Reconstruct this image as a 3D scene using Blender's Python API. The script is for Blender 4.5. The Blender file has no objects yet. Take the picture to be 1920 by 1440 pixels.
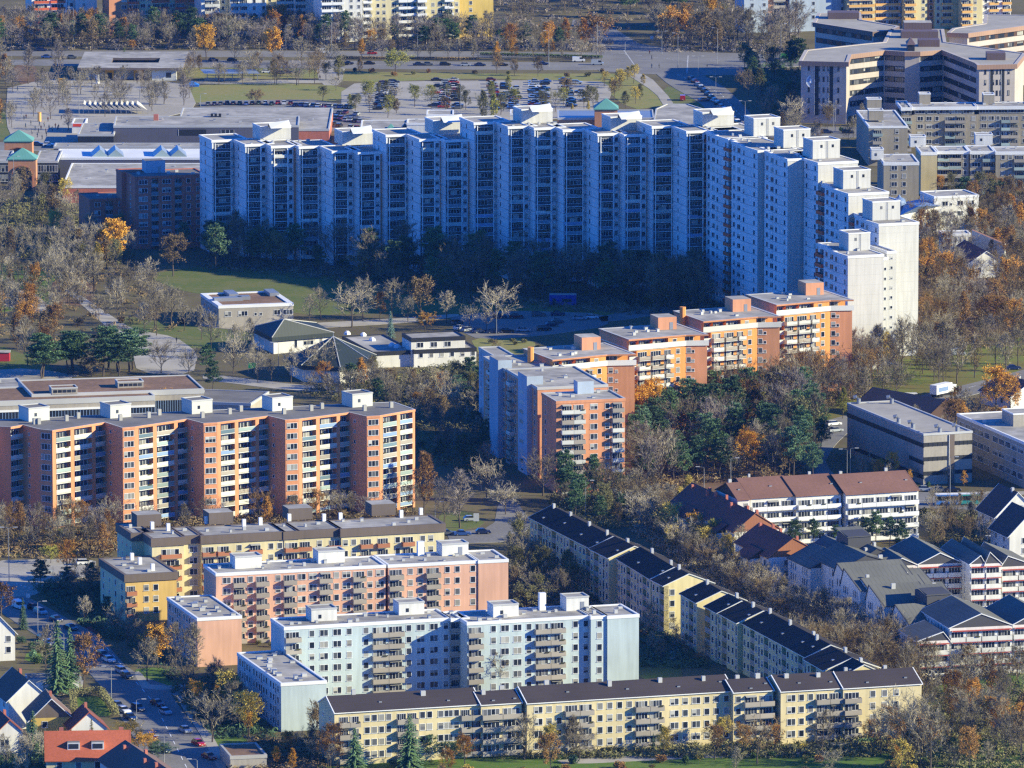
import bpy, math, random
from math import radians as R, sin, cos, tan, atan2, hypot, pi, sqrt
from mathutils import Vector, Matrix
RND = random.Random(7)
SC = bpy.context.scene
COL = SC.collection
# ---------------------------------------------------------------- camera
F = 15000.0; CW = 1920.0; HC = 373.0; PITCH = R(9.08); YC = -2400.0
cam_d = bpy.data.cameras.new('camera'); cam = bpy.data.objects.new('camera', cam_d); COL.objects.link(cam)
cam.location = (0, YC, HC); cam.rotation_euler = (pi/2 - PITCH, 0, 0)
cam_d.sensor_width = 36.0; cam_d.lens = 36.0*F/CW; cam_d.clip_start = 5; cam_d.clip_end = 30000
SC.camera = cam
CP, SP = cos(PITCH), sin(PITCH)
def W(px, py, z=0.0):
    "photo pixel (1920 wide) -> point on the horizontal plane at height z"
    x = (px-960)/F; v = (720-py)/F
    dx, dy, dz = x, CP+v*SP, -SP+v*CP
    t = (z-HC)/dz
    return (dx*t, YC+dy*t)
# ---------------------------------------------------------------- world and sun
EL, AZ = 21.5, 167.0            # sun height; direction the light travels (degrees from +x)
w = bpy.data.worlds.new("World"); SC.world = w; w.use_nodes = True
nt = w.node_tree; bg = nt.nodes['Background']
sky = nt.nodes.new('ShaderNodeTexSky'); sky.sky_type = 'NISHITA'; sky.sun_disc = False
sd = Vector((-cos(R(AZ))*cos(R(EL)), -sin(R(AZ))*cos(R(EL)), sin(R(EL))))
sky.sun_elevation = R(EL); sky.sun_rotation = atan2(sd.x, sd.y)
sky.air_density = 1.0; sky.dust_density = 0.0; sky.ozone_density = 10.0; sky.altitude = 1500
tint = nt.nodes.new('ShaderNodeVectorMath'); tint.operation = 'MULTIPLY'; tint.inputs[1].default_value = (0.40, 0.96, 1.58)
nt.links.new(sky.outputs[0], tint.inputs[0]); nt.links.new(tint.outputs[0], bg.inputs[0]); bg.inputs[1].default_value = 0.108
sl = bpy.data.lights.new('sun', 'SUN'); sl.energy = 5.0; sl.angle = R(0.5); sl.color = (1.0, 0.92, 0.57)
so = bpy.data.objects.new('sun', sl); COL.objects.link(so); so.location = (300, -200, 300)
so.rotation_euler = sd.to_track_quat('Z', 'Y').to_euler()
vs = SC.view_settings; vs.view_transform = 'Standard'; vs.look = 'None'; vs.exposure = 0.95; vs.gamma = 1.0
SC.render.engine = 'CYCLES'
cy = SC.cycles; cy.max_bounces = 5; cy.diffuse_bounces = 3; cy.glossy_bounces = 2; cy.transmission_bounces = 2
cy.volume_bounces = 0; cy.transparent_max_bounces = 4; cy.caustics_reflective = False; cy.caustics_refractive = False
cy.sample_clamp_indirect = 4.0; cy.use_denoising = False; cy.use_adaptive_sampling = False; cy.pixel_filter_type = 'BLACKMAN_HARRIS'; cy.filter_width = 1.35
# ---------------------------------------------------------------- materials
def lin(h):
    r = []
    for i in (0, 2, 4):
        c = int(h[i:i+2], 16)/255.0
        r.append(c/12.92 if c <= 0.04045 else ((c+0.055)/1.055)**2.4)
    return (r[0], r[1], r[2], 1.0)
MATS = {}
def _nodes(name):
    m = bpy.data.materials.new(name); m.use_nodes = True
    t = m.node_tree; b = t.nodes['Principled BSDF']
    return m, t, b
def _noise(t, scale, coord, detail=3, vec=None):
    n = t.nodes.new('ShaderNodeTexNoise'); n.inputs['Scale'].default_value = scale; n.inputs['Detail'].default_value = detail
    if vec:
        mp = t.nodes.new('ShaderNodeMapping'); mp.inputs['Scale'].default_value = vec
        t.links.new(coord, mp.inputs[0]); coord = mp.outputs[0]
    t.links.new(coord, n.inputs['Vector']); return n.outputs[0]
def _range(t, s, a, b, f0=0.3, f1=0.7):
    n = t.nodes.new('ShaderNodeMapRange'); t.links.new(s, n.inputs[0])
    n.inputs[1].default_value = f0; n.inputs[2].default_value = f1; n.inputs[3].default_value = a; n.inputs[4].default_value = b
    return n.outputs[0]
def _math(t, op, a, b):
    n = t.nodes.new('ShaderNodeMath'); n.operation = op
    for i, v in enumerate((a, b)):
        if isinstance(v, (int, float)): n.inputs[i].default_value = v
        else: t.links.new(v, n.inputs[i])
    return n.outputs[0]
def _scale(t, col, f):
    n = t.nodes.new('ShaderNodeVectorMath'); n.operation = 'SCALE'
    if isinstance(col, tuple): n.inputs[0].default_value = col[:3]
    else: t.links.new(col, n.inputs[0])
    t.links.new(f, n.inputs['Scale']); return n.outputs[0]
def mat(name, hx, rough=0.85, big=(0.85, 1.07), streak=0.0, joints=None, fine=None, spec=0.3, metal=0.0, objcol=False, rand=0.0, stripes=None, panels=None):
    if name in MATS: return MATS[name]
    m, t, b = _nodes(name)
    g = t.nodes.new('ShaderNodeNewGeometry'); pos = g.outputs['Position']
    c = lin(hx)
    if objcol:
        oi = t.nodes.new('ShaderNodeObjectInfo'); col = oi.outputs['Color']
    else: col = c
    f = _range(t, _noise(t, 0.09, pos), big[0], big[1])
    if fine: f = _math(t, 'MULTIPLY', f, _range(t, _noise(t, fine[0], pos, 4), fine[1], fine[2]))
    if streak: f = _math(t, 'MULTIPLY', f, _range(t, _noise(t, 1.0, pos, 3, (1.1, 1.1, 0.09)), 1-streak, 1.0+streak*0.3))
    if joints:   # dark horizontal joints every storey
        s = t.nodes.new('ShaderNodeSeparateXYZ'); t.links.new(pos, s.inputs[0])
        z = _math(t, 'ADD', s.outputs[2], joints[1])
        fr = _math(t, 'FRACT', _math(t, 'DIVIDE', z, joints[0]), 0)
        f = _math(t, 'MULTIPLY', f, _math(t, 'SUBTRACT', 1.0, _math(t, 'MULTIPLY', _math(t, 'LESS_THAN', fr, joints[2]/joints[0]), joints[3])))
    if stripes:  # seams of a standing-seam roof or wall panels; (pitch, angle, width, depth)
        s = t.nodes.new('ShaderNodeVectorMath'); s.operation = 'DOT_PRODUCT'; t.links.new(pos, s.inputs[0])
        s.inputs[1].default_value = (cos(R(stripes[1])), sin(R(stripes[1])), 0)
        fr = _math(t, 'FRACT', _math(t, 'DIVIDE', s.outputs['Value'], stripes[0]), 0)
        f = _math(t, 'MULTIPLY', f, _math(t, 'SUBTRACT', 1.0, _math(t, 'MULTIPLY', _math(t, 'LESS_THAN', fr, stripes[2]), stripes[3])))
    if rand:
        oi2 = t.nodes.new('ShaderNodeObjectInfo')
        f = _math(t, 'MULTIPLY', f, _range(t, oi2.outputs['Random'], 1-rand, 1+rand, 0, 1))
        f = _math(t, 'MULTIPLY', f, _range(t, g.outputs['Random Per Island'], 1-rand, 1+rand, 0, 1))
    t.links.new(_scale(t, col, f), b.inputs['Base Color'])
    b.inputs['Roughness'].default_value = rough; b.inputs['Specular IOR Level'].default_value = spec; b.inputs['Metallic'].default_value = metal
    MATS[name] = m; return m
def glassmat():
    m, t, b = _nodes('window_glass')
    g = t.nodes.new('ShaderNodeNewGeometry'); oi = t.nodes.new('ShaderNodeObjectInfo')
    r = _math(t, 'FRACT', _math(t, 'ADD', g.outputs['Random Per Island'], oi.outputs['Random']), 0)
    cr = t.nodes.new('ShaderNodeValToRGB'); t.links.new(r, cr.inputs[0]); e = cr.color_ramp
    e.elements[0].position = 0; e.elements[0].color = (0.012, 0.016, 0.026, 1)
    e.elements[1].position = 1; e.elements[1].color = (0.16, 0.16, 0.17, 1)
    x = e.elements.new(0.6); x.color = (0.03, 0.037, 0.055, 1)
    x = e.elements.new(0.82); x.color = (0.075, 0.085, 0.1, 1)
    t.links.new(cr.outputs[0], b.inputs['Base Color']); b.inputs['Roughness'].default_value = 0.12
    MATS['glass'] = m
glassmat()
mat('white', 'dcdcda', 0.6, (0.92, 1.05)); mat('frame', 'd5d6d6', 0.6)
mat('dark', '26282d', 0.6); mat('metal', '9a9da2', 0.45, metal=0.5)
mat('gravel', 'aaa59c', 0.95, (0.62, 1.1), fine=(0.35, 0.72, 1.12), stripes=(4.0, 107, .03, .16)); mat('rim', 'b4b4b2', 0.6)
mat('gravel_dark', '74716e', 0.95, (0.8, 1.1), fine=(0.4, 0.85, 1.1))
mat('slab', 'a7a49c', 0.8, (0.9, 1.05)); mat('panel_grey', '9c9488', 0.8, rand=0.1)
# ---------------------------------------------------------------- mesh building
LIB = {}
class MB:
    def __init__(s): s.v = []; s.f = []; s.m = []; s.mats = []
    def mi(s, n):
        if n not in s.mats: s.mats.append(n)
        return s.mats.index(n)
    def face(s, pts, m):
        k = len(s.v); s.v += [tuple(p) for p in pts]; s.f.append(tuple(range(k, k+len(pts)))); s.m.append(s.mi(m))
    def box(s, x0, y0, z0, x1, y1, z1, m, top=None, M=None):
        p = [(x0, y0, z0), (x1, y0, z0), (x1, y1, z0), (x0, y1, z0), (x0, y0, z1), (x1, y0, z1), (x1, y1, z1), (x0, y1, z1)]
        if M: p = [tuple(M @ Vector(q)) for q in p]
        k = len(s.v); s.v += p; a = s.mi(m); t = s.mi(top) if top else a
        for f in ((0, 1, 5, 4), (1, 2, 6, 5), (2, 3, 7, 6), (3, 0, 4, 7), (0, 3, 2, 1)): s.f.append(tuple(k+i for i in f)); s.m.append(a)
        s.f.append((k+4, k+5, k+6, k+7)); s.m.append(t)
    def prism(s, poly, z0, z1, m, top=None, bottom=False):
        n = len(poly)
        for i in range(n):
            a, b = poly[i], poly[(i+1) % n]
            s.face([(a[0], a[1], z0), (b[0], b[1], z0), (b[0], b[1], z1), (a[0], a[1], z1)], m)
        if top is not False: s.face([(p[0], p[1], z1) for p in poly], top or m)
        if bottom: s.face([(p[0], p[1], z0) for p in reversed(poly)], m)
    def tube(s, pts, radii, m, n=5, cap=False):
        "tapered tube through pts"
        rings = []; k0 = len(s.v); a = s.mi(m)
        for i, p in enumerate(pts):
            p = Vector(p); d = (Vector(pts[min(i+1, len(pts)-1)])-Vector(pts[max(i-1, 0)])).normalized()
            u = d.orthogonal().normalized(); v = d.cross(u)
            for j in range(n):
                th = 2*pi*j/n; q = p+(u*cos(th)+v*sin(th))*radii[i]; s.v.append(tuple(q))
        for i in range(len(pts)-1):
            for j in range(n):
                s.f.append((k0+i*n+j, k0+i*n+(j+1) % n, k0+(i+1)*n+(j+1) % n, k0+(i+1)*n+j)); s.m.append(a)
        if cap: s.f.append(tuple(k0+(len(pts)-1)*n+j for j in range(n))); s.m.append(a)
    def add(s, key, loc, rz, sx=1.0):
        v, f, m, mats = LIB[key]; k = len(s.v); c, q = cos(rz), sin(rz)
        s.v += [(loc[0]+x*sx*c-y*q, loc[1]+x*sx*q+y*c, loc[2]+z) for x, y, z in v]
        mp = [s.mi(n) for n in mats]
        s.f += [tuple(i+k for i in g) for g in f]; s.m += [mp[i] for i in m]
    def mesh(s, name, smooth=False):
        me = bpy.data.meshes.new(name); me.from_pydata(s.v, [], s.f)
        for n in s.mats: me.materials.append(MATS[n])
        me.polygons.foreach_set('material_index', s.m)
        if smooth: me.polygons.foreach_set('use_smooth', [True]*len(s.f))
        me.update(); return me
    def lib(s, key, name, smooth=False):
        LIB[key] = (s.v, s.f, s.m, s.mats); MESH[key] = s.mesh(name, smooth); return MESH[key]
MESH = {}
def tag(o, label=None, cat=None, group=None, kind=None):
    if label: o['label'] = label
    if cat: o['category'] = cat
    if group: o['group'] = group
    if kind: o['kind'] = kind
    return o
def obj(name, me, parent=None, loc=(0, 0, 0), rz=0.0, scale=None):
    o = bpy.data.objects.new(name, me); COL.objects.link(o)
    if parent: o.parent = parent
    o.location = loc; o.rotation_euler = (0, 0, rz)
    if scale: o.scale = scale
    return o
class Thing:
    def __init__(s, name, label, cat, loc=(0, 0), group=None, z=0.0, rz=0.0):
        s.o = bpy.data.objects.new(name, None); COL.objects.link(s.o); s.o.empty_display_size = 1
        s.o.location = (loc[0], loc[1], z); s.b = Vector((loc[0], loc[1], z)); s.o.rotation_euler = (0, 0, rz)
        tag(s.o, label, cat, group); s.pend = []
    def part(s, name, mb, label=None, smooth=False, parent=None):
        "mb in world coordinates"
        b = s.b; m2 = MB(); m2.v = [(x-b.x, y-b.y, z-b.z) for x, y, z in mb.v]; m2.f = mb.f; m2.m = mb.m; m2.mats = mb.mats
        o = obj(name, m2.mesh(name, smooth), parent or s.o)
        if label: o['label'] = label
        return o
    def inst(s, name, key, loc, rz=0.0, sx=1.0, label=None):
        s.pend.append((name, key, tuple(loc), rz, sx))
    def done(s, cap=100):
        by = {}
        for p in s.pend: by.setdefault(p[0], []).append(p)
        for n, l in by.items():
            l.sort(key=lambda p: (-p[2][2], p[2][1]))
            for _, key, loc, rz, sx in l[:cap]:
                obj(n, MESH[key], s.o, Vector(loc)-s.b, rz, (sx, 1, 1) if sx != 1 else None)
            if len(l) > cap:
                m = MB()
                for _, key, loc, rz, sx in l[cap:]: m.add(key, loc, rz, sx)
                tag(s.part(n, m), kind='stuff')
        s.pend = []; return s
# windows and balconies: X along the wall, -Y outwards, Z up, origin on the wall plane
def window_mesh(kind, frame='frame', var=0):
    key = ('w', kind, frame, var)
    if key in LIB: return key
    w, h, n = {'a': (1.15, 1.4, 1), 'd': (1.9, 1.4, 2), 't': (2.8, 1.4, 3), 's': (0.7, 0.75, 1), 'q': (3.6, 1.5, 4), 'v': (0.9, 2.3, 1), 'o': (3.3, 1.9, 3), 'p': (1.3, 2.2, 1), 'n': (0.55, 1.7, 1)}[kind]
    m = MB(); x = w/2
    m.box(-x-.09, -.07, -.09, -x, 0, h+.09, frame); m.box(x, -.07, -.09, x+.09, 0, h+.09, frame)
    m.box(-x, -.07, h, x, 0, h+.09, frame); m.box(-x-.16, -.17, -.12, x+.16, 0, -.02, frame)
    for i in range(1, n): xx = -x+w*i/n; m.box(xx-.045, -.055, -.02, xx+.045, 0, h, frame)
    pw = w/n
    for i in range(n):
        a, b = -x+pw*i+.05, -x+pw*(i+1)-.05
        hh = h
        if var == 1 and i == 0: m.box(a, -.045, h*.35, b, -.02, h, 'blind')
        elif var == 2: m.box(a, -.045, h*.55, b, -.02, h, 'blind')
        elif var == 3: m.box(a, -.045, 0.0, b, -.02, h, 'blind')
        m.box(a, -.035, 0, b, -.015, h, 'glass')
    m.lib(key, 'window'); return key
mat('blind', '96958f', 0.8, rand=0.3)
def balcony_mesh(kind, panel, slab='slab', depth=1.4, style='solid', var=0, fh=2.8):
    key = (kind, panel, slab, depth, style, var, fh)
    if key in LIB: return key
    m = MB(); x = 1.95
    if kind == 'B':
        m.box(-x, -depth, -.18, x, 0, 0, slab)
        ph = 1.0
        if style == 'rail':
            m.box(-x, -depth-.02, .95, x, -depth+.04, 1.02, slab)
            m.box(-x, -depth+.0, .12, x, -depth+.03, .93, panel)
        else:
            m.box(-x, -depth-.06, -.05, x, -depth, ph, panel)
        m.box(-x-.02, -depth, -.05, -x+.05, 0, ph, panel); m.box(x-.05, -depth, -.05, x+.02, 0, ph, panel)
        y = 0
    else:
        m.box(-2.0, -.06, -.22, 2.0, depth, 0, slab)
        m.box(-1.97, -.03, .08, 1.97, .03, 1.0, panel)
        m.box(-2.0, -.05, .98, 2.0, .05, 1.06, slab)
        y = depth
    # door wall: frame bars and panes
    dw = 1.6; hh = 2.15
    m.box(-dw-.06, y-.08, .0, -dw, y, hh, 'frame'); m.box(dw, y-.08, .0, dw+.06, y, hh, 'frame'); m.box(-dw, y-.08, hh-.02, dw, y, hh+.07, 'frame')
    for i in range(4):
        a = -dw+i*dw/2
        if i: m.box(a-.04, y-.07, 0, a+.04, y, hh-.02, 'frame')
        z0 = .85 if (i > 1 and var != 2) else .05
        if z0 > .5: m.box(a+.05, y-.05, 0, a+dw/2-.05, y-.01, z0-.05, 'frame')
        if (var == 1 and i == 0) or (var == 3 and i in (1, 2)): m.box(a+.05, y-.045, z0, a+dw/2-.05, y-.03, hh-.03, 'blind')
        else: m.box(a+.05, y-.045, z0, a+dw/2-.05, y-.02, hh-.03, 'glass')
    if var == 2:   # awning or plants
        if kind == 'B': m.face([(-x*.8, 0, 2.45), (-x*.8, -depth*.8, 2.1), (x*.7, -depth*.8, 2.1), (x*.7, 0, 2.45)], 'blind')
        else: m.box(-1.5, .1, 0, -.9, .6, 1.3, 'planting')
    if var == 1: m.box(.4, -.25+(-depth if kind == 'B' else .1), .85, 1.5, -.05+(-depth if kind == 'B' else .1), 1.15, 'planting')
    m.lib(key, 'balcony'); return key
mat('planting', '4a4a2c', 0.9, rand=0.3)
BAYW = {'.': 1.5, 'a': 2.7, 'd': 3.3, 't': 3.9, 's': 1.8, 'B': 4.0, 'L': 4.2, 'q': 4.4, 'v': 2.2, 'o': 4.2, 'p': 2.0, 'n': 1.3, '|': 0.6}
def inset(poly, d):
    "move every edge of a counter-clockwise polygon inwards by d"
    n = len(poly); out = []
    for i in range(n):
        p0, p1, p2 = poly[i-1], poly[i], poly[(i+1) % n]
        e1 = (p1[0]-p0[0], p1[1]-p0[1]); e2 = (p2[0]-p1[0], p2[1]-p1[1])
        l1 = hypot(*e1) or 1; l2 = hypot(*e2) or 1
        n1 = (-e1[1]/l1, e1[0]/l1); n2 = (-e2[1]/l2, e2[0]/l2)
        k = 1+n1[0]*n2[0]+n1[1]*n2[1]
        k = max(k, .35)
        out.append((p1[0]+(n1[0]+n2[0])*d/k, p1[1]+(n1[1]+n2[1])*d/k))
    return out
def uv(phi): p = R(phi); return (cos(p), sin(p)), (-sin(p), cos(p))
def rect(A, Bx, h, D, phi, wid=None):
    "A: photo pixel of the front-left roof corner; Bx: pixel column of the front-right one"
    u, v = uv(phi); a = W(A[0], A[1], h)
    c0 = (a[1]-YC)*CP+(HC-h)*SP
    t = ((Bx-960)*c0-F*a[0])/(F*u[0]-(Bx-960)*u[1]*CP) if wid is None else wid
    b = (a[0]+t*u[0], a[1]+t*u[1])
    return [(a[0]+v[0]*D, a[1]+v[1]*D), a, b, (b[0]+v[0]*D, b[1]+v[1]*D)]
FOOT = []   # footprints, so that no tree stands inside a building
def walls(th, poly, h, wall, specs, nf, fh=2.8, z0=-0.5, first=None, st=None, name='wall', recess=1.5, edgemat=None, sill=0.9):
    st = st or {}; m = MB(); n = len(poly); FOOT.append(poly)
    zf = (h-0.45-nf*fh) if first is None else first
    edgemat = edgemat or {}
    for i in range(n):
        a, b = poly[i], poly[(i+1) % n]; L = hypot(b[0]-a[0], b[1]-a[1])
        if L < .01: continue
        d = ((b[0]-a[0])/L, (b[1]-a[1])/L); nrm = (d[1], -d[0]); rz = atan2(d[1], d[0])
        sp = specs.get(i)
        wm = edgemat.get(i, wall)
        def P(s, o): return (a[0]+d[0]*s+nrm[0]*o, a[1]+d[1]*s+nrm[1]*o)
        def q(s0, o0, s1, o1, mm):
            p, r = P(s0, o0), P(s1, o1)
            m.face([(p[0], p[1], z0), (r[0], r[1], z0), (r[0], r[1], h), (p[0], p[1], h)], mm)
        if not sp: q(0, 0, L, 0, wm); continue
        toks = []
        for tk in sp.split():
            k, _, ww = tk.partition(':'); mm = None
            if '@' in ww: ww, mm = ww.split('@')
            k0 = k[0]; toks.append((k, float(ww) if ww else BAYW[k0], mm))
        tot = sum(t[1] for t in toks); sc = L/tot; s = 0; run = 0
        for k, ww, mm in toks:
            ww *= sc; cpt = s+ww/2
            top = nf-1
            if k[0] == 'L':
                r = recess
                q(s, 0, s, -r, wm); q(s, -r, s+ww, -r, mm or st.get('back', wm)); q(s+ww, -r, s+ww, 0, wm)
            else: q(s, 0, s+ww, 0, mm or wm)
            if k[0] not in '.|':
                lo = 0; hi = nf
                if len(k) > 1 and k[1:].startswith('<'): hi = nf-int(k[2:])
                if len(k) > 1 and k[1:].startswith('>'): lo = int(k[2:])
                for fl in range(lo, hi):
                    z = zf+fl*fh
                    if z < -0.1: continue
                    p = P(cpt, 0)
                    if k[0] in 'BL':
                        pan = st.get('panel', 'panel_grey')
                        if isinstance(pan, (list, tuple)): pan = RND.choice(pan)
                        key = balcony_mesh(k[0], pan, st.get('slab', 'slab'), st.get('bd', 1.3) if k[0] == 'B' else recess, st.get('style', 'solid'), RND.choice((0, 0, 0, 1, 2, 3)))
                        th.inst('balcony', key, (p[0], p[1], z+.02), rz, ww/4.0)
                    else:
                        zz = z+(sill if k[0] not in 'vp' else .25)
                        key = window_mesh(k[0], st.get('frame', 'frame'), RND.choice((0, 0, 0, 0, 0, 0, 1, 1, 2, 3)))
                        th.inst('window', key, (p[0], p[1], zz), rz, 1.0)
            s += ww
    return th.part(name, m)
def flat_roof(th, poly, h, top='gravel', rim='rim', fascia=0.5, up=0.3, over=0.12, rimw=0.4, name='roof', faz=None):
    o1 = inset(poly, -over); i1 = inset(poly, rimw); m = MB(); n = len(poly)
    z0, z1, zi = h-fascia, h+up, h+0.02
    fa = faz or rim
    for i in range(n):
        j = (i+1) % n
        a, b, c, d = o1[i], o1[j], i1[j], i1[i]
        m.face([(a[0], a[1], z0), (b[0], b[1], z0), (b[0], b[1], z1), (a[0], a[1], z1)], fa)
        m.face([(a[0], a[1], z1), (b[0], b[1], z1), (c[0], c[1], z1), (d[0], d[1], z1)], rim)
        m.face([(d[0], d[1], zi), (d[0], d[1], z1), (c[0], c[1], z1), (c[0], c[1], zi)], rim)
    m.face([(p[0], p[1], zi) for p in i1], top)
    m.face([(p[0], p[1], z0) for p in reversed(o1)], fa)
    return th.part(name, m)
def mbrot(u, v, p, z=0):
    return Matrix(((u[0], v[0], 0, p[0]), (u[1], v[1], 0, p[1]), (0, 0, 1, z), (0, 0, 0, 1)))
def rbox(th, name, px, py, h, w, d, hh, m, phi=17, top=None, rim=None, door=False, win=0, ladder=False):
    "box standing on the roof plane z=h; px,py = its front-left bottom corner"
    u, v = uv(phi); p = W(px, py, h); M = mbrot(u, v, p, h+.02); b = MB()
    b.box(0, 0, 0, w, d, hh, m, top or m, M=M)
    if rim:
        for q in ((-.1, -.1, w+.1, .2), (-.1, d-.2, w+.1, d+.1), (-.1, .2, .2, d-.2), (w-.2, .2, w+.1, d-.2)):
            b.box(q[0], q[1], hh-.15, q[2], q[3], hh+.25, rim, M=M)
    o = th.part(name, b)
    def sub(nm, x0, z0, x1, z1, mm):
        c = MB(); c.box(x0, -.06, z0, x1, -.01, z1, mm, M=M); th.part(nm, c, parent=o)
    if door: sub('door', w*.62, 0, w*.62+1.0, 2.1, 'metal')
    for i in range(win): sub('window', w*(.28+.42*i), hh-2.2, w*(.28+.42*i)+.7, hh-1.3, 'glass')
    if ladder:
        c = MB()
        for x in (w*.5, w*.5+.45): c.box(x, -.12, 0, x+.06, -.07, hh, 'metal', M=M)
        th.part('ladder', c, parent=o)
    return o
def vents(th, poly, h, n, seed=0, kinds=('roof_vent',), size=(.5, 1.1), hh=(.4, .9), m='rim', margin=1.5):
    r = random.Random(seed); a, b, dd = poly[1], poly[2], poly[0]
    u = Vector((b[0]-a[0], b[1]-a[1])); v = Vector((dd[0]-a[0], dd[1]-a[1])); lu, lv = u.length, v.length; u /= lu; v /= lv
    for i in range(n):
        s = margin+(lu-2*margin)*(i+r.uniform(.2, .8))/n; t = r.uniform(margin, max(margin+.1, lv-margin)); w_, d_, z_ = r.uniform(*size), r.uniform(*size), r.uniform(*hh)
        if lv > lu*1.3: s = r.uniform(margin, max(margin+.1, lu-margin)); t = margin+(lv-2*margin)*(i+r.uniform(.2, .8))/n
        p = (a[0]+u.x*s+v.x*t, a[1]+u.y*s+v.y*t); M = mbrot(u, v, p, h+.01); c = MB()
        c.box(-w_/2, -d_/2, 0, w_/2, d_/2, z_, m, M=M)
        if r.random() < .5: c.box(-w_/2-.1, -d_/2-.1, z_, w_/2+.1, d_/2+.1, z_+.1, 'metal', M=M)
        th.part(kinds[i % len(kinds)], c)
def gable(th, poly, h, rise, axis='u', roof='roof_dark', wall='cream', over=0.4, thick=0.22, trim='white', shift=0.5, name='roof', wname='gable_wall'):
    "pitched roof over a rectangle [bl, fl, fr, br]; the ridge runs along u (left-right) or v (front-back)"
    bl, fl, fr, br = [Vector(p) for p in poly]
    if axis == 'v': bl, fl, fr, br = br, bl, fl, fr   # rotate so that the ridge runs along fl->fr
    u = (fr-fl).normalized(); v = (bl-fl).normalized(); L = (fr-fl).length; D = (bl-fl).length
    def P(s, t, z): q = fl+u*s+v*t; return (q.x, q.y, z)
    dm = D*shift; m = MB(); sl1 = rise/dm; sl2 = rise/(D-dm)
    e0 = h-over*sl1; e1 = h-over*sl2; T = thick; s0, s1 = -over*.6, L+over*.6
    f = [(-over, e0), (dm, h+rise), (D+over, e1)]
    for (t0, z0), (t1, z1) in ((f[0], f[1]), (f[1], f[2])):
        m.face([P(s0, t0, z0+T), P(s1, t0, z0+T), P(s1, t1, z1+T), P(s0, t1, z1+T)], roof)
        m.face([P(s0, t0, z0), P(s0, t1, z1), P(s1, t1, z1), P(s1, t0, z0)], trim)
        for s in (s0, s1):
            m.face([P(s, t0, z0), P(s, t0, z0+T), P(s, t1, z1+T), P(s, t1, z1)], trim)
            # thin bright verge on top
            e = .22 if s == s0 else -.22
            m.face([P(s, t0, z0+T+.03), P(s+e, t0, z0+T+.03), P(s+e, t1, z1+T+.03), P(s, t1, z1+T+.03)], trim)
    m.face([P(s0, f[0][0], e0), P(s1, f[0][0], e0), P(s1, f[0][0], e0+T), P(s0, f[0][0], e0+T)], trim)
    m.face([P(s0, f[2][0], e1), P(s1, f[2][0], e1), P(s1, f[2][0], e1+T), P(s0, f[2][0], e1+T)], trim)
    o = th.part(name, m)
    for tri in ((P(0, D, h), P(0, 0, h), P(0, dm, h+rise)), (P(L, 0, h), P(L, D, h), P(L, dm, h+rise))):
        g = MB(); g.face(tri, wall); th.part(wname, g)
    def ridge(s, t):
        z = h+(t*sl1 if t < dm else (D-t)*sl2)+T
        return P(s, t, z)
    return o, ridge, u, v, L, D
def chimneys(th, ridge, u, v, L, D, n, seed, m='rim', size=.8, tmin=.35, tmax=.65, parent=None, both=False):
    r = random.Random(seed)
    for i in range(n):
        s = L*(i+.5+r.uniform(-.25, .25))/n; t = D*r.uniform(tmin, tmax); p = ridge(s, t); c = MB()
        M = mbrot(u, v, p, p[2]-.4); w_ = size*r.uniform(.7, 1.2)
        c.box(-w_/2, -size*.35, 0, w_/2, size*.35, 1.3+r.random()*.4, m, M=M)
        th.part('chimney', c, parent=parent)
        if both:
            p = ridge(min(L-1, s+L/n*.3), D*r.uniform(.1, .3)); c = MB(); M = mbrot(u, v, p, p[2]-.15)
            c.box(-.35, -.3, 0, .35, .3, .35, 'metal', 'glass', M=M); th.part('roof_window', c, parent=parent)
# ---------------------------------------------------------------- plaster, brick and roof colours
mat('cream', 'cfc096', streak=.13); mat('cream2', 'd2c493', streak=.13); mat('pink', 'd3a58c', streak=.13); mat('lblue', 'b2c0c2', streak=.13)
mat('yellow', 'ccb060', streak=.13); mat('pale_yellow', 'd2c69c', streak=.13); mat('ochre', 'cbaa66', streak=.13)
mat('salmon', 'd09068', streak=.13); mat('salmon_shaded', 'd09470', streak=.13); mat('orange', 'dc9452', streak=.13); mat('brick_orange', 'ba8460', streak=.13)  # second salmon is the same paint, with the tone of shaded faces built in
mat('brick', 'b8705c', streak=.13, fine=(3, .9, 1.06)); mat('crescent_dark', '3a4450', .5); mat('glass_dark', '34424e', .2, rand=.3, spec=.6); mat('panel_white', 'dcdee0', 0.7, streak=.1, joints=(3.0, 1.38, .16, .6), stripes=(1.9, 20, .035, .12))
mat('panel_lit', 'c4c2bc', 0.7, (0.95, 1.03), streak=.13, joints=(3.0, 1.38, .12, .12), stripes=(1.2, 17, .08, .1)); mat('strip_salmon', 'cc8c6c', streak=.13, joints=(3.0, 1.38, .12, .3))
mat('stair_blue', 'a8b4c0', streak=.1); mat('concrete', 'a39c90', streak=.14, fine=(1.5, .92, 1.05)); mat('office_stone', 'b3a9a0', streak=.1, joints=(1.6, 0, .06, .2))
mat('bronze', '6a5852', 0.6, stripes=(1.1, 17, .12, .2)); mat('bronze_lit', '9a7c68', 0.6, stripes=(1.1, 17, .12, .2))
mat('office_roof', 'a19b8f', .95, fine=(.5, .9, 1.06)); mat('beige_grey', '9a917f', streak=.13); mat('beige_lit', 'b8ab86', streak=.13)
mat('roof_dark', '423a38', 0.75, (0.85, 1.1), stripes=(1.6, 107, .07, .15)); mat('roof_dark_v', '3a3634', 0.95, (0.85, 1.1), spec=.05, stripes=(1.6, 17, .07, .15))
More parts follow.
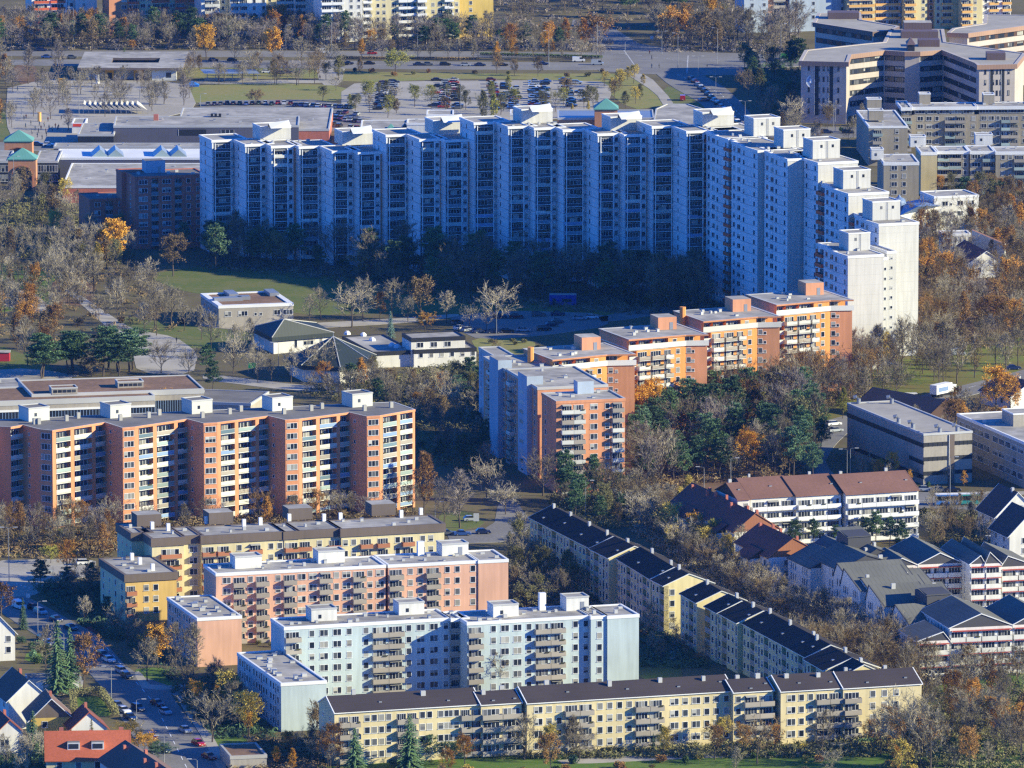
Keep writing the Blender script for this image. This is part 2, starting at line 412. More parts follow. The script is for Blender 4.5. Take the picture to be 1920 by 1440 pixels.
mat('roof_redbrown', '7c5a4c', 0.85, (.88, 1.1), fine=(1.2, .9, 1.08), stripes=(1.0, 17, .08, .12)); mat('roof_slate', '6c6c66', 0.95, (.85, 1.12), stripes=(1.2, 17, .1, .25), spec=.05)
mat('roof_slate_dark', '46464a', 0.7, (.9, 1.1)); mat('roof_copper', '2e3735', 0.6, (.8, 1.15), stripes=(1.1, 20, .1, .35)); mat('roof_verdigris', '5f9488', 0.6, (.9, 1.08), stripes=(1.0, 17, .08, .2))
mat('roof_tile', 'ac5c40', .85, (.85, 1.12), fine=(2.2, .85, 1.1)); mat('roof_tile_dark', '6e443a', .85, (.85, 1.12), fine=(2.2, .85, 1.1)); mat('roof_tile_brown', '6c574c', .85, (.85, 1.12), fine=(2.2, .85, 1.1))
mat('roof_brown_gravel', '80644c', .95, (.75, 1.15), fine=(.8, .75, 1.15)); mat('fascia_brown', '6b5f56', .8, streak=.1); mat('hall_grey', '5b5a66', .7, stripes=(1.2, 17, .06, .2))
mat('white_wall', 'd8d6cf', .75, streak=.13); mat('panel_terracotta', 'a86f50', .8, rand=.1); mat('panel_orange', 'c9603a', .7, rand=.08); mat('panel_redorange', 'd2452c', .7)
mat('panel_blue', '7e97b8', .7, rand=.1); mat('panel_pale', 'c6c6bd', .7, rand=.12); mat('panel_yellow', 'd9a860', .7); mat('glasspanel', '6f8590', .2, rand=.2, spec=.5)
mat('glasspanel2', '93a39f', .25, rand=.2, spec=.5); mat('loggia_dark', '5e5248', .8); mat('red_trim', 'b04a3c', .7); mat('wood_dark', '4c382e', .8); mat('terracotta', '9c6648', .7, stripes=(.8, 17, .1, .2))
mat('mustard', 'c0912c', .7); mat('roof_metal', '8f99a4', .4, metal=.3, stripes=(.9, 17, .1, .25)); mat('bluegrey_roof', '6e84a8', .5, stripes=(1.0, 17, .08, .15)); mat('sail', 'bdb9ae', .7)
PHI = 17
# ================================================================ long cream row with dark pitched roofs (front)
def cream_rows():
    T = Thing('apartment_row', 'long cream four-storey apartment row with dark brown pitched roofs along the lawn', 'apartment building', W(1180, 1410))
    st = dict(panel='panel_grey', slab='slab', bd=1.3); h = 12.3
    S = [((627, 1337), 902, 13, '. B B . a a a a . B B | a a . a d a B B'), ((902, 1322), 978, 11, 'B B'), ((988, 1319), 1375, 13, '. d a a B B | a a a a B B . d a d a a a |'), ((1375, 1299), 1450, 11, 'a B B'),
         ((1464, 1297), 1579, 13, '. d a a B B'), ((1581, 1291), 1728, 13, 'B . a a a . . .')]
    for i, (A, bx, D, sp) in enumerate(S):
        p = rect(A, bx, h, D, PHI); f = {1: sp}
        if i in (0, 2, 4): f[0] = '. . s . . . s . .'
        walls(T, p, h, 'cream', f, 4, 2.8, st=st)
        o, rg, u, v, L, DD = gable(T, p, h, 2.5 if D == 13 else 1.9, 'u', 'roof_dark', 'cream')
        chimneys(T, rg, u, v, L, DD, max(2, int(L/12)), 3+i, parent=o, both=True, size=1.0)
    T.done()
cream_rows()
def diagonal_rows():
    specs = [('third', 'cream four-storey apartment row with dark pitched roofs running back from the long cream row', [((1223, 1083), None)])]
    h = 12.3; st = dict(panel='panel_grey', slab='slab', bd=1.0)
    side = '| a a L:3 a v:1.6 a L:3 a a v:1.6 a L:3 a'
    def seg(T, fl, bl, i, wid=12.0, side=side, front='a . a', rise=2.6):
        a = W(fl[0], fl[1], h); b = W(bl[0], bl[1], h); D = hypot(a[0]-b[0], a[1]-b[1]); v = ((b[0]-a[0])/D, (b[1]-a[1])/D); u = (v[1], -v[0])
        c = (a[0]+u[0]*wid, a[1]+u[1]*wid); d = (b[0]+u[0]*wid, b[1]+u[1]*wid)
        p = [b, a, c, d]; toks = side.split(); n = max(2, int(D/2.5)); sd = ' '.join((toks*5)[i:i+n])
        walls(T, p, h, 'cream2', {0: sd, 1: front}, 4, 2.8, st=st, recess=1.2)
        o, rg, u2, v2, L, DD = gable(T, p, h, rise, 'v', 'roof_dark_v', 'cream2', trim='panel_pale')
        chimneys(T, rg, u2, v2, L, DD, max(1, int(L/11)), 31+i, parent=o, both=True, tmin=.45, tmax=.6, size=.9)
    T = Thing('apartment_row', 'cream apartment row with ribbed dark roofs and grey stairwell bays, near the road', 'apartment building', W(1150, 1110))
    seg(T, (1107, 1028), (993, 970), 0); seg(T, (1142, 1047), (1106, 1029), 2, 13.5); seg(T, (1220, 1086), (1158, 1048), 4, 12); seg(T, (1245, 1099), (1222, 1087), 1, 13, front='a a a'); T.done()
    T = Thing('apartment_row', 'cream apartment row with dark roofs, between the pale blue slab and the slate roofs', 'apartment building', W(1400, 1230))
    seg(T, (1307, 1131), (1276, 1113), 0, 12.5, front='. .'); seg(T, (1346, 1150), (1322, 1137), 3, 12); seg(T, (1383, 1169), (1346, 1149), 6, 13); seg(T, (1512, 1233), (1393, 1169), 1, 12)
    seg(T, (1546, 1258), (1508, 1236), 5, 13.5); seg(T, (1578, 1270), (1557, 1258), 2, 11); T.done()
diagonal_rows()
# ================================================================ light blue slab
def blue_slab():
    T = Thing('apartment_block', 'long pale blue six-storey slab block with white roof huts and grey balconies', 'apartment building', W(870, 1290))
    st = dict(panel='panel_grey', slab='slab', bd=1.3); h = 17.6
    S = [((533, 1178), 858, 14, 'B | d d d a . a B B a d d a | L'), ((876, 1169), 1140, 15, 'B | d d d a B B | a a'), ((1139, 1154), 1198, 15, '. a . . . . . .')]
    S = [((533, 1178), 846, 12, 'B . a d d a . a B B a d d a'), ((846, 1162), 880, 9, 'L:3 .'), ((876, 1169), 1108, 14, 'B . a d d a B B . a a'), ((1108, 1158), 1140, 12, 'a'), ((1139, 1157), 1198, 14, None)]
    for i, (A, bx, D, sp) in enumerate(S):
        p = rect(A, bx, h, D, PHI); walls(T, p, h, 'lblue', {1: sp} if sp else {}, 6, 2.8, st=st); flat_roof(T, p, h, rim='white')
        vents(T, p, h, max(2, int((bx-A[0])/22)), 50+i)
    for x, y in ((584, 1166), (748, 1154), (925, 1158)): rbox(T, 'roof_housing', x, y, h, 6.3, 5, 2.9, 'white_wall', win=1, rim='rim', top='gravel')
    rbox(T, 'roof_housing', 1062, 1146, h, 5.6, 5, 3.2, 'white_wall', rim='rim', top='gravel', door=True); rbox(T, 'chimney', 1012, 1145, h, 1.6, 1.4, 4.2, 'white')
    T.done()
    T = Thing('apartment_block', 'short pale blue four-storey block with a blank gable wall turned to the street corner', 'apartment building', W(525, 1370))
    p = rect((527, 1283), 612, 11.3, 39, PHI); walls(T, p, 11.3, 'lblue', {0: '. a a v:1.6 a a . a a a v:1.6 a a . a a v:1.6 a .'}, 4, 2.7, st=st)
    flat_roof(T, p, 11.3, rim='white'); vents(T, p, 11.3, 14, 9, size=(.8, 1.5)); T.done()
blue_slab()
def pink_slab():
    st = dict(panel='panel_grey', slab='slab', bd=1.3); h = 17.5
    T = Thing('apartment_block', 'long salmon pink six-storey slab block with grey balconies behind the pale blue slab', 'apartment building', W(670, 1190))
    for i, (A, bx, D, sp) in enumerate([((405, 1077), 723, 13, '. d B a B . a B d d B a d B a d'), ((728, 1061), 896, 14, 'B | a a B | a a . a'), ((897, 1053), 953, 14, None)]):
        p = rect(A, bx, h, D, 15.5); walls(T, p, h, 'pink', {1: sp} if sp else {}, 6, 2.8, st=st); flat_roof(T, p, h, rim='white'); vents(T, p, h, max(2, int((bx-A[0])/20)), 60+i)
    for x, y in ((441, 1067), (597, 1057), (829, 1043)): rbox(T, 'roof_housing', x, y, h, 6.8, 5, 2.9, 'white_wall', rim='rim', top='gravel', door=x > 800)
    rbox(T, 'chimney', 784, 1043, h, 1.6, 1.4, 3.6, 'white'); T.done()
    T = Thing('apartment_block', 'short salmon pink four-storey block with blank gable by the golden maple', 'apartment building', W(370, 1250))
    p = rect((370, 1161), 453, 11.8, 29, PHI); walls(T, p, 11.8, 'pink', {0: '. a a a v:1.6 a . a a a v:1.6 a .'}, 4, 2.8, st=st)
    flat_roof(T, p, 11.8, rim='white'); vents(T, p, 11.8, 11, 19, size=(.8, 1.5)); T.done()
pink_slab()
def yellow_slab():
    st = dict(panel='panel_terracotta', slab='slab', bd=1.2); h = 16.6
    T = Thing('apartment_block', 'long yellow slab block with brown attic band, terracotta balconies and brown roof huts', 'apartment building', W(530, 1110))
    S = [((247, 1001), 286, 15, '.'), ((285, 1011), 345, 15, '. B |'), ((345, 1006), 380, 13, 'd'), ((378, 1006), 533, 13.5, 'B | B . a . B . a a'), ((533, 998), 560, 12, 'B'), ((560, 996), 638, 13, 'B . a . B'), ((640, 993), 833, 13, 'a a | B . B . a B . a a . .')]
    for i, (A, bx, D, sp) in enumerate(S):
        p = rect(A, bx, h, D, PHI); f = {1: sp}
        if i == 0: f[0] = 's . s . s . s'
        walls(T, p, h, 'pale_yellow', f, 5, 2.85, st=st, first=h-2.2-14.2); flat_roof(T, p, h, rim='fascia_brown', fascia=1.9, over=.35, up=.2)
        vents(T, p, h, max(1, int((bx-A[0])/35)), 70+i)
    for x, y in ((257, 988), (392, 984), (541, 976), (697, 968)): rbox(T, 'roof_housing', x, y, h, 6.4, 6, 3.0, 'fascia_brown', top='gravel')
    for x, y in ((283, 993), (313, 996), (385, 983), (455, 988), (486, 985), (540, 978), (605, 978), (636, 976), (750, 971), (787, 967)): rbox(T, 'chimney', x, y, h, .9, .9, 1.9, 'white')
    T.done()
    T = Thing('apartment_block', 'short golden yellow block with brown attic band near the dark road junction', 'apartment building', W(240, 1165))
    h = 11.9; p = rect((235, 1079), 331, h, 24, 18); walls(T, p, h, 'ochre', {0: '. a . . s . . a . . a .', 1: 'B:3 . a a . . .'}, 3, 2.85, st=st, first=h-2.0-8.7, edgemat={0: 'pale_yellow'})
    flat_roof(T, p, h, rim='fascia_brown', fascia=1.7, over=.35, up=.2); vents(T, p, h, 5, 80)
    for x, y in ((245, 1051), (260, 1059), (284, 1071)): rbox(T, 'chimney', x, y, h, .9, .9, 1.8, 'white')
    T.done()
yellow_slab()
# ================================================================ nine-storey orange slab
def poly_px(pts, h, back=13.0, phi=None):
    q = [W(x, y, h) for x, y in pts]; v = uv(phi if phi is not None else 25)[1]
    return q, [(q[-1][0]+v[0]*back, q[-1][1]+v[1]*back), (q[0][0]+v[0]*back, q[0][1]+v[1]*back)]
def salmon_slab():
    h = 26.6; T = Thing('apartment_block', 'nine-storey salmon orange slab block with sawtooth front and cream roof huts', 'apartment building', W(380, 985))
    pts = [(-60, 806), (-20, 799), (20, 801), (43, 797), (74, 805), (98, 807.5), (197, 792), (230, 802.5), (253, 800.5), (351, 786), (382, 794), (407, 792.5), (503, 780), (535, 787.5), (560, 786), (655, 773.5), (688, 781), (712, 779.5), (778, 768)]
    q, bk = poly_px(pts, h, 14, 25); poly = q+bk
    pan = ['panel_pale', 'panel_pale', 'glasspanel2', 'panel_grey', 'glasspanel', 'panel_blue']
    st = dict(panel=pan, slab='panel_pale', back='salmon_shaded'); sp = {}; em = {}
    for i in range(len(pts)-1):
        (x0, y0), (x1, y1) = pts[i], pts[i+1]; w_ = x1-x0
        if y1 > y0+2: sp[i] = '. s . . .' ; em[i] = 'salmon_shaded'
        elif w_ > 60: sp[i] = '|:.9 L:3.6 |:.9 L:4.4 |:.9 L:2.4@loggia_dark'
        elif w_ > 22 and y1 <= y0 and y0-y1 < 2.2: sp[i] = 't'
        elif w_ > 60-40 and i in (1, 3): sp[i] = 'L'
    sp[3] = '. s . .'; sp[2] = 'L'; sp[5] = '|:.9 L:3.6 |:.9 L:4.4 |:.9 L:2.4@loggia_dark'; sp[4] = 't'; sp[1] = '.'; sp[17] = '|:.9 L:4 |:.9 L:3.6 |:.7'; em[3] = 'salmon_shaded'
    walls(T, poly, h, 'salmon', sp, 9, 2.8, st=st, edgemat=em, recess=1.4); flat_roof(T, poly, h, top='gravel_dark', rim='rim', faz='salmon', up=.1, rimw=.3)
    for x, y in ((54, 791), (207, 785), (360, 777), (511, 771.5), (661, 764.5)): rbox(T, 'roof_housing', x, y, h, 6.2, 6, 3.5, 'panel_pale', phi=30, rim='rim', top='gravel_dark', win=1)
    for x, y in ((63, 796), (71, 796), (123, 790), (145, 785), (224, 789), (277, 784), (297, 779), (378, 784), (429, 777), (450, 772), (531, 777), (582, 771), (602, 767), (682, 771), (732, 765)): rbox(T, 'chimney', x, y, h, .9, .9, 1.6, 'slab', phi=25)
    T.done()
salmon_slab()
def orange_wing():
    h = 25.2; T = Thing('apartment_block', 'orange nine-storey block with two pale blue stair towers along its shaded side', 'apartment building', W(1050, 925))
    st = dict(panel=['panel_pale', 'panel_grey'], slab='slab', bd=1.4); ph = 15
    p = rect((1043, 754), 1172, h, 15, ph); walls(T, p, h, 'salmon', {0: '. a . . . .', 1: '. B B . d . a B |'}, 9, 2.76, st=st); flat_roof(T, p, h, rim='rim', faz='salmon'); vents(T, p, h, 4, 5)
    for A, wd, D, sp in (((1008, 728), 20, 34, '. a . B a . . d . B . a . a .'), ((948, 694), 17, 24, '. a a . B . a a . d')):
        p = rect(A, 0, h, D, ph, wid=wd); walls(T, p, h, 'salmon_shaded', {0: sp}, 9, 2.76, st=st); flat_roof(T, p, h, rim='rim'); vents(T, p, h, 6, int(wd))
    for A, wd in (((988, 706), 4.6), ((934, 676), 4.0)):
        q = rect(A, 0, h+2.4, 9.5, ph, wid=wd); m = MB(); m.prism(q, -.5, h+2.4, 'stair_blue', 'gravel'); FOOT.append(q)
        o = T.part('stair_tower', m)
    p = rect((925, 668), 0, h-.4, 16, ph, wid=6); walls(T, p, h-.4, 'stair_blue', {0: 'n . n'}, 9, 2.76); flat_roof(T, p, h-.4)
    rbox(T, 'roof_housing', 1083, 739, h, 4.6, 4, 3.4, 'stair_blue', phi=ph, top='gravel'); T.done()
    h = 27.0; st = dict(panel=['panel_pale', 'panel_grey', 'panel_pale'], slab='panel_pale', bd=1.7, style='rail')
    T = Thing('apartment_block', 'orange stepped apartment block of four towers with roof terraces and jutting balconies', 'apartment building', W(1330, 760))
    for i, (a, b, c) in enumerate([((1037, 675), (1138, 665), (1190, 664)), ((1180, 637), (1286, 628), (1326, 627.3)), ((1320, 603), (1420, 594), (1462, 593.3)), ((1457, 572), (1557, 563), (1598, 562.3))]):
        q = [W(*a, h), W(*b, h), W(*c, h)]; v = uv(22)[1]; D = 22
        poly = q+[(q[2][0]+v[0]*D, q[2][1]+v[1]*D), (q[0][0]+v[0]*D, q[0][1]+v[1]*D)]
        # main volume: the second front face drops one storey to a roof terrace
        walls(T, poly, h-2.9, 'orange', {0: 'L:2.6@brick_orange B:4 |@brick_orange B:4.4 |@brick_orange B:2.8 .:1 a .:1.5', 1: '.:.3 a:1.4 s:1.6 .:4'}, 9, 2.7, st=st, edgemat={1: 'salmon' if i % 2 else 'brick_orange', 4: 'salmon_shaded'})  # grazing second front and shaded side: dimmer light put into the wall colours
        m = MB(); m.prism(poly, h-2.95, h-2.7, 'panel_pale'); T.part('terrace_floor', m)
        m = MB(); n = len(poly); o1 = inset(poly, -.35); i1 = inset(poly, -.1)
        for e in (0, 1):
            s0 = 0 if e else .0
            a_, b_, c_, d_ = o1[e], o1[e+1], i1[e+1], i1[e]
            m.prism([a_, b_, c_, d_], h-3.1, h-1.6, 'panel_pale', bottom=True)
        T.part('terrace_parapet', m)
        # top storey, set back at the corner
        b2 = (q[1][0]+(q[0][0]-q[1][0])*.02, q[1][1]+(q[0][1]-q[1][1])*.02); s = .25
        cc = (q[1][0]+v[0]*4, q[1][1]+v[1]*4); dd_ = (q[2][0]+v[0]*5, q[2][1]+v[1]*5)
        top = [q[0], b2, cc, dd_, poly[3], poly[4]]
        walls(T, top, h, 'orange', {0: 'L:2.6@brick_orange L:4@brick_orange L:4.4@brick_orange .:.5 a .:1.5', 2: 'o .'}, 1, 2.7, z0=h-2.7, st=st, edgemat={5: 'salmon_shaded'})
        flat_roof(T, poly, h, rim='rim', faz='brick_orange', up=.12, fascia=.35, over=.3)
        vents(T, [poly[4], poly[0], poly[1], poly[3]], h, 6, 90+i, margin=4)
        x = a[0]+54; y = a[1]-18
        o = rbox(T, 'roof_housing', x, y, h, 5.6, 7, 3.6, 'salmon_shaded', phi=18, top='gravel', door=True)
    for x, y in ((995, 668), (1280, 592)):
        m = MB(); p = W(x, y, h); m.tube([(p[0], p[1], 0), (p[0], p[1], h+2.6)], [.9, .9], 'orange', 8, True); T.part('chimney', m)
    T.done()
orange_wing()
# ================================================================ the tall white crescent
def crescent():
    T = Thing('apartment_block', 'huge white curved high-rise estate with stacked balconies and stepped end wing', 'apartment building', W(1000, 540))
    st = dict(panel=['glass_dark', 'glass_dark', 'glass_dark', 'glasspanel', 'panel_blue', 'glasspanel2', 'panel_pale', 'glass_dark', 'glasspanel', 'wood_dark'], slab='white', bd=1.5, style='rail')
    ph = 18; u, v = uv(ph)
    U = [(397.5, 264, 12), (460, 272, 12), (509, 275, 12), (561, 276, 12), (623, 284.5, 12), (672, 287, 12), (724, 254, 14), (787, 262.5, 14), (834, 264, 14), (889, 231, 16), (953, 238.5, 16), (1002, 241, 16), (1056, 244.5, 16),
         (1121, 252, 16), (1171, 254, 16), (1223, 238, 17), (1287.5, 247, 17)]
    U.append((1340, 243, 17))
    for i in range(len(U)-1):
        x, y, nf = U[i]; h = 1.5+3*nf; nx, ny, nn = U[i+1]
        p = rect((x, y), nx+4, h, 15, ph)
        wd = hypot(p[2][0]-p[1][0], p[2][1]-p[1][1])
        # side wall: blank panels in front, small windows at the back
        walls(T, p, h, 'panel_white', {0: '. s . . . a . . . . . .', 1: '|:.4 B:4.6@crescent_dark |:.3 a:1.8 |:2.6@strip_salmon'}, nf, 3.0, st=st, first=1.0, z0=-1)
        flat_roof(T, p, h, rim='white', fascia=.6, up=.25, over=.25)
        m = MB()   # slender white frame of the winter-garden stack
        s0 = .5/(.5+4.4+.3+1.8+3)*wd; s1 = 4.9/10*wd
        for s in (s0, s1):
            a = (p[1][0]+u[0]*s-v[0]*1.62, p[1][1]+u[1]*s-v[1]*1.62); M = mbrot(u, v, a, 0); m.box(-.12, -.12, 1, .12, .12, h-.7, 'white', M=M)
        T.part('balcony_frame', m)
        if i in (1, 5, 8, 11, 14, 16):
            dx, dy = {1: (28, -9), 5: (-30, -14), 8: (-22, -12), 11: (-24, -9), 14: (-26, -8), 16: (30, -9)}[i]
            o = rbox(T, 'roof_housing', x+dx, y+dy, h, 10.5, 9, 4.4, 'panel_lit', phi=ph, top='gravel', rim='white')
            q = W(x+dx+20, y+dy-22, h+4.4); M = mbrot(u, v, q, h+4.4); m = MB()   # slanted skylight hood
            m.face([(M @ Vector(c))[:] for c in ((0, 0, 0), (7, 0, 0), (7, 3, 2.2), (0, 3, 1.4))], 'white'); m.face([(M @ Vector(c))[:] for c in ((7, 0, 0), (7, 4, 0), (7, 3, 2.2))], 'white'); m.face([(M @ Vector(c))[:] for c in ((0, 3, 1.4), (7, 3, 2.2), (7, 4, 0), (0, 4, 0))], 'gravel')
            T.part('skylight_hood', m, parent=o)
    vents(T, rect((460, 272), 600, 37.5, 12, ph), 37.5, 6, 4); vents(T, rect((953, 238), 1060, 49.5, 12, ph), 49.5, 6, 4)
    # corner
    p = rect((1332, 247), 1420, 52.5, 16, ph); walls(T, p, 52.5, 'panel_white', {1: '. . a s . . . .'}, 17, 3.0, first=1.0); flat_roof(T, p, 52.5, rim='white')
    # wing: modules running forward, each with terracotta balcony column, windows and a lit gable where it drops
    ph = 20; u, v = uv(ph); st2 = dict(panel='panel_orange', slab='slab', bd=1.6)
    modules = [((1366, 262), 17, 27, 13), ((1421, 283), 17, 30, 13), ((1477, 299), 17, 27, 13), ((1534, 306), 17, 27, 13.2), ((1591, 364), 15, 27, 13.2), ((1648, 421), 13, 27, 13), ((1590, 481), 11, 27, 11.5)]
    for k, (A, nf, D, wd) in enumerate(modules):
        h = 1.5+3*nf; p = rect(A, 0, h, D+2, ph, wid=wd); bl, fl = p[0], p[1]
        # notched side wall: balcony recess, two projecting window bays
        def SP_(s, o): return (fl[0]+v[0]*(D+2-s)-u[0]*o, fl[1]+v[1]*(D+2-s)-u[1]*o)
        prof = [(0, .0), (8, 0), (8.4, 1.6), (12.5, 1.0), (13, 2.2), (18, 1.6), (18.5, 2.6), (D+2, 2.2)]
        poly = [SP_(s, o) for s, o in prof]+[(p[1][0]-u[0]*0, p[1][1]), p[2], p[3]]
        poly = [SP_(s, o-2.2) for s, o in prof]+[p[2], p[3]]
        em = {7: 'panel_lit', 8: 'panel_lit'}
        walls(T, poly, h, 'panel_white', {0: '. B:6 .', 2: 'd', 4: 'd', 6: 'a . a'}, nf, 3.0, st=st2, first=1.0, z0=-1, edgemat=em)
        flat_roof(T, poly, h, rim='white', fascia=.6, up=.2, over=.15)
        vents(T, p, h, 5, 100+k)
    for (x, y), nf in (((1413, 256), 17), ((1469, 278), 17), ((1524, 298.5), 17), ((1581, 355), 15), ((1636, 414), 13)): rbox(T, 'roof_housing', x, y, 1.5+3*nf, 9.0, 8, 5.6, 'panel_lit', phi=ph, top='gravel', rim='white', win=2, ladder=True)
    rbox(T, 'roof_housing', 1591, 471, 34.5, 7, 7.5, 5.2, 'panel_lit', phi=ph, top='gravel', rim='white', win=1, ladder=True)
    # stepped stair shaft beside the last module
    h = 32.4; p = rect((1655, 485), 0, h, 10, ph, wid=1.6); walls(T, p, h, 'panel_lit', {1: 's'}, 11, 3.0, first=1); flat_roof(T, p, h, rim='white')
    h = 34; p = rect((1663, 473), 0, h, 16, ph, wid=3.0); walls(T, p, h, 'panel_lit', {1: '. s .'}, 11, 3.0, first=1); flat_roof(T, p, h, rim='white')
    T.done()
crescent()
# ================================================================ brick block beside the crescent
def brick_block():
    st = dict(panel='glasspanel', slab='slab', bd=.9, style='rail'); ph = 16
    T = Thing('apartment_block', 'dark red brick block with two heights and blue-grey roof hut', 'apartment building', W(270, 445))
    h = 24; p = rect((253, 333), 387, h, 16, ph); walls(T, p, h, 'brick', {0: '. . a .', 1: '. t . L:3 . t . L:3 . a . d .'}, 8, 2.8, st=st); flat_roof(T, p, h, top='gravel_dark', rim='brick', faz='brick')
    p2 = rect((228, 324), 0, h, 8, ph, wid=14); walls(T, p2, h, 'brick', {1: '. a . .'}, 8, 2.8, st=st); flat_roof(T, p2, h, top='gravel_dark', rim='brick', faz='brick')
    h = 15; p = rect((168, 375), 246, h, 16, ph); walls(T, p, h, 'brick', {1: '. d . L:3 . a . .'}, 5, 2.8, st=st); flat_roof(T, p, h, top='gravel_dark', rim='brick', faz='brick')
    rbox(T, 'roof_housing', 274, 325, 24, 6.5, 6, 4, 'stair_blue', phi=ph, top='gravel_dark', door=True)
    vents(T, rect((253, 333), 387, 24, 14, ph), 24, 5, 3, size=(.8, 1.2)); vents(T, rect((168, 375), 240, 15, 12, ph), 15, 2, 6, size=(.8, 1.2)); T.done()
brick_block()
# ---------------------------------------------------------------- helpers for special fronts
def strip(th, poly, e, s0, s1, z0, z1, m, out=.06, name='window_band', n=0, bar='frame', thick=.3):
    a, b = Vector(poly[e]), Vector(poly[(e+1) % len(poly)]); L = (b-a).length; d = (b-a)/L; nr = Vector((d.y, -d.x))
    M = mbrot((d.x, d.y), (-nr.x, -nr.y), a, 0); c = MB(); x0, x1 = L*s0, L*s1
    c.box(x0, -out, z0, x1, thick-out-.01, z1, m, M=M)
    for i in range(n+1):
        x = x0+(x1-x0)*i/max(n, 1); c.box(x-.06, -out-.05, z0-.03, x+.06, -out, z1+.03, bar, M=M)
    return th.part(name, c)
def pyramid(th, poly, h, apex, rise, m, over=.4, name='roof', fascia=0.0, fm=None):
    o = inset(poly, -over); c = MB(); n = len(o)
    for i in range(n): c.face([(*o[i], h), (*o[(i+1) % n], h), (*apex, h+rise)], m)
    if fascia:
        for i in range(n):
            a, b = o[i], o[(i+1) % n]; c.face([(*a, h-fascia), (*b, h-fascia), (*b, h), (*a, h)], fm or m)
    c.face([(p[0], p[1], h-fascia) for p in reversed(o)], 'dark'); r = th.part(name, c)
    if m == 'roof_copper':
        for q in o: e = MB(); e.tube([(*q, h+.05), (*apex, h+rise+.1)], [.16, .16], 'rim', 4); th.part('hip_ridge', e, parent=r)
    return r
def pxpoly(pts, h): return [W(x, y, h) for x, y in pts]
def cen(poly): return (sum(p[0] for p in poly)/len(poly), sum(p[1] for p in poly)/len(poly))
def simple(name, label, cat, p, h, wall, specs={}, nf=1, fh=3.0, top='gravel', rim='rim', nv=0, st=None, T=None, first=None, done=True, **kw):
    T = T or Thing(name, label, cat, cen(p))
    walls(T, p, h, wall, specs, nf, fh, st=st, first=first, edgemat=kw.pop('edgemat', None)); flat_roof(T, p, h, top=top, rim=rim, **kw)
    if nv: vents(T, p, h, nv, int(p[0][0]) % 97)
    if done: T.done()
    return T
def house(label, A, bx, h, D, phi, rise, roof, wall, front='a . a', side='. a . a .', axis='v', nf=2, wid=None, shift=.5, trim='white', nch=1, cat='house', name='house', gm=None, st=None, done=True, over=.7):
    p = rect(A, bx, h, D, phi, wid=wid); T = Thing(name, label, cat, cen(p))
    walls(T, p, h, wall, {1: front, 0: side}, nf, 2.7, st=st)
    o, rg, u, v, L, DD = gable(T, p, h, rise, axis, roof, gm or wall, over=over, trim=trim, shift=shift, thick=.2)
    if nch: chimneys(T, rg, u, v, L, DD, nch, int(abs(p[0][0])) % 50, m='brick' if 'tile' in roof else 'rim', parent=o, size=.9)
    if done: T.done()
    return T, p, rg, u, v, L, DD
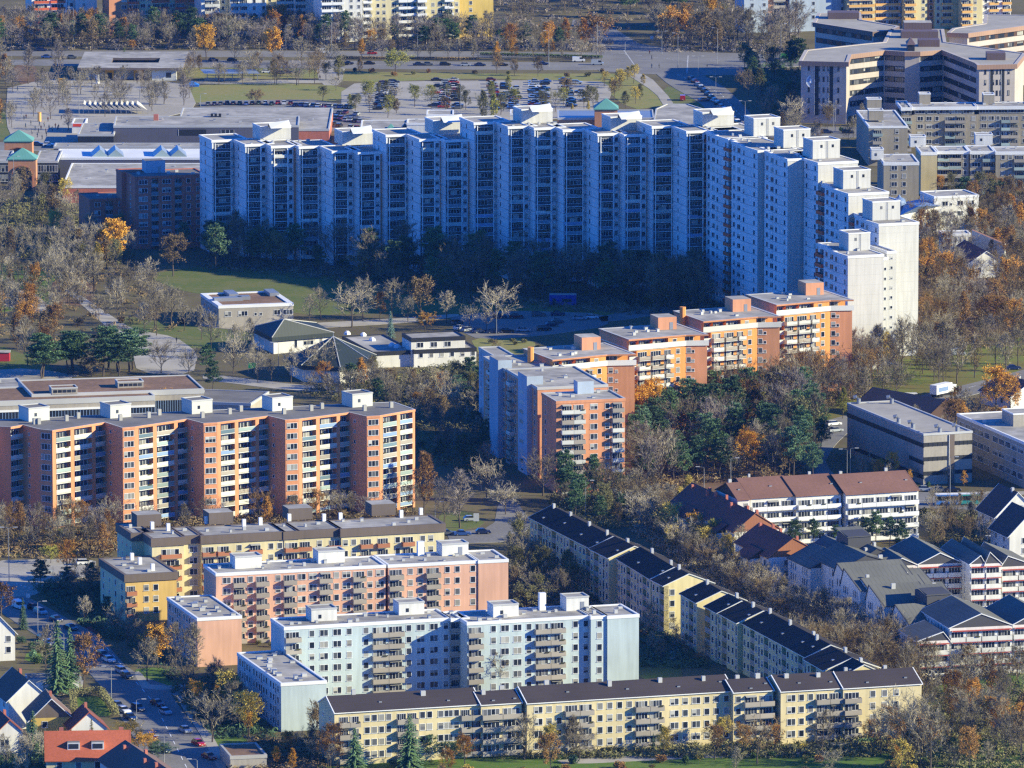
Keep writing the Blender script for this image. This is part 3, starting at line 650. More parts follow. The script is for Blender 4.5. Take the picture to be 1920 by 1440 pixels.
# ================================================================ concrete hall and its neighbours
def right_side():
    h = 14; p = rect((1732, 815), 1823, h, 56, 19.5)
    T = simple('depot_building', 'grey concrete telephone exchange hall with dark window bands and curved roof vents', 'office building', p, h, 'concrete', top='office_roof', fascia=.3, done=False)
    for z in (10.6, 6.6, 2.6): strip(T, p, 1, 0, .49, z, z+1.1, 'dark', n=5, bar='dark'); strip(T, p, 1, .65, 1, z, z+1.1, 'dark', n=4, bar='dark')
    strip(T, p, 1, .52, .63, 0, 13.6, 'fascia_brown', out=.25, name='stair_strip')
    strip(T, p, 0, 0, 1, 10.3, 11.5, 'dark', n=22, bar='dark'); strip(T, p, 0, .1, 1, 1.6, 2.8, 'dark', n=16, bar='dark'); strip(T, p, 0, .82, 1, 5.6, 6.7, 'dark', n=4, bar='dark')
    for x, y in ((1610, 757), (1672, 757), (1685, 794), (1712, 804), (1762, 812), (1795, 810)): 
        q = W(x, y, h); c = MB(); c.tube([(q[0], q[1], h), (q[0], q[1], h+1.3), (q[0]-.7, q[1], h+2), (q[0]-1.5, q[1], h+1.8)], [.6, .6, .6, .55], 'metal', 8, True); T.part('roof_vent', c)
    T.done()
    h = 12.5; p = rect((1924, 832), 0, h, 52, 18, wid=25)
    T = simple('school_building', 'beige three-storey office building with long rows of narrow windows at the image edge', 'office building', p, h, 'concrete', {0: '. q q q q q . q q q q q .'}, 3, 3.6, rim='white', done=False, nv=4)
    rbox(T, 'roof_housing', 1900, 800, h, 14, 9, 3.4, 'concrete', rim='white', top='gravel'); T.done()
    # office row with red-brown roof
    h = 13.2; T = Thing('office_building', 'four-storey building with red-brown pitched roof and long white balcony bands', 'office building', W(1560, 1010))
    st = dict(panel='white', slab='white_wall', bd=1.2)
    for i, (A, bx, D) in enumerate((((1383, 937), 1406, 16), ((1407, 934), 1492, 20), ((1493, 930), 1577, 20), ((1586, 927), 1722, 20))):
        p = rect(A, bx, h, D, 19); n = max(1, round((bx-A[0])/29.0))
        walls(T, p, h, 'white_wall', {1: ('|:.2 '+' '.join(['B']*n)+' |:.2') if i else '. a', 0: '. a . . a .'}, 4, 3.0, st=st, first=.8)
        o, rg, u, v, L, DD = gable(T, p, h, 3.5 if i else 3.0, 'u', 'roof_redbrown', 'wood_dark', trim='roof_redbrown', over=.5)
        chimneys(T, rg, u, v, L, DD, max(1, n//2), 200+i, parent=o, both=True, tmin=.5, tmax=.6)
    T.done()
    # terraced houses with copper-brown roofs
    for k, (A, hh, wid, D, lab) in enumerate((((1318, 968), 8.5, 13, 24, 'white terraced house with copper-brown roof, the far one beside the birch trees'), ((1377, 998), 8.5, 13, 24, 'white terraced house with copper-brown roof, middle one of three'),
                                     ((1441, 1046), 8.5, 15, 24, 'white terraced house with ribbed terracotta gable beside the slate-roofed housing'))):
        T, p, rg, u, v, L, DD = house(lab, A, 0, hh, D, 19, 4.6, 'roof_tile_dark', 'white_wall', side='. a . L:3 . a', front='a .', wid=wid, nf=3, trim='terracotta', nch=4, gm='terracotta', shift=.45, name='terraced_house', done=False, over=.4)
        q = rect(A, 0, hh-1.2, 9, 19, wid=6); q = [(x-u_[0]*5, y-u_[1]*5) for x, y in q for u_ in (uv(19)[0],)]
        walls(T, q, hh-1.2, 'white_wall', {0: 'a . a', 1: 'd'}, 2, 2.7); gable(T, q, hh-1.2, 2.0, 'v', 'roof_tile_dark', 'wood_dark', trim='wood_dark', name='lower_roof'); T.done()
right_side()
# ================================================================ slate-roofed housing
def slate():
    st = dict(panel='white_wall', slab='white', bd=.8); bay = 'B'
    def fac(T, A, bx, h, D, n, nf, rise, axis='v', shift=.5):
        p = rect(A, bx, h, D, 14); walls(T, p, h, 'white_wall', {1: ' '.join(['B:3.7 |:.15@white']*n), 0: '. n n n . n n n .'}, nf, 2.8, st=st)
        o, rg, u, v, L, DD = gable(T, p, h, rise, axis, 'roof_slate', 'roof_slate_dark', trim='white', over=.35, shift=shift); vv = p
        for k in range(nf):   # red sun-blind rails above the windows
            z = h-.45-(nf-k)*2.8+2.45; strip(T, p, 1, .02, .98, z, z+.14, 'red_trim', out=.95, name='blind_rail', thick=.9)
        return p
    T = Thing('apartment_row', 'white housing row with slate grey gables and red blind rails, further up the slope', 'apartment building', W(1780, 1145))
    fac(T, (1663, 1062), 1720, 11.6, 15, 2, 4, 1.8); fac(T, (1721, 1059), 1804, 11.6, 24, 3, 4, 2.7); fac(T, (1819, 1058), 1847, 12.6, 24, 1, 4, 2.0, shift=.7)
    fac(T, (1847, 1057), 1877, 12.6, 22, 1, 4, 2.8, shift=.3); fac(T, (1877, 1063), 1940, 11, 20, 2, 4, 2.6, shift=.2); T.done()
    T = Thing('apartment_row', 'white housing row with slate grey gables and red blind rails, in front beside the lawn', 'apartment building', W(1820, 1262))
    fac(T, (1721, 1203), 1780, 8.9, 15, 2, 3, 2.0, shift=.8); fac(T, (1781, 1178), 1898, 11.6, 24, 4, 4, 3.1); fac(T, (1899, 1172), 1990, 11.6, 22, 3, 4, 3.0); T.done()
    # small stepped houses with offset roofs above the ribbed ones
    for k, (A, h, wid, D, ax_, rs, sh, lab) in enumerate(((( 1481, 1052), 7.5, 9, 9, 'u', 2.2, .7, 'small white stepped house touching the terracotta gable'), ((1551, 1040), 9.5, 11, 12, 'v', 2.6, .35, 'small slate-roofed house behind the broad dark roof'), ((1612, 1052), 11, 12, 14, 'v', 2.8, .4, 'slate-roofed house behind the tall dark roof box'),
                                  ((1640, 1078), 10.2, 11, 12, 'u', 2.4, .75, 'slate-roofed stair house joining the upper white row'), ((1682, 1102), 9.4, 10, 12, 'u', 2.6, .8, 'small slate-roofed house under the upper white row'), ((1712, 1124), 9.0, 10, 11, 'u', 2.4, .75, 'small slate-roofed house between the two white rows'), ((1748, 1160), 9.6, 11, 10, 'v', 2.4, .5, 'small slate-roofed house touching the lower white row'))):
        house(lab, A, 0, h, D, 19 if k < 5 else 14, rs, 'roof_slate', 'white_wall', side='. n n . a', front='. a .', wid=wid, nf=3, nch=1, shift=sh, axis=ax_, gm='white_wall' if k % 2 else 'roof_slate_dark', over=.3, trim='roof_slate_dark', name='terraced_house')
    # ribbed-roof houses between the two rows
    L = [((1520, 1066), 9, 15, 16, .55, 3.2, 'white ribbed-roof house next to the terracotta gable'), ((1575, 1070), 10.5, 18, 20, .6, 3.4, 'white house with broad dark slate roof and a tall dark roof box'),
         ((1613, 1108), 11.5, 15, 13, .85, 3.6, 'white house with ribbed lit roof and rows of three narrow windows'), ((1658, 1137), 11.5, 13, 12, .85, 3.4, 'white house with ribbed roof and glazed dark stairwell'), ((1706, 1172), 9.5, 15, 12, .8, 3.2, 'white house with ribbed roof and square dark roof box')]
    for i, (A, h, wid, D, sh, rise, lab) in enumerate(L):
        T, p, rg, u, v, LL, DD = house(lab, A, 0, h, D, 19, rise, 'roof_slate', 'white_wall', side='. n n n . . n n n .', front='. a .', wid=wid, nf=4 if h > 11 else 3, nch=1, shift=sh if i > 1 else 1-sh, axis='u' if i > 1 else 'v', gm='white_wall' if i > 1 else 'roof_slate_dark', over=.35, trim='roof_slate_dark', done=False, name='terraced_house')
        if i > 1:
            q = rect((A[0]-17, A[1]-15), 0, h-1, 12, 19, wid=wid+2); walls(T, q, h-1, 'white_wall', {0: '. n n n . n n'}, 4 if h > 11 else 3, 2.7); gable(T, q, h-1, 3.2, 'u', 'roof_slate', 'white_wall', trim='roof_slate_dark', shift=.8, over=.35, name='rear_roof')
        if i in (1, 4):
            q = W(1590 if i == 1 else 1738, 1040 if i == 1 else 1150, h+1); M = mbrot(*uv(19), q, h+1); c = MB()
            c.box(0, 0, 0, 6.2, 8, 4.6, 'roof_slate_dark', M=M); c.face([(M @ Vector(t))[:] for t in ((-.3, -.3, 4.4), (6.5, -.3, 4.4), (6.5, 8.3, 5.6), (-.3, 8.3, 5.6))], 'roof_slate'); c.face([(M @ Vector(t))[:] for t in ((0, 0, 4.6), (6.2, 0, 4.6), (6.2, 8, 5.5), (0, 8, 5.5))], 'roof_slate_dark')
            T.part('roof_box', c)
        q = rect((A[0]-4, A[1]+8), 0, h-5, 8, 19, wid=7); walls(T, q, h-5, 'white_wall', {0: 'n n .'}, 1, 2.8); gable(T, q, h-5, 1.6, 'u', 'roof_slate_dark', 'roof_slate_dark', trim='roof_slate_dark', name='lower_roof')
        T.done()
slate()
# ================================================================ church, kindergarten, school
def middle_left():
    h = 5.2; p = pxpoly([(476, 614), (513, 632), (621, 623), (590, 606)], h)
    T = Thing('parish_hall', 'white parish hall with faceted dark green copper roof near the kindergarten', 'church', cen(p)); walls(T, p, 4.4, 'white_wall', {1: '. . . v o v .'}, 1)
    pyramid(T, p, h, W(533, 600, 10), 5.0, 'roof_copper', over=.8, fascia=1.3); T.done()
    ax = W(625, 632, 11.5); r = 13.0; p = [(ax[0]+r*cos(R(a)), ax[1]+r*1.25*sin(R(a))) for a in range(25, 385, 51)][:7]
    T = Thing('church_pavilion', 'white polygonal church with tall dark green copper tent roof', 'church', ax); walls(T, p, 4.2, 'white_wall', {}, 1)
    pyramid(T, p, 5.0, ax, 6.6, 'roof_copper', over=.9, fascia=1.2)
    c = MB(); c.tube([(ax[0], ax[1], 11), (ax[0], ax[1], 13)], [.12, .04], 'metal'); T.part('finial', c); T.done()
    p = rect((698, 662), 776, 4.6, 33, 17)
    T = simple('parish_building', 'low flat-roofed parish wing with skylight domes between church and white house', 'church building', p, 4.6, 'white_wall', {0: '. p . p . p . p .'}, 1, rim='dark', fascia=.9, done=False)
    for x, y in ((651, 627), (681, 630), (698, 639), (735, 649), (745, 652)):
        q = W(x, y, 4.6); c = MB(); c.tube([(q[0], q[1], 4.6), (q[0], q[1], 5.2), (q[0], q[1], 5.7)], [1.1, .95, .4], 'white', 8, True); T.part('skylight', c)
    T.done()
    p = rect((776, 658), 893, 5.0, 16, 15); T = simple('parish_house', 'white two-storey parish house with dark slate eaves and dark windows', 'house', p, 5.0, 'white_wall', {1: '. a . a . a . a . a . a'}, 2, 2.5, rim='dark', fascia=.9, done=False)
    p = rect((771, 636), 872, 8.4, 11, 15); simple('', '', '', p, 8.4, 'white_wall', {1: '. d . d . d . . .'}, 1, 3.0, rim='dark', fascia=.9, T=T)
    h = 6.6; p = rect((410, 575), 550, h, 27, 14); T = simple('kindergarten', 'flat-roofed grey kindergarten with rust-brown roof beds and white rims', 'public building', p, h, 'concrete', {1: '. d . t . s s . . d t', 0: '. q q . q .'}, 1, 3.0, top='roof_brown_gravel', rim='white', fascia=.6, rimw=1.6, done=False, first=2.6)
    for x, y, w_, d_ in ((402, 566, 9, 3), (430, 558, 3, 9), (506, 556, 3, 9), (446, 563, 4, 3)): rbox(T, 'skylight', x, y, h, w_, d_, 1.1, 'metal', phi=14, top='roof_metal')
    T.done()
    h = 7.2; p = rect((-60, 756), 290, h, 24, 13); T = simple('school', 'long low school building with rust-brown gravel roof and blue window bands', 'school', p, h, 'concrete', top='roof_brown_gravel', rim='rim', fascia=1.2, done=False)
    strip(T, p, 1, 0, 1, 1.0, 4.2, 'glass', n=60, bar='panel_blue', name='window_band'); strip(T, p, 1, 0, 1, 4.2, 4.8, 'white', out=.3, name='sill_band')
    p = rect((60, 741), 382, h+.6, 26, 12); walls(T, p, h+.6, 'concrete', {}, 1); flat_roof(T, p, h+.6, top='roof_brown_gravel', fascia=1.2); strip(T, p, 1, .72, 1, 1.5, 5, 'glass', n=20, bar='panel_blue')
    for x, y in ((97, 740), (221, 728)):
        o = rbox(T, 'skylight', x, y, h+.6, 7.5, 5, 1.7, 'concrete', phi=12, top='roof_brown_gravel', rim='rim'); q = W(x, y, h+.6); M = mbrot(*uv(12), q, h+.6); c = MB()
        for i in range(5): c.box(.5+i*1.35, -.06, .5, 1.6+i*1.35, -.01, 1.3, 'glass', M=M)
        T.part('window_band', c)
    T.done()
    p = rect((-80, 730), 48, 5, 16, 12); simple('school_annex', 'flat grey annex with metal rims behind the long brown-roofed school', 'school', p, 5, 'concrete', nv=2)
    p = rect((300, 752), 470, 4, 22, -12); simple('bicycle_shed', 'low dark flat building beside the spruce at the end of the school', 'school', p, 4, 'concrete', top='gravel_dark', nv=1)
middle_left()
# ================================================================ shopping centre and station in the distance
def centre():
    p = rect((213, 237), 560, 7.2, 27, 1); T = simple('market_hall', 'big windowless dark grey market hall with gravel roof', 'shop building', p, 7.2, 'hall_grey', nv=5, done=False)
    strip(T, p, 1, .35, .5, 3.8, 6, 'dark'); strip(T, p, 1, .58, .65, 4, 5.8, 'glass', n=3)
    c = MB(); q = W(288, 226, 7.2); M = mbrot((1, 0), (0, 1), q, 7.2); c.box(0, 0, 0, 1.7, 1.5, 2.2, 'brick', M=M); T.part('chimney', c)
    for x in (395, 402, 410): c = MB(); q = W(x, 220, 7.2); M = mbrot((1, 0), (0, 1), q, 7.2); c.box(0, 0, 0, .9, 1.2, 1.3, 'dark', M=M); T.part('roof_vent', c)
    T.done()
    p = rect((330, 243), 617, 5.4, 62, 0); simple('shop_building', 'wide flat shop building with pale gravel roof next to the dark market hall', 'shop building', p, 5.4, 'brick', nv=8)
    p = rect((146, 253), 213, 5.2, 32, 0); simple('shop_building', 'small flat shop with dark green shutters beside the market hall', 'shop building', p, 5.2, 'dark', nv=2)
    p = rect((104, 297), 386, 7, 24, 0); T = simple('arcade', 'white-roofed shopping arcade with four glazed skylight gables', 'shop building', p, 7, 'hall_grey', top='white', rim='white', done=False)
    for x in (172, 201, 288, 319):
        q = W(x, 294, 7); M = mbrot((1, 0), (0, 1), q, 7); c = MB(); 
        for a, b in (((0, 0, 0), (3, 0, 2.6)), ((3, 0, 2.6), (6, 0, 0))): c.face([(M @ Vector(t))[:] for t in (a, b, (b[0]-1, 13, b[2]), (a[0]-1, 13, a[2]))], 'roof_metal')
        c.face([(M @ Vector(t))[:] for t in ((0, 0, 0), (6, 0, 0), (3, 0, 2.6))], 'glasspanel2'); T.part('skylight', c)
    T.done()
    p = rect((101, 276), 386, 6, 10, 0); simple('shop_building', 'narrow gravel-roofed shop strip behind the white arcade roof', 'shop building', p, 6, 'hall_grey', nv=3)
    p = rect((117, 350), 386, 5.6, 60, 0); simple('shop_building', 'broad flat shop roof with brick front facing the street trees', 'shop building', p, 5.6, 'brick', top='gravel', rim='white', nv=9)
    for A, bx, lab in (((66, 303), 108, 'dark glass shop wing on one side of the arched entrance'), ((-40, 303), 16, 'dark glass shop wing at the image edge by the arched entrance')):
        p = rect(A, bx, 8, 28, 0); T = simple('glass_wing', lab, 'shop building', p, 8, 'dark', {1: 'v v v v v v v v'}, 2, 3.4)
    for k, (A, bx, lab) in enumerate((((15, 298), 67, 'brick entrance pavilion with big arch and green pyramid roof'), ((8, 264), 60, 'second brick pavilion with green pyramid roof behind the arched one'))):
        h = 11; p = rect(A, bx, h, 9, 0); T = Thing('entrance_pavilion', lab, 'shop building', cen(p)); walls(T, p, h, 'brick_orange', {}, 1)
        pyramid(T, p, h, cen(p), 3.4, 'roof_verdigris', over=.3, fascia=.4)
        a, b = p[1], p[2]; w_ = b[0]-a[0]; cx = (a[0]+b[0])/2; r = w_*.36; c = MB(); y = a[1]-.12
        pts = [(cx-r, y, 0)]+[(cx-r*cos(R(t)), y, 5.0+r*sin(R(t))) for t in range(0, 181, 15)]+[(cx+r, y, 0)]
        c.face(pts, 'dark'); T.part('arch_window', c)
        c = MB(); pr = [(cx-(r+.1)*cos(R(t)), y-.1, 5.0+(r+.1)*sin(R(t))) for t in range(0, 181, 15)]; c.tube([(cx-r-.1, y-.1, 0)]+pr+[(cx+r+.1, y-.1, 0)], [.22]*(len(pr)+2), 'terracotta', 4); T.part('arch_rim', c)
        T.done()
    # behind the crescent
    p = rect((676, 243), 790, 6, 26, 0); simple('shop_building', 'flat grey shop roof with white rim behind the crescent', 'shop building', p, 6, 'white_wall', rim='white', nv=2)
    p = rect((763, 232), 836, 9, 12, 0); simple('shop_building', 'white boxy upper storey of the centre behind the crescent', 'shop building', p, 9, 'white_wall', rim='white', nv=2)
    p = rect((800, 216), 850, 9, 14, 0); simple('shop_building', 'small flat roof behind the white boxy storey', 'shop building', p, 9, 'white_wall', rim='white')
    for x, wh in ((722, 'first'), (748, 'second'), (774, 'third'), (800, 'fourth')):
        T = Thing('roof_light', 'small green pyramid skylight behind the crescent roof, %s of four' % wh, 'skylight', W(x, 250)); q = rect((x, 246), x+22, 6.1, 4, 0); pyramid(T, q, 6.1, cen(q), 2.6, 'roof_verdigris' if x % 4 else 'roof_copper', over=0, name='skylight'); T.done()
    p = rect((1046, 222), 1226, 7, 24, 0); T = simple('post_office', 'red brick post office with green pyramid roof and ribbed metal eaves', 'public building', p, 7, 'brick_orange', {1: '. '+'. a '*14}, 1, 3, top='roof_metal', rim='rim', done=False, first=2.2)
    q = rect((1115, 204), 1158, 11, 9, 0); walls(T, q, 11, 'brick_orange', {}, 1); pyramid(T, q, 11, cen(q), 3.4, 'roof_verdigris', name='tower_roof', fascia=.4); T.done()
    p = pxpoly([(1226, 225), (1240, 238), (1310, 238), (1322, 222), (1318, 205), (1290, 196), (1250, 196), (1230, 205)], 7); simple('shop_building', 'round-cornered flat roof next to the red brick post office', 'shop building', p, 7, 'brick', nv=4)
    p = rect((957, 214), 1002, 7, 12, 0); simple('shop_building', 'low white shop gable peeking between roof huts and birches', 'shop building', p, 7, 'white_wall', rim='white')
    # underground station
    h = 5.2; o = pxpoly([(138, 97), (145, 127.5), (343, 127.5), (336, 95)], h); T = Thing('station_building', 'flat-roofed underground station with planted courtyard and yellow entrances', 'station', cen(o))
    FOOT.append(o); y0, y1 = o[1][1], o[0][1]; ya, yb = y0+(y1-y0)*.33, y0+(y1-y0)*.62; x0, x1 = o[1][0], o[2][0]; xa, xb = W(208, 118, h)[0], W(297, 118, h)[0]
    c = MB()
    for q in (((x0, y0), (x1, y0), (x1, ya), (x0, ya)), ((x0, yb), (x1, yb), (x1, y1), (x0, y1)), ((x0, ya), (xa, ya), (xa, yb), (x0, yb)), ((xb, ya), (x1, ya), (x1, yb), (xb, yb))): c.prism(q, h-.9, h, 'fascia_brown', 'gravel', bottom=True)
    T.part('roof', c); c = MB(); c.prism([(x0+3, y0+7), (x1-6, y0+7), (x1-6, ya-1), (x0+3, ya-1)], -.2, h-.9, 'white_wall'); c.prism([(x0+1, yb+1), (x1-2, yb+1), (x1-2, y1-1), (x0+1, y1-1)], -.2, h-.9, 'dark'); T.part('wall', c)
    for a, b, m in ((250, 268, 'mustard'), (196, 212, 'mustard')):
        c = MB(); q0, q1 = W(a, 128, h)[0], W(b, 128, h)[0]; c.box(q0, y0+3, 0, q1, y0+6.9, 4.0, m); c.box(q0+.6, y0+2.9, 0, q1-.6, y0+3, 3, 'dark'); T.part('entrance', c)
    c = MB(); q0, q1 = W(284, 128, h)[0], W(330, 128, h)[0]; c.box(q0, y0+2, 0, q1, y0+6.9, 4.2, 'panel_pale'); c.box(q0+5.5, y0+1.95, 1.2, q1-2, y0+1.99, 3.2, 'glass'); T.part('kiosk_wall', c); T.done()
    T = Thing('bus_shelter', 'long glazed bus platform roof beside the station lawn', 'shelter', W(434, 146)); c = MB(); a = W(383, 137, 3.6); b = W(487, 137, 3.6)
    c.face([(a[0], a[1], 3.4), (b[0], b[1], 3.4), (b[0]-2, b[1]+9, 4.0), (a[0]-2, a[1]+9, 4.0)], 'roof_metal'); c.box(a[0], a[1]+4, 2.9, b[0], a[1]+4.3, 3.3, 'fascia_brown'); T.part('roof', c)
    for i in range(7): x = a[0]+1+(b[0]-a[0]-2)*i/6; c = MB(); c.box(x-.12, a[1]+4, 0, x+.12, a[1]+4.3, 3, 'metal'); T.part('post', c)
    c = MB(); c.box(a[0], a[1]+3, 0, b[0]-3, a[1]+3.2, 1.4, 'concrete'); T.part('low_wall', c); T.done()
    T = Thing('sail_canopy', 'row of white triangular sail canopies over the plaza', 'canopy', W(215, 214))
    for i in range(11):
        x = 165+i*10; q = W(x, 215, 0); c = MB(); c.face([(q[0]+2.4, q[1]+1, 1.5), (q[0]-1.8, q[1]+1.5, 3.9), (q[0]-2.0, q[1]+13, 4.0), (q[0]-.8, q[1]+12, 2.2)], 'sail'); T.part('sail', c)
        c = MB(); c.tube([(q[0]+2.4, q[1]+1, 0), (q[0]+2.4, q[1]+1, 1.5)], [.08, .08], 'metal', 4); T.part('post', c); c = MB(); c.tube([(q[0]-1.8, q[1]+1.5, 0), (q[0]-1.8, q[1]+1.5, 3.9)], [.08, .08], 'metal', 4); T.part('post', c)
    T.done()
    p = rect((135, 232), 160, 3.6, 14, 0); T = simple('kiosk', 'small white snack kiosk with a red lettering band on the plaza', 'kiosk', p, 3.6, 'white_wall', rim='white', done=False); strip(T, p, 1, .05, .95, 2.6, 3.6, 'panel_redorange', out=.2, name='sign_band'); T.done()
centre()
# ================================================================ stone office complex
def office():
    h = 23; P1 = pxpoly([(1513, 95), (1502, 115), (1587, 117), (1592, 103), (1658, 95), (1697, 97.5), (1724, 97.5), (1768, 94), (1832, 119), (1836, 122.5), (1903, 121), (1919, 101), (1800, 84), (1770, 80), (1766, 56), (1672, 56), (1660, 80), (1625, 83)], h)
    T = Thing('office_building', 'large star-shaped stone office complex with bronze eaves and deep window rows', 'office building', cen(P1))
    q3 = '|:.6 q:4.2 |:.5 q:4.2 |:.5 q:4.2 |:.5'; st = dict(frame='dark')
    walls(T, P1, h, 'office_stone', {1: '. n:2 . n:1.4 n:1.6 n:1.4 . n:2 .', 2: '.', 3: q3, 4: '|:.3 q:4.4 q:4.4 |:.3', 6: '|:.3 q:4.4 q:4.4 |:.3', 7: q3, 9: '. n:2 . n:1.4 n:1.6 n:1.4 . n:2 .'}, 5, 4.0, st=st, first=2.6, sill=1.1)
    e = P1; 
    for ed in (1, 9):
        for s in (.3, .62): strip(T, e, ed, s, s+.09, 3, 21.5, 'dark', name='window_strip')
    for ed in (3, 4, 6, 7):
        for k in range(5): z = 2.6+k*4.0; strip(T, e, ed, .02, .98, z+.9, z+2.9, 'dark', out=.03, name='window_band')
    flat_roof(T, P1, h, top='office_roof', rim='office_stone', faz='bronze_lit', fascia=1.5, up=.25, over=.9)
    c = MB(); p = rect((1702, 96), 1715, h, 10, 0); c.prism(p, 0, h+2.4, 'dark'); T.part('stair_tower', c); pyramid(T, p, h+2.4, cen(p), 2.4, 'bronze', name='tower_roof')
    for x, y, w_ in ((1722, 88, 8), (1690, 72, 14), (1850, 113, 7)): rbox(T, 'roof_housing', x, y, h, w_, 7, 2.6, 'bronze', phi=0, top='bronze')
    c = MB(); q = W(1521, 145, 0); a, b = P1[1], P1[2]; y = a[1]-.5; M = Matrix.Translation((a[0]+4.2, y, 15.6)) @ Matrix.Rotation(pi/2, 4, 'X')
    ring = [(2.0*cos(R(t)), 2.0*sin(R(t))) for t in range(0, 360, 20)]; c.face([(M @ Vector((x_, y_, 0.2)))[:] for x_, y_ in ring], 'panel_blue')
    for k in range(18):
        x_, y_ = ring[k]; x2, y2 = ring[(k+1) % 18]; c.face([(M @ Vector(t))[:] for t in ((x_, y_, .2), (x2, y2, .2), (x2*1.2, y2*1.2, .2), (x_*1.2, y_*1.2, .2))], 'white')
    c.box(a[0]+3.2, y-.3, 15.0, a[0]+4.0, y-.22, 16.6, 'white'); c.box(a[0]+4.4, y-.3, 15.0, a[0]+5.2, y-.22, 16.6, 'white'); T.part('round_sign', c)
    P2 = pxpoly([(1537, 26), (1528, 43), (1637, 60), (1670, 57), (1682, 50), (1612, 38), (1610, 25)], h); walls(T, P2, h, 'office_stone', {1: '|:.6 '+'q:4.2 |:.5 '*6, 0: ''}, 5, 4.0, st=st, first=2.6, sill=1.1)
    for k in range(3, 5): z = 2.6+k*4.0; strip(T, P2, 1, .02, .98, z+.9, z+2.9, 'dark', out=.03, name='window_band')
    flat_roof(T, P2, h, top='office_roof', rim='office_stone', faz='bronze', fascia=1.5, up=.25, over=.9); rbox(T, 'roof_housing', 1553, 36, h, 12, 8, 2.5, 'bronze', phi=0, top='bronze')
    P3 = pxpoly([(1790, 54), (1780, 62), (1814, 63), (1940, 46), (1940, 30), (1850, 28), (1848, 45)], h); walls(T, P3, h, 'office_stone', {2: '|:.6 '+'q:4.2 |:.5 '*7}, 5, 4.0, st=st, first=2.6, sill=1.1)
    for k in range(2, 5): z = 2.6+k*4.0; strip(T, P3, 2, .02, .98, z+.9, z+2.9, 'wood_dark', out=.03, name='window_band')
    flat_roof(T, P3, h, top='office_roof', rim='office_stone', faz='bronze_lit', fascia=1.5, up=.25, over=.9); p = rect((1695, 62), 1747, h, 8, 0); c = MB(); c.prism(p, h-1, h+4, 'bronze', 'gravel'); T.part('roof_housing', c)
    T.done()
office()
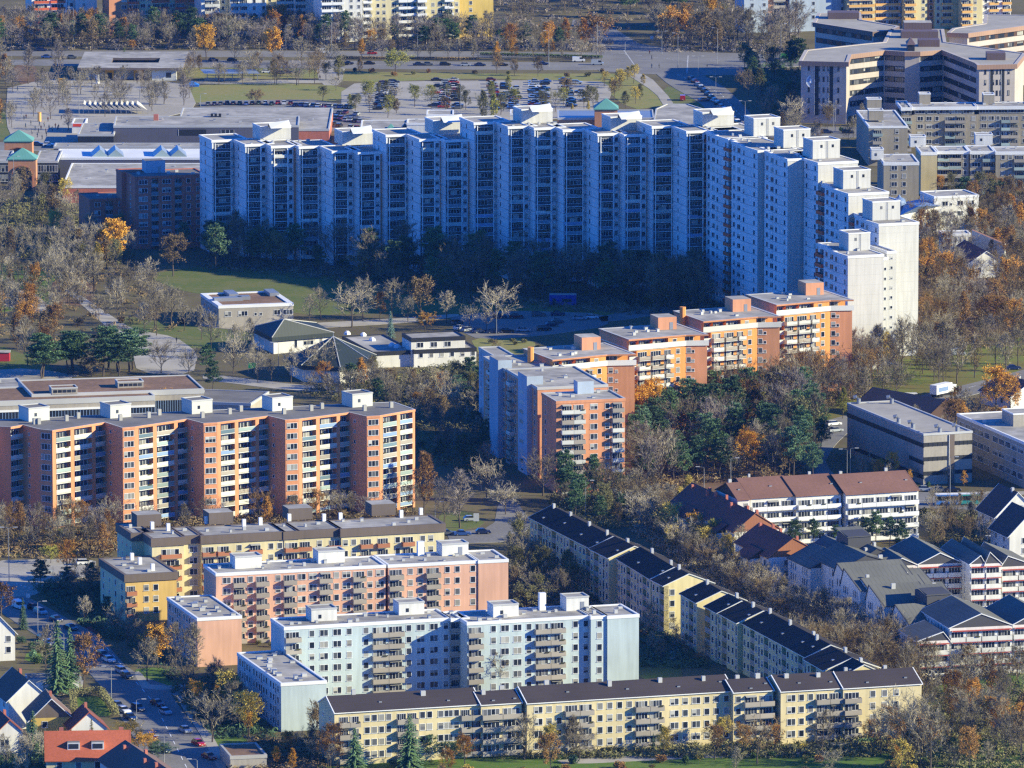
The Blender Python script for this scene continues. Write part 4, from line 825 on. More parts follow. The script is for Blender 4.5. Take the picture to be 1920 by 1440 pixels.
# ================================================================ grey terraced apartments, white school, chapel
def grey_right():
    st = dict(panel=['glasspanel2', 'panel_grey'], slab='slab', bd=1.3); h = 14.6
    T = Thing('apartment_block', 'grey beige apartment row with glazed set-back top floor below the stone offices', 'apartment building', W(1800, 275))
    for i, (A, bx, D, sp) in enumerate((((1710, 202), 1832, 13, '. d d a . B B . a'), ((1832, 201), 1930, 13, '. d d a B B . d'), ((1690, 203), 1710, 20, 'B:3'))):
        p = rect(A, bx, h, D, 3); walls(T, p, h-2.6, 'beige_grey', {1: sp}, 4, 2.8, st=st, first=.6); q = inset(p, .9); walls(T, q, h, 'beige_grey', {1: 'o o o o o' if i < 2 else 'o'}, 1, 2.6, z0=h-2.7); flat_roof(T, p, h, rim='white', fascia=.9); vents(T, p, h, 4, 11)
    p = rect((1629, 238), 1702, h-.6, 46, 3); walls(T, p, h-.6, 'beige_grey', {1: '. B . . . a . .', 2: 'B . B . B . B'}, 5, 2.8, st=st); flat_roof(T, p, h-.6, rim='white'); vents(T, p, h-.6, 5, 12)
    for x, y, w_ in ((1626, 205, 5.2), (1629, 226, 5.2), (1724, 195, 4), (1844, 196, 4)): rbox(T, 'roof_housing', x, y, h, w_, 5, 3.6, 'beige_grey', phi=3, rim='white', top='gravel')
    T.done()
    T = Thing('apartment_block', 'grey beige apartment block stepping forward with white roof huts above the white school', 'apartment building', W(1740, 375))
    h = 15; 
    for i, (A, bx, D, sp) in enumerate((((1657, 306), 1723, 22, '. d a . .'), ((1727, 287), 1757, 18, '. .'), ((1758, 285), 1817, 14, 'L L a'), ((1819, 285), 1865, 16, 't B'), ((1867, 286), 1940, 14, '. a a B B'))):
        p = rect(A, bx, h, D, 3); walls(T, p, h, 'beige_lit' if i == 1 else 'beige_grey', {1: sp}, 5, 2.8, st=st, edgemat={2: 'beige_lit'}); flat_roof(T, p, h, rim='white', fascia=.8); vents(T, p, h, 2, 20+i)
    for x, y, w_ in ((1634, 300, 4.2), (1707, 276, 5.4), (1829, 272, 6)): rbox(T, 'roof_housing', x, y, h, w_, 5, 3.6, 'white_wall', phi=3, rim='white', top='gravel', win=1)
    T.done()
    p = rect((1752, 370), 1835, 12.6, 14, 17); simple('school', 'white three-storey school with window bands behind the chapel', 'school', p, 12.6, 'white_wall', {1: '. . d s . d . d .'}, 3, 3.4, rim='white', nv=2)
    p = pxpoly([(1700, 379), (1688, 404), (1766, 385), (1748, 369)], 9.5); T = Thing('chapel', 'white chapel with blue metal roof and small silver dome', 'church', cen(p)); walls(T, p, 9.5, 'white_wall', {1: '. . . . p . .'}, 2, 3.4)
    pyramid(T, p, 9.5, W(1722, 382, 13), 2.6, 'bluegrey_roof', over=.5); q = W(1686, 383, 9.5); c = MB(); r = 2.5
    c.tube([(q[0], q[1], 0), (q[0], q[1], 9.5)]+[(q[0], q[1], 9.5+r*sin(R(a))) for a in (15, 35, 55, 75)]+[(q[0], q[1], 12.8)], [r, r]+[r*cos(R(a)) for a in (15, 35, 55, 75)]+[.15], 'bluegrey_roof', 12); T.part('dome', c, smooth=False); T.done()
    house('white church with long purple-brown roof sloping to the road', (1811, 498), 1887, 4.2, 26, 12, 4.4, 'roof_tile_dark', 'white_wall', front='. a . a', side='.', name='church', cat='church', nf=1, nch=0, gm='white_wall', trim='white')
    p = rect((1822, 440), 1884, 9, 2, -12); c = MB(); T = Thing('church_wall', 'tall pale free-standing wall slanting down behind the purple-brown roof', 'wall', cen(p)); a, b = p[1], p[2]
    for f in (1,): c.face([(*p[1], 0), (*p[2], 0), (*p[2], 6.2), (*p[1], 10.5)], 'panel_pale'); c.face([(*p[0], 0), (*p[1], 0), (*p[1], 10.5), (*p[0], 10.5)], 'panel_pale'); c.face([(*p[1], 10.5), (*p[2], 6.2), (*p[3], 6.2), (*p[0], 10.5)], 'roof_redbrown'); c.face([(*p[2], 0), (*p[3], 0), (*p[3], 6.2), (*p[2], 6.2)], 'panel_pale')
    T.part('wall', c); T.done()
    p = rect((1768, 440), 1820, 8.5, 8, 6); simple('church_hall', 'curved white church hall with a row of slim windows', 'church', p, 8.5, 'white_wall', {1: '. n . n . n . n . n . n'}, 1, 3, rim='white')
grey_right()
# ================================================================ far top rows
def far_rows():
    h = 27; st = dict(panel='panel_orange', slab='white', bd=1.3)
    def blk(label, A, bx, sp, wall, panel, phi=14, D=14, em=None, sec=None, nf=9):
        p = rect(A, bx, 0, D, phi); T = Thing('apartment_block', label, 'apartment building', cen(p))
        if isinstance(sp, str): sp = [(A[0], bx, sp)]
        n = len(sp)
        for k, (x0, x1, s) in enumerate(sp):
            t = (x0-A[0])/(bx-A[0]); y = A[1]-t*(bx-A[0])*.03; p = rect((x0, y-(k % 2)*1.2), x1, 0, D, phi)
            walls(T, p, h, wall if isinstance(wall, str) else wall[k % len(wall)], {1: s}, nf, 2.8, st=dict(panel=panel, slab='white', bd=1.3), edgemat=em); flat_roof(T, p, h)
        T.done()
    blk('far white and orange balcony block at the top corner', (60, 64), 180, [(60, 126, '|:.5@white B |:.4@white B |:.5@white'), (127, 142, 'a'), (142, 182, '. a . .')], 'white_wall', 'panel_orange')
    blk('far salmon and yellow balcony block beside the white and orange one', (205, 66), 372, [(205, 262, '. . . d B |'), (262, 330, 'd a B B d'), (330, 372, 'B . B')], ['salmon', 'pale_yellow', 'salmon'], 'panel_orange')
    blk('far white block with grey balconies, mostly behind pines', (378, 70), 600, [(378, 412, '. B B'), (412, 432, 'a .'), (432, 500, 'B B . a . a'), (500, 552, 'a . B B'), (552, 600, 'B . a')], ['white_wall', 'cream2'], 'panel_pale')
    blk('far pale yellow block with white balconies and a plain yellow end wall', (602, 80), 925, [(602, 680, 'B B . a a'), (680, 780, 'B . a a . d B B'), (782, 862, 'B . a d B a'), (862, 925, '. a . . .')], ['white_wall', 'pale_yellow', 'cream2', 'yellow'], 'white')
    blk('far pale block with dark red stripes in the shade', (1395, 62), 1588, [(1395, 1440, '. a . a'), (1440, 1480, '. B .'), (1480, 1560, 'a . a . .'), (1560, 1588, '. a')], ['stair_blue', 'brick_orange', 'stair_blue'], 'panel_grey')  # bluish wall tone puts the shade on this pale block into its colour
    blk('far cream block with orange balconies next to the stone offices', (1588, 58), 1695, [(1588, 1640, '|:.3 B B |:.3'), (1640, 1695, 'B B .')], ['pale_yellow', 'stair_blue'], 'panel_yellow')
    blk('far cream block with orange balconies and brick stripes', (1695, 56), 1800, [(1695, 1738, 'B . a'), (1738, 1752, 'a@brick_orange'.replace('@', ':2@')), (1752, 1800, 'a B . .')], ['cream2', 'brick_orange', 'cream2'], 'panel_yellow')
    blk('far cream block with orange balconies at the top edge', (1802, 56), 1895, [(1802, 1842, 'B a .'), (1842, 1895, 'a B . B')], ['cream2', 'white_wall'], 'panel_yellow')
far_rows()
# ================================================================ small houses
def houses():
    house('white house with orange tiled roof at the corner of the shaded street', (-50, 1189), 28, 7, 13, 15, 5.5, 'roof_tile', 'white_wall', front='. a . a', axis='v')
    house('white house with dark roof and brick chimney behind the yellow one', (16, 1313), 92, 7, 16, 17, 4.4, 'roof_tile_brown', 'white_wall', front='. .', side='. a . a .')
    T = house('yellow house with dark grey boarded gable and skylights', (59, 1347), 134, 5.6, 11, 10, 4.4, 'roof_tile_brown', 'yellow', front='. a . . .', gm='fascia_brown', over=1.0, nf=1)
    house('white house with red-brown roof and big gable window at the lower edge', (-14, 1381), 50, 5, 12, 15, 3.6, 'roof_tile_dark', 'white_wall', front='. d . a', trim='roof_tile', nf=1)
    T, p, rg, u, v, L, D = house('long house with bright red tiled roof and two dormers', (87, 1423), 243, 5, 12, 4, 5.0, 'roof_tile', 'pale_yellow', front='. a . a . a . a .', axis='u', nch=3, trim='roof_tile', nf=1, done=False)
    for s in (.33, .62):
        q = rg(L*s, D*.16); M = mbrot(uv(4)[0], uv(4)[1], q, q[2]); c = MB(); c.box(-1.4, -.2, -.4, 1.4, 3, 1.5, 'white_wall', 'gravel_dark', M=M); c.box(-1.1, -.26, .1, 1.1, -.21, 1.2, 'glass', M=M); T.part('dormer', c)
    T.done()
    house('small house with red-brown roof tucked behind the long red roof', (134, 1366), 200, 4.5, 9, 12, 3.6, 'roof_tile_dark', 'white_wall', front='. a .', trim='roof_tile', nf=1)
    house('dark-roofed row house at the lower edge beside the street', (268, 1478), 0, 6, 34, 19, 3.6, 'roof_tile_brown', 'white_wall', front='a . a', wid=12, nch=4, trim='roof_redbrown')
    p = rect((48, 1276), 152, 2.7, 7, 4); T = simple('garage_row', 'row of white-doored garages with dark flat roof', 'garage', p, 2.7, 'concrete', top='gravel_dark', rim='slab', done=False)
    for i in range(6): strip(T, p, 1, .03+.16*i, .16+.16*i, .1, 2.2, 'white', name='garage_door', out=.03)
    T.done()
    p = rect((432, 1420), 500, 3, 14, 12); simple('garage', 'low garage with weedy flat roof between street and cream row', 'garage', p, 3, 'concrete', top='roof_brown_gravel', rim='slab')
    house('white house with steep black roof beside the bus stop', (1868, 968), 0, 6, 14, 17, 6.0, 'roof_dark', 'white_wall', front='. a . a', wid=12, nch=2)
    house('white house with steep black roof below the other black-roofed one', (1893, 1004), 0, 6, 14, 17, 6.0, 'roof_dark', 'white_wall', front='. a . a', wid=12, nch=2)
    house('low barn-like house with brown roof by the lorry', (1742, 778), 0, 3.4, 30, 40, 3.6, 'roof_tile_brown', 'wood_dark', front='. .', wid=12, nch=0, name='barn', cat='barn', nf=1, side='.', gm='wood_dark', trim='wood_dark')
    house('low white-gabled house behind the yellow larch', (1895, 745), 0, 4, 16, 30, 4, 'roof_redbrown', 'white_wall', front='. a', wid=14, nch=1, nf=1)
    T = Thing('container', 'dark blue flat-roofed container hut in the shadow of the crescent', 'hut', W(1053, 566)); q = W(1030, 572); c = MB(); M = mbrot((1, 0), (0, 1), q, 0); mat('hut_blue', '2c3f9a'); c.box(0, 0, 0, 8.5, 4, 3.2, 'hut_blue', 'slab', M=M); T.part('body', c)
    c = MB(); c.box(1, -.03, 0, 2, -.005, 2.1, 'dark', M=M); c.box(4, -.03, 1, 7, -.005, 2, 'glass', M=M); T.part('door', c)
houses()
# ---------------------------------------------------------------- ground
def ground_mat(name, c1, c2, c3, s1=0.05, s2=0.6, rough=.95, fine=.15):
    m, t, b = _nodes(name); g = t.nodes.new('ShaderNodeNewGeometry'); pos = g.outputs['Position']
    n1 = _noise(t, s1, pos, 5); n2 = _noise(t, s2, pos, 5)
    def mix(f, a, b_):
        x = t.nodes.new('ShaderNodeMixRGB'); t.links.new(f, x.inputs[0])
        for i, q in ((1, a), (2, b_)):
            if isinstance(q, tuple): x.inputs[i].default_value = q
            else: t.links.new(q, x.inputs[i])
        return x.outputs[0]
    c = mix(_range(t, n1, 0, 1, .42, .58), lin(c1), lin(c2)); c = mix(_range(t, n2, 0, .8, .5, .7), c, lin(c3))
    f = _range(t, _noise(t, 2.5, pos, 3), 1-fine, 1+fine); t.links.new(_scale(t, c, f), b.inputs['Base Color']); b.inputs['Roughness'].default_value = rough; b.inputs['Specular IOR Level'].default_value = .1
    MATS[name] = m
ground_mat('g_base', '6e6448', '625842', '5c6038'); ground_mat('g_lawn', '5c6836', '686c3e', '756f48', .07, .5); ground_mat('g_straw', '86804c', '7d8048', '94885c', .06, .5)
ground_mat('g_green', '54702e', '5f7434', '70743e', .1, .8); ground_mat('g_park', '6e6a38', '6a7436', '7c6238', .08, .7); ground_mat('g_leaf', '75604a', '6b5540', '7c5840', .15, .8)
ground_mat('g_asphalt', '807d78', '75726e', '8a8782', .05, 1.2, .9, .07); ground_mat('g_pale', 'a39d92', '989286', 'aea89c', .05, 1.0, .9, .06); ground_mat('g_path', 'aaa498', '9c968a', 'a8a090', .1, .8, .9, .08)
ground_mat('g_redleaf', '8a4038', '7a4438', '94503c', .3, 1.5)
mat('kerb', 'b0aea8', .9); mat('paint_white', 'dcdcdc', .7)
def sheet(name, pts, z, m, kerb=False):
    q = [W(x, y, 0) for x, y in pts]
    a = sum(q[i][0]*q[(i+1) % len(q)][1]-q[(i+1) % len(q)][0]*q[i][1] for i in range(len(q)))
    if a < 0: q.reverse()
    # soften the outline: subdivide once with a little noise-free corner cutting
    r = []
    for i in range(len(q)):
        p0, p1 = q[i], q[(i+1) % len(q)]; r += [(p0[0]*.8+p1[0]*.2, p0[1]*.8+p1[1]*.2), (p0[0]*.2+p1[0]*.8, p0[1]*.2+p1[1]*.8)]
    c = MB(); c.prism(r, -.05, z, 'kerb' if kerb else m, m); return tag(obj(name, c.mesh(name)), kind='structure')
c = MB(); c.face([(-3800, -2900, 0), (3800, -2900, 0), (3800, 6000, 0), (-3800, 6000, 0)], 'g_base'); tag(obj('ground', c.mesh('ground')), kind='structure')
for i, (n, m, z, pts) in enumerate((
 ('lawn', 'g_straw', .03, [(350, 160), (500, 156), (650, 160), (650, 190), (500, 193), (352, 196)]), ('lawn', 'g_straw', .035, [(600, 134), (900, 138), (1150, 138), (1190, 140), (1240, 172), (1252, 198), (1180, 206), (1120, 155), (900, 146), (640, 156)]),
 ('lawn', 'g_straw', .04, [(345, 125), (640, 128), (640, 146), (350, 150)]),
 ('lawn', 'g_lawn', .03, [(270, 515), (400, 497), (600, 515), (880, 548), (1180, 590), (1130, 600), (850, 590), (700, 588), (560, 592), (480, 560), (340, 548)]), ('lawn', 'g_green', .03, [(-20, 490), (90, 500), (180, 560), (60, 575), (-20, 590)]),
 ('lawn', 'g_lawn', .034, [(215, 590), (360, 612), (480, 622), (470, 650), (380, 655), (240, 640)]), ('lawn', 'g_lawn', .03, [(-20, 640), (110, 690), (60, 712), (-20, 712)]),
 ('lawn', 'g_straw', .036, [(880, 632), (1000, 636), (1010, 662), (900, 668)]), ('lawn', 'g_park', .03, [(1380, 800), (1480, 740), (1620, 690), (1930, 610), (1930, 700), (1700, 752), (1560, 790), (1480, 830), (1400, 850)]),
 ('lawn', 'g_lawn', .03, [(820, 962), (880, 958), (915, 985), (830, 1000)]), ('lawn', 'g_green', .03, [(245, 1256), (300, 1250), (350, 1268), (345, 1286), (280, 1288)]), ('lawn', 'g_green', .036, [(137, 1308), (190, 1304), (218, 1342), (140, 1346)]),
 ('lawn', 'g_green', .03, [(385, 1382), (470, 1380), (455, 1402), (395, 1405)]), ('lawn', 'g_green', .033, [(560, 1404), (900, 1412), (1300, 1408), (1720, 1385), (1930, 1385), (1930, 1480), (560, 1480)]),
 ('lawn', 'g_green', .03, [(1690, 1290), (1800, 1258), (1930, 1245), (1930, 1330), (1740, 1345)]), ('lawn', 'g_park', .03, [(1180, 1120), (1300, 1270), (1200, 1280), (1120, 1180)]), ('lawn', 'g_green', .03, [(50, 1222), (100, 1228), (96, 1245), (45, 1240)]),
 ('lawn', 'g_park', .026, [(-20, 1000), (220, 985), (200, 1040), (-20, 1045)]), ('lawn', 'g_lawn', .03, [(-20, 205), (20, 205), (24, 262), (-20, 262)]), ('lawn', 'g_lawn', .02, [(1240, 160), (1300, 172), (1325, 205), (1290, 215), (1262, 200)]),
 ('leaf_litter_ground', 'g_leaf', .05, [(25, 120), (65, 120), (78, 155), (30, 158)]), ('leaf_litter_ground', 'g_redleaf', .05, [(147, 1171), (195, 1169), (192, 1187), (160, 1189)]), ('leaf_litter_ground', 'g_leaf', .045, [(100, 520), (180, 530), (175, 575), (90, 570)]),
 ('leaf_litter_ground', 'g_leaf', .028, [(1180, 800), (1540, 800), (1480, 930), (1180, 960)]), ('leaf_litter_ground', 'g_leaf', .025, [(1720, 480), (1930, 470), (1930, 620), (1720, 640)]))): sheet(n, pts, z, m)
for n, m, z, pts, k in (
 ('road', 'g_asphalt', .06, [(-60, 94), (1160, 97), (1160, 108), (-60, 106)], 1), ('road', 'g_asphalt', .07, [(-60, 111), (640, 114), (1160, 118), (1200, 120), (1200, 132), (640, 129), (-60, 122)], 1),
 ('road', 'g_asphalt', .08, [(1110, 80), (1140, 72), (1200, 82), (1290, 98), (1600, 104), (1600, 117), (1430, 130), (1400, 141), (1300, 141), (1180, 138), (1110, 132)], 1), ('road', 'g_asphalt', .05, [(1120, 90), (1215, 92), (1130, 40), (1060, 36)], 1),
 ('road', 'g_asphalt', .09, [(1225, 134), (1310, 136), (1370, 170), (1450, 262), (1385, 262), (1318, 196), (1255, 160)], 1), ('road', 'g_asphalt', .05, [(1440, 238), (1700, 238), (1700, 255), (1440, 262)], 1),
 ('pavement', 'g_pale', .1, [(1170, 136), (1215, 140), (1262, 190), (1262, 206), (1245, 200), (1230, 175)], 1),
 ('car_park', 'g_pale', .06, [(640, 158), (760, 152), (1120, 150), (1150, 165), (1130, 222), (640, 232)], 1), ('car_park', 'g_asphalt', .065, [(370, 189), (640, 186), (700, 246), (560, 246), (520, 205), (380, 206)], 1),
 ('plaza', 'g_pale', .1, [(15, 150), (348, 148), (372, 205), (300, 222), (210, 225), (200, 262), (30, 275), (10, 230)], 1), ('pavement', 'g_pale', .055, [(350, 150), (640, 150), (640, 155), (352, 158)], 1), ('pavement', 'g_pale', .06, [(590, 112), (650, 112), (640, 160), (600, 160)], 1),
 ('road', 'g_asphalt', .05, [(-40, 268), (120, 262), (108, 282), (-40, 285)], 1), ('footpath', 'g_path', .06, [(112, 536), (124, 535), (205, 590), (250, 618), (330, 632), (372, 662), (362, 702), (258, 700), (246, 655), (192, 606)], 0),
 ('footpath', 'g_path', .05, [(380, 604), (480, 612), (760, 596), (860, 588), (860, 594), (760, 606), (480, 622), (375, 612)], 0), ('footpath', 'g_path', .05, [(-40, 540), (60, 545), (100, 580), (70, 590), (-40, 560)], 0), ('footpath', 'g_path', .05, [(-40, 695), (60, 690), (170, 708), (-40, 716)], 0),
 ('footpath', 'g_path', .056, [(470, 640), (560, 655), (560, 664), (470, 655)], 0), ('footpath', 'g_path', .056, [(380, 700), (560, 722), (700, 730), (700, 738), (540, 732), (380, 712)], 0),
 ('car_park', 'g_asphalt', .06, [(845, 592), (950, 582), (1140, 588), (1140, 612), (1030, 628), (900, 638), (850, 615)], 1), ('road', 'g_asphalt', .06, [(1120, 592), (1300, 570), (1300, 580), (1130, 606)], 1),
 ('road', 'g_asphalt', .07, [(1465, 812), (1560, 786), (1700, 748), (1850, 712), (1940, 688), (1940, 706), (1860, 732), (1712, 768), (1610, 792), (1560, 840), (1545, 872), (1600, 920), (1940, 928), (1940, 958), (1580, 950), (1500, 870), (1490, 840)], 1),
 ('road', 'g_asphalt', .06, [(838, 1000), (925, 990), (935, 940), (965, 935), (1000, 985), (960, 1016), (845, 1020)], 1), ('road', 'g_asphalt', .05, [(1175, 968), (1270, 962), (1275, 985), (1190, 985)], 1),
 ('road', 'g_asphalt', .07, [(-20, 1132), (40, 1116), (67, 1127), (150, 1173), (187, 1193), (247, 1262), (333, 1292), (450, 1268), (450, 1284), (330, 1306), (318, 1300), (377, 1380), (430, 1480), (305, 1480), (255, 1390), (213, 1323), (187, 1282), (120, 1215), (50, 1182)], 1),
 ('road', 'g_pale', .06, [(-40, 1052), (180, 1046), (180, 1078), (100, 1094), (60, 1120), (-40, 1125)], 1), ('footpath', 'g_path', .08, [(250, 1262), (262, 1258), (285, 1290), (430, 1272), (430, 1278), (270, 1298)], 1),
 ('pavement', 'g_pale', .1, [(330, 1308), (342, 1304), (402, 1380), (440, 1480), (428, 1480), (380, 1384)], 1), ('footpath', 'g_path', .05, [(1040, 1424), (1300, 1412), (1520, 1405), (1740, 1340), (1700, 1300), (1715, 1296), (1760, 1340), (1530, 1415), (1300, 1422), (1060, 1434)], 0),
 ('pavement', 'g_pale', .05, [(1195, 1195), (1300, 1200), (1290, 1240), (1200, 1230)], 1), ('pavement', 'g_pale', .05, [(-40, 1285), (160, 1270), (150, 1300), (-40, 1320)], 1), ('pavement', 'g_pale', .05, [(1720, 925), (1930, 920), (1930, 928), (1730, 932)], 1)): sheet(n, pts, z, m, bool(k))
def lines(pts, w_, z, dash=0, name='road_marking'):
    q = [Vector(W(x, y, 0)) for x, y in pts]; c = MB()
    for i in range(len(q)-1):
        d = q[i+1]-q[i]; L = d.length; d /= L; nr = Vector((-d.y, d.x))*w_/2; s = 0
        while s < L:
            e = min(L, s+(dash or L)); a, b = q[i]+d*s, q[i]+d*e
            c.face([(a.x-nr.x, a.y-nr.y, z), (b.x-nr.x, b.y-nr.y, z), (b.x+nr.x, b.y+nr.y, z), (a.x+nr.x, a.y+nr.y, z)], 'paint_white'); s = e+(dash*1.2 if dash else 1)
    tag(obj(name, c.mesh(name)), kind='structure')
lines([(-40, 117), (640, 121), (1160, 125)], .25, .1, 6); lines([(1160, 100), (1290, 115), (1560, 111)], .25, .12, 4); lines([(1270, 140), (1350, 175), (1415, 245)], .25, .12, 4); lines([(60, 1140), (200, 1215), (290, 1320), (350, 1440)], .2, .1, 4)
lines([(1490, 806), (1700, 757), (1930, 698)], .2, .1, 4); lines([(1600, 936), (1930, 944)], .2, .1, 4); lines([(1170, 95), (1195, 130)], .5, .12, 1.2); lines([(1290, 105), (1288, 138)], .5, .12, 1.2)
lines([(0, 1066), (170, 1060)], .25, .1, 3); lines([(30, 1095), (75, 1110)], .5, .1, 1)
# ---------------------------------------------------------------- trees
mat('bark', '5a5046', .9, rand=.1); mat('bark_pale', '8c857a', .9)
def leafmat(name, rough=.8, trans=.0, rr=.35):
    m, t, b = _nodes(name); oi = t.nodes.new('ShaderNodeObjectInfo'); g = t.nodes.new('ShaderNodeNewGeometry')
    f = _range(t, g.outputs['Random Per Island'], 1-rr, 1+rr, 0, 1); f = _math(t, 'MULTIPLY', f, _range(t, _noise(t, .55, g.outputs['Position'], 2), .75, 1.2))
    t.links.new(_scale(t, oi.outputs['Color'], f), b.inputs['Base Color']); b.inputs['Roughness'].default_value = rough; b.inputs['Specular IOR Level'].default_value = .15
    MATS[name] = m
leafmat('leaf'); leafmat('twig', .9, rr=.2); leafmat('needle', .7, rr=.3)
def rot_about(d, ang, roll, r):
    u = d.orthogonal().normalized(); v = d.cross(u); a = u*cos(roll)+v*sin(roll); return (d*cos(ang)+a*sin(ang)).normalized()
def skeleton(r, H, style):
    "returns trunk tubes and the list of outer twig segments (point, direction, length)"
    tubes, twigs = [], []
    spread, up, first = dict(oval=(.74, .35, .2), wide=(1.05, .15, .26), tall=(.52, .7, .13), vase=(.72, .45, .26))[style]
    lean = Vector((r.uniform(-.04, .04), r.uniform(-.04, .04), 1)).normalized(); th = H*(.82 if style != 'wide' else .6)
    pts = [Vector((0, 0, -.1))]+[lean*(th*k/4)+Vector((r.uniform(-.12, .12), r.uniform(-.12, .12), 0)) for k in range(1, 5)]
    rad = [H*.016, H*.013, H*.010, H*.006, H*.002]; tubes.append((pts, rad))
    def at(t): k = min(3, int(t*4)); f = t*4-k; return pts[k].lerp(pts[k+1], f)
    n1 = 13 if style != 'tall' else 16
    for i in range(n1):
        t = first+(1-first)*(i+r.random()*.6)/n1; p = at(min(t, .99)); roll = i*2.4+r.uniform(-.4, .4)
        env = sin(pi*min(1, (t-first)/(1-first)*.8+.22)); L = H*spread*.5*(.45+.75*env)*r.uniform(.8, 1.15)
        d = rot_about(Vector((0, 0, 1)), (1.15-.55*t-up*.35), roll, r)
        q = [p]; dd = d.copy()
        for k in range(3): dd = (dd+Vector((r.uniform(-.18, .18), r.uniform(-.18, .18), .12+up*.2))).normalized(); q.append(q[-1]+dd*L/3)
        tubes.append((q, [H*.0055, H*.004, H*.0028, H*.001]))
        for k in range(7):
            s = .25+.75*(k+r.random())/7; kk = min(2, int(s*3)); b = q[kk].lerp(q[kk+1], s*3-kk); d2 = rot_about((q[kk+1]-q[kk]).normalized(), r.uniform(.4, .95), r.uniform(0, 6.28), r); d2.z += .15; d2.normalize()
            l2 = L*.42*r.uniform(.6, 1.2)*(1.15-s*.5); e = b+d2*l2; twigs.append((b, d2, l2, 0))
            for j in range(5):
                s2 = .3+.7*(j+r.random())/5; b2 = b+d2*l2*s2; d3 = rot_about(d2, r.uniform(.3, .9), r.uniform(0, 6.28), r); d3.z += .12; d3.normalize(); l3 = l2*.55*r.uniform(.6, 1.2); twigs.append((b2, d3, l3, 1))
    return tubes, twigs
def tree_mesh(key, style, seed, leaf=None, H=12.0, dens=1.0, size=.33):
    r = random.Random(seed); tubes, twigs = skeleton(r, H, style); a = MB()
    for p, rd in tubes: a.tube(p, rd, 'bark', 5 if rd[0] > .1 else 3)
    a.lib(key+'_t', 'trunk'); c = MB()
    for b, d, l, lv in twigs:
        u = d.orthogonal().normalized(); v = d.cross(u); w_ = .07 if lv == 0 else .045; o = (u*cos(l*9)+v*sin(l*9))*w_
        e = b+d*l; c.face([b-o, b+o, e], 'twig')
        if not leaf or dens < .6:
            for k in range(4 if lv else 2):
                s = .25+.7*r.random(); f = rot_about(d, r.uniform(.25, .8), r.uniform(0, 6.28), r); ll = r.uniform(.5, 1.0)*H/12; o2 = Vector((r.uniform(-1, 1), r.uniform(-1, 1), r.uniform(-1, 1))).normalized()*.036
                bb = b+d*l*s; c.face([bb-o2, bb+o2, bb+f*ll], 'twig')
    if leaf:
        tips = [t for t in twigs if t[3] == 1]; n = int(3600*dens)
        for k in range(n):
            b, d, l, lv = r.choice(tips); p = b+d*l*r.uniform(.2, 1.1)+Vector((r.gauss(0, .28), r.gauss(0, .28), r.gauss(0, .22)))
            x = Vector((r.gauss(0, 1), r.gauss(0, 1), r.gauss(0, 1))).normalized(); y = x.orthogonal().normalized(); s = size*r.uniform(.6, 1.3)
            c.face([p-x*s*.5, p+y*s*.45, p+x*s*.5, p-y*s*.45], 'leaf')
    c.lib(key+'_c', 'crown')
def pine_mesh(key, seed, H=13.0):
    r = random.Random(seed); a = MB(); pts = [Vector((0, 0, -.1))]
    for k in range(1, 6): pts.append(Vector((r.uniform(-.3, .3), r.uniform(-.3, .3), H*.94*k/5)))
    a.tube(pts, [.2, .17, .14, .11, .07, .03], 'bark', 5); c = MB()
    for i in range(22):
        t = .38+.6*(i+r.random()*.7)/22; roll = i*2.4; k = min(4, int(t*5)); p = pts[k].lerp(pts[k+1], t*5-k)
        L = H*.23*(1.25-t)*1.5*r.uniform(.7, 1.15)*(1 if t > .5 else .8); d = Vector((cos(roll), sin(roll), r.uniform(.05, .4))).normalized(); e = p+d*L; a.tube([p, e], [.05, .02], 'bark', 3)
        for j in range(3):
            q = p.lerp(e, .45+.3*j)+Vector((r.gauss(0, .3), r.gauss(0, .3), .15)); R_ = r.uniform(.7, 1.2)*(1.15-.5*t)
            for m_ in range(62):
                v = Vector((r.gauss(0, 1), r.gauss(0, 1), r.gauss(0, 1))).normalized(); o = q+Vector((v.x*R_, v.y*R_, v.z*R_*.55))*r.uniform(.55, 1); w_ = v.orthogonal().normalized(); s = r.uniform(.25, .5)
                n2 = v.cross(w_); w_ = w_*cos(m_)+n2*sin(m_); c.face([o-w_*.1, o+w_*.1, o+(v+Vector((0, 0, .5))).normalized()*s], 'needle'); c.face([o-v*.1-w_*.17, o+w_*.17, o+v*.14], 'needle')
    a.lib(key+'_t', 'trunk'); c.lib(key+'_c', 'crown')
def spruce_mesh(key, seed, H=13.0, wide=.2):
    r = random.Random(seed); a = MB(); a.tube([(0, 0, -.1), (0, 0, H*.98)], [.18, .02], 'bark', 5); a.lib(key+'_t', 'trunk'); c = MB(); n = 26
    for i in range(n):
        t = .06+.93*i/n; z = H*t; L = H*wide*(1-t)**.85+.15; m_ = 9 if t < .7 else 6
        for j in range(m_):
            ang = j*2*pi/m_+i*.7+r.uniform(-.2, .2); l = L*r.uniform(.75, 1.15); d = Vector((cos(ang), sin(ang), -.22)); s = Vector((-sin(ang), cos(ang), 0)); p = Vector((0, 0, z+r.uniform(-.15, .15)))
            for k in range(6):
                q = p+d*l*(k+.6)/6; w_ = l*.2*(1.1-k/6)+.08; tt = Vector((r.uniform(-.05, .05), r.uniform(-.05, .05), -.1*k/6)); c.face([q-s*w_+tt-d*.1, q+tt*2+d*l*.2, q-d*l*.08+Vector((0, 0, .1))], 'needle'); c.face([q+s*w_+tt-d*.1, q-d*l*.08+Vector((0, 0, .1)), q+tt*2+d*l*.2], 'needle')
    c.lib(key+'_c', 'crown')
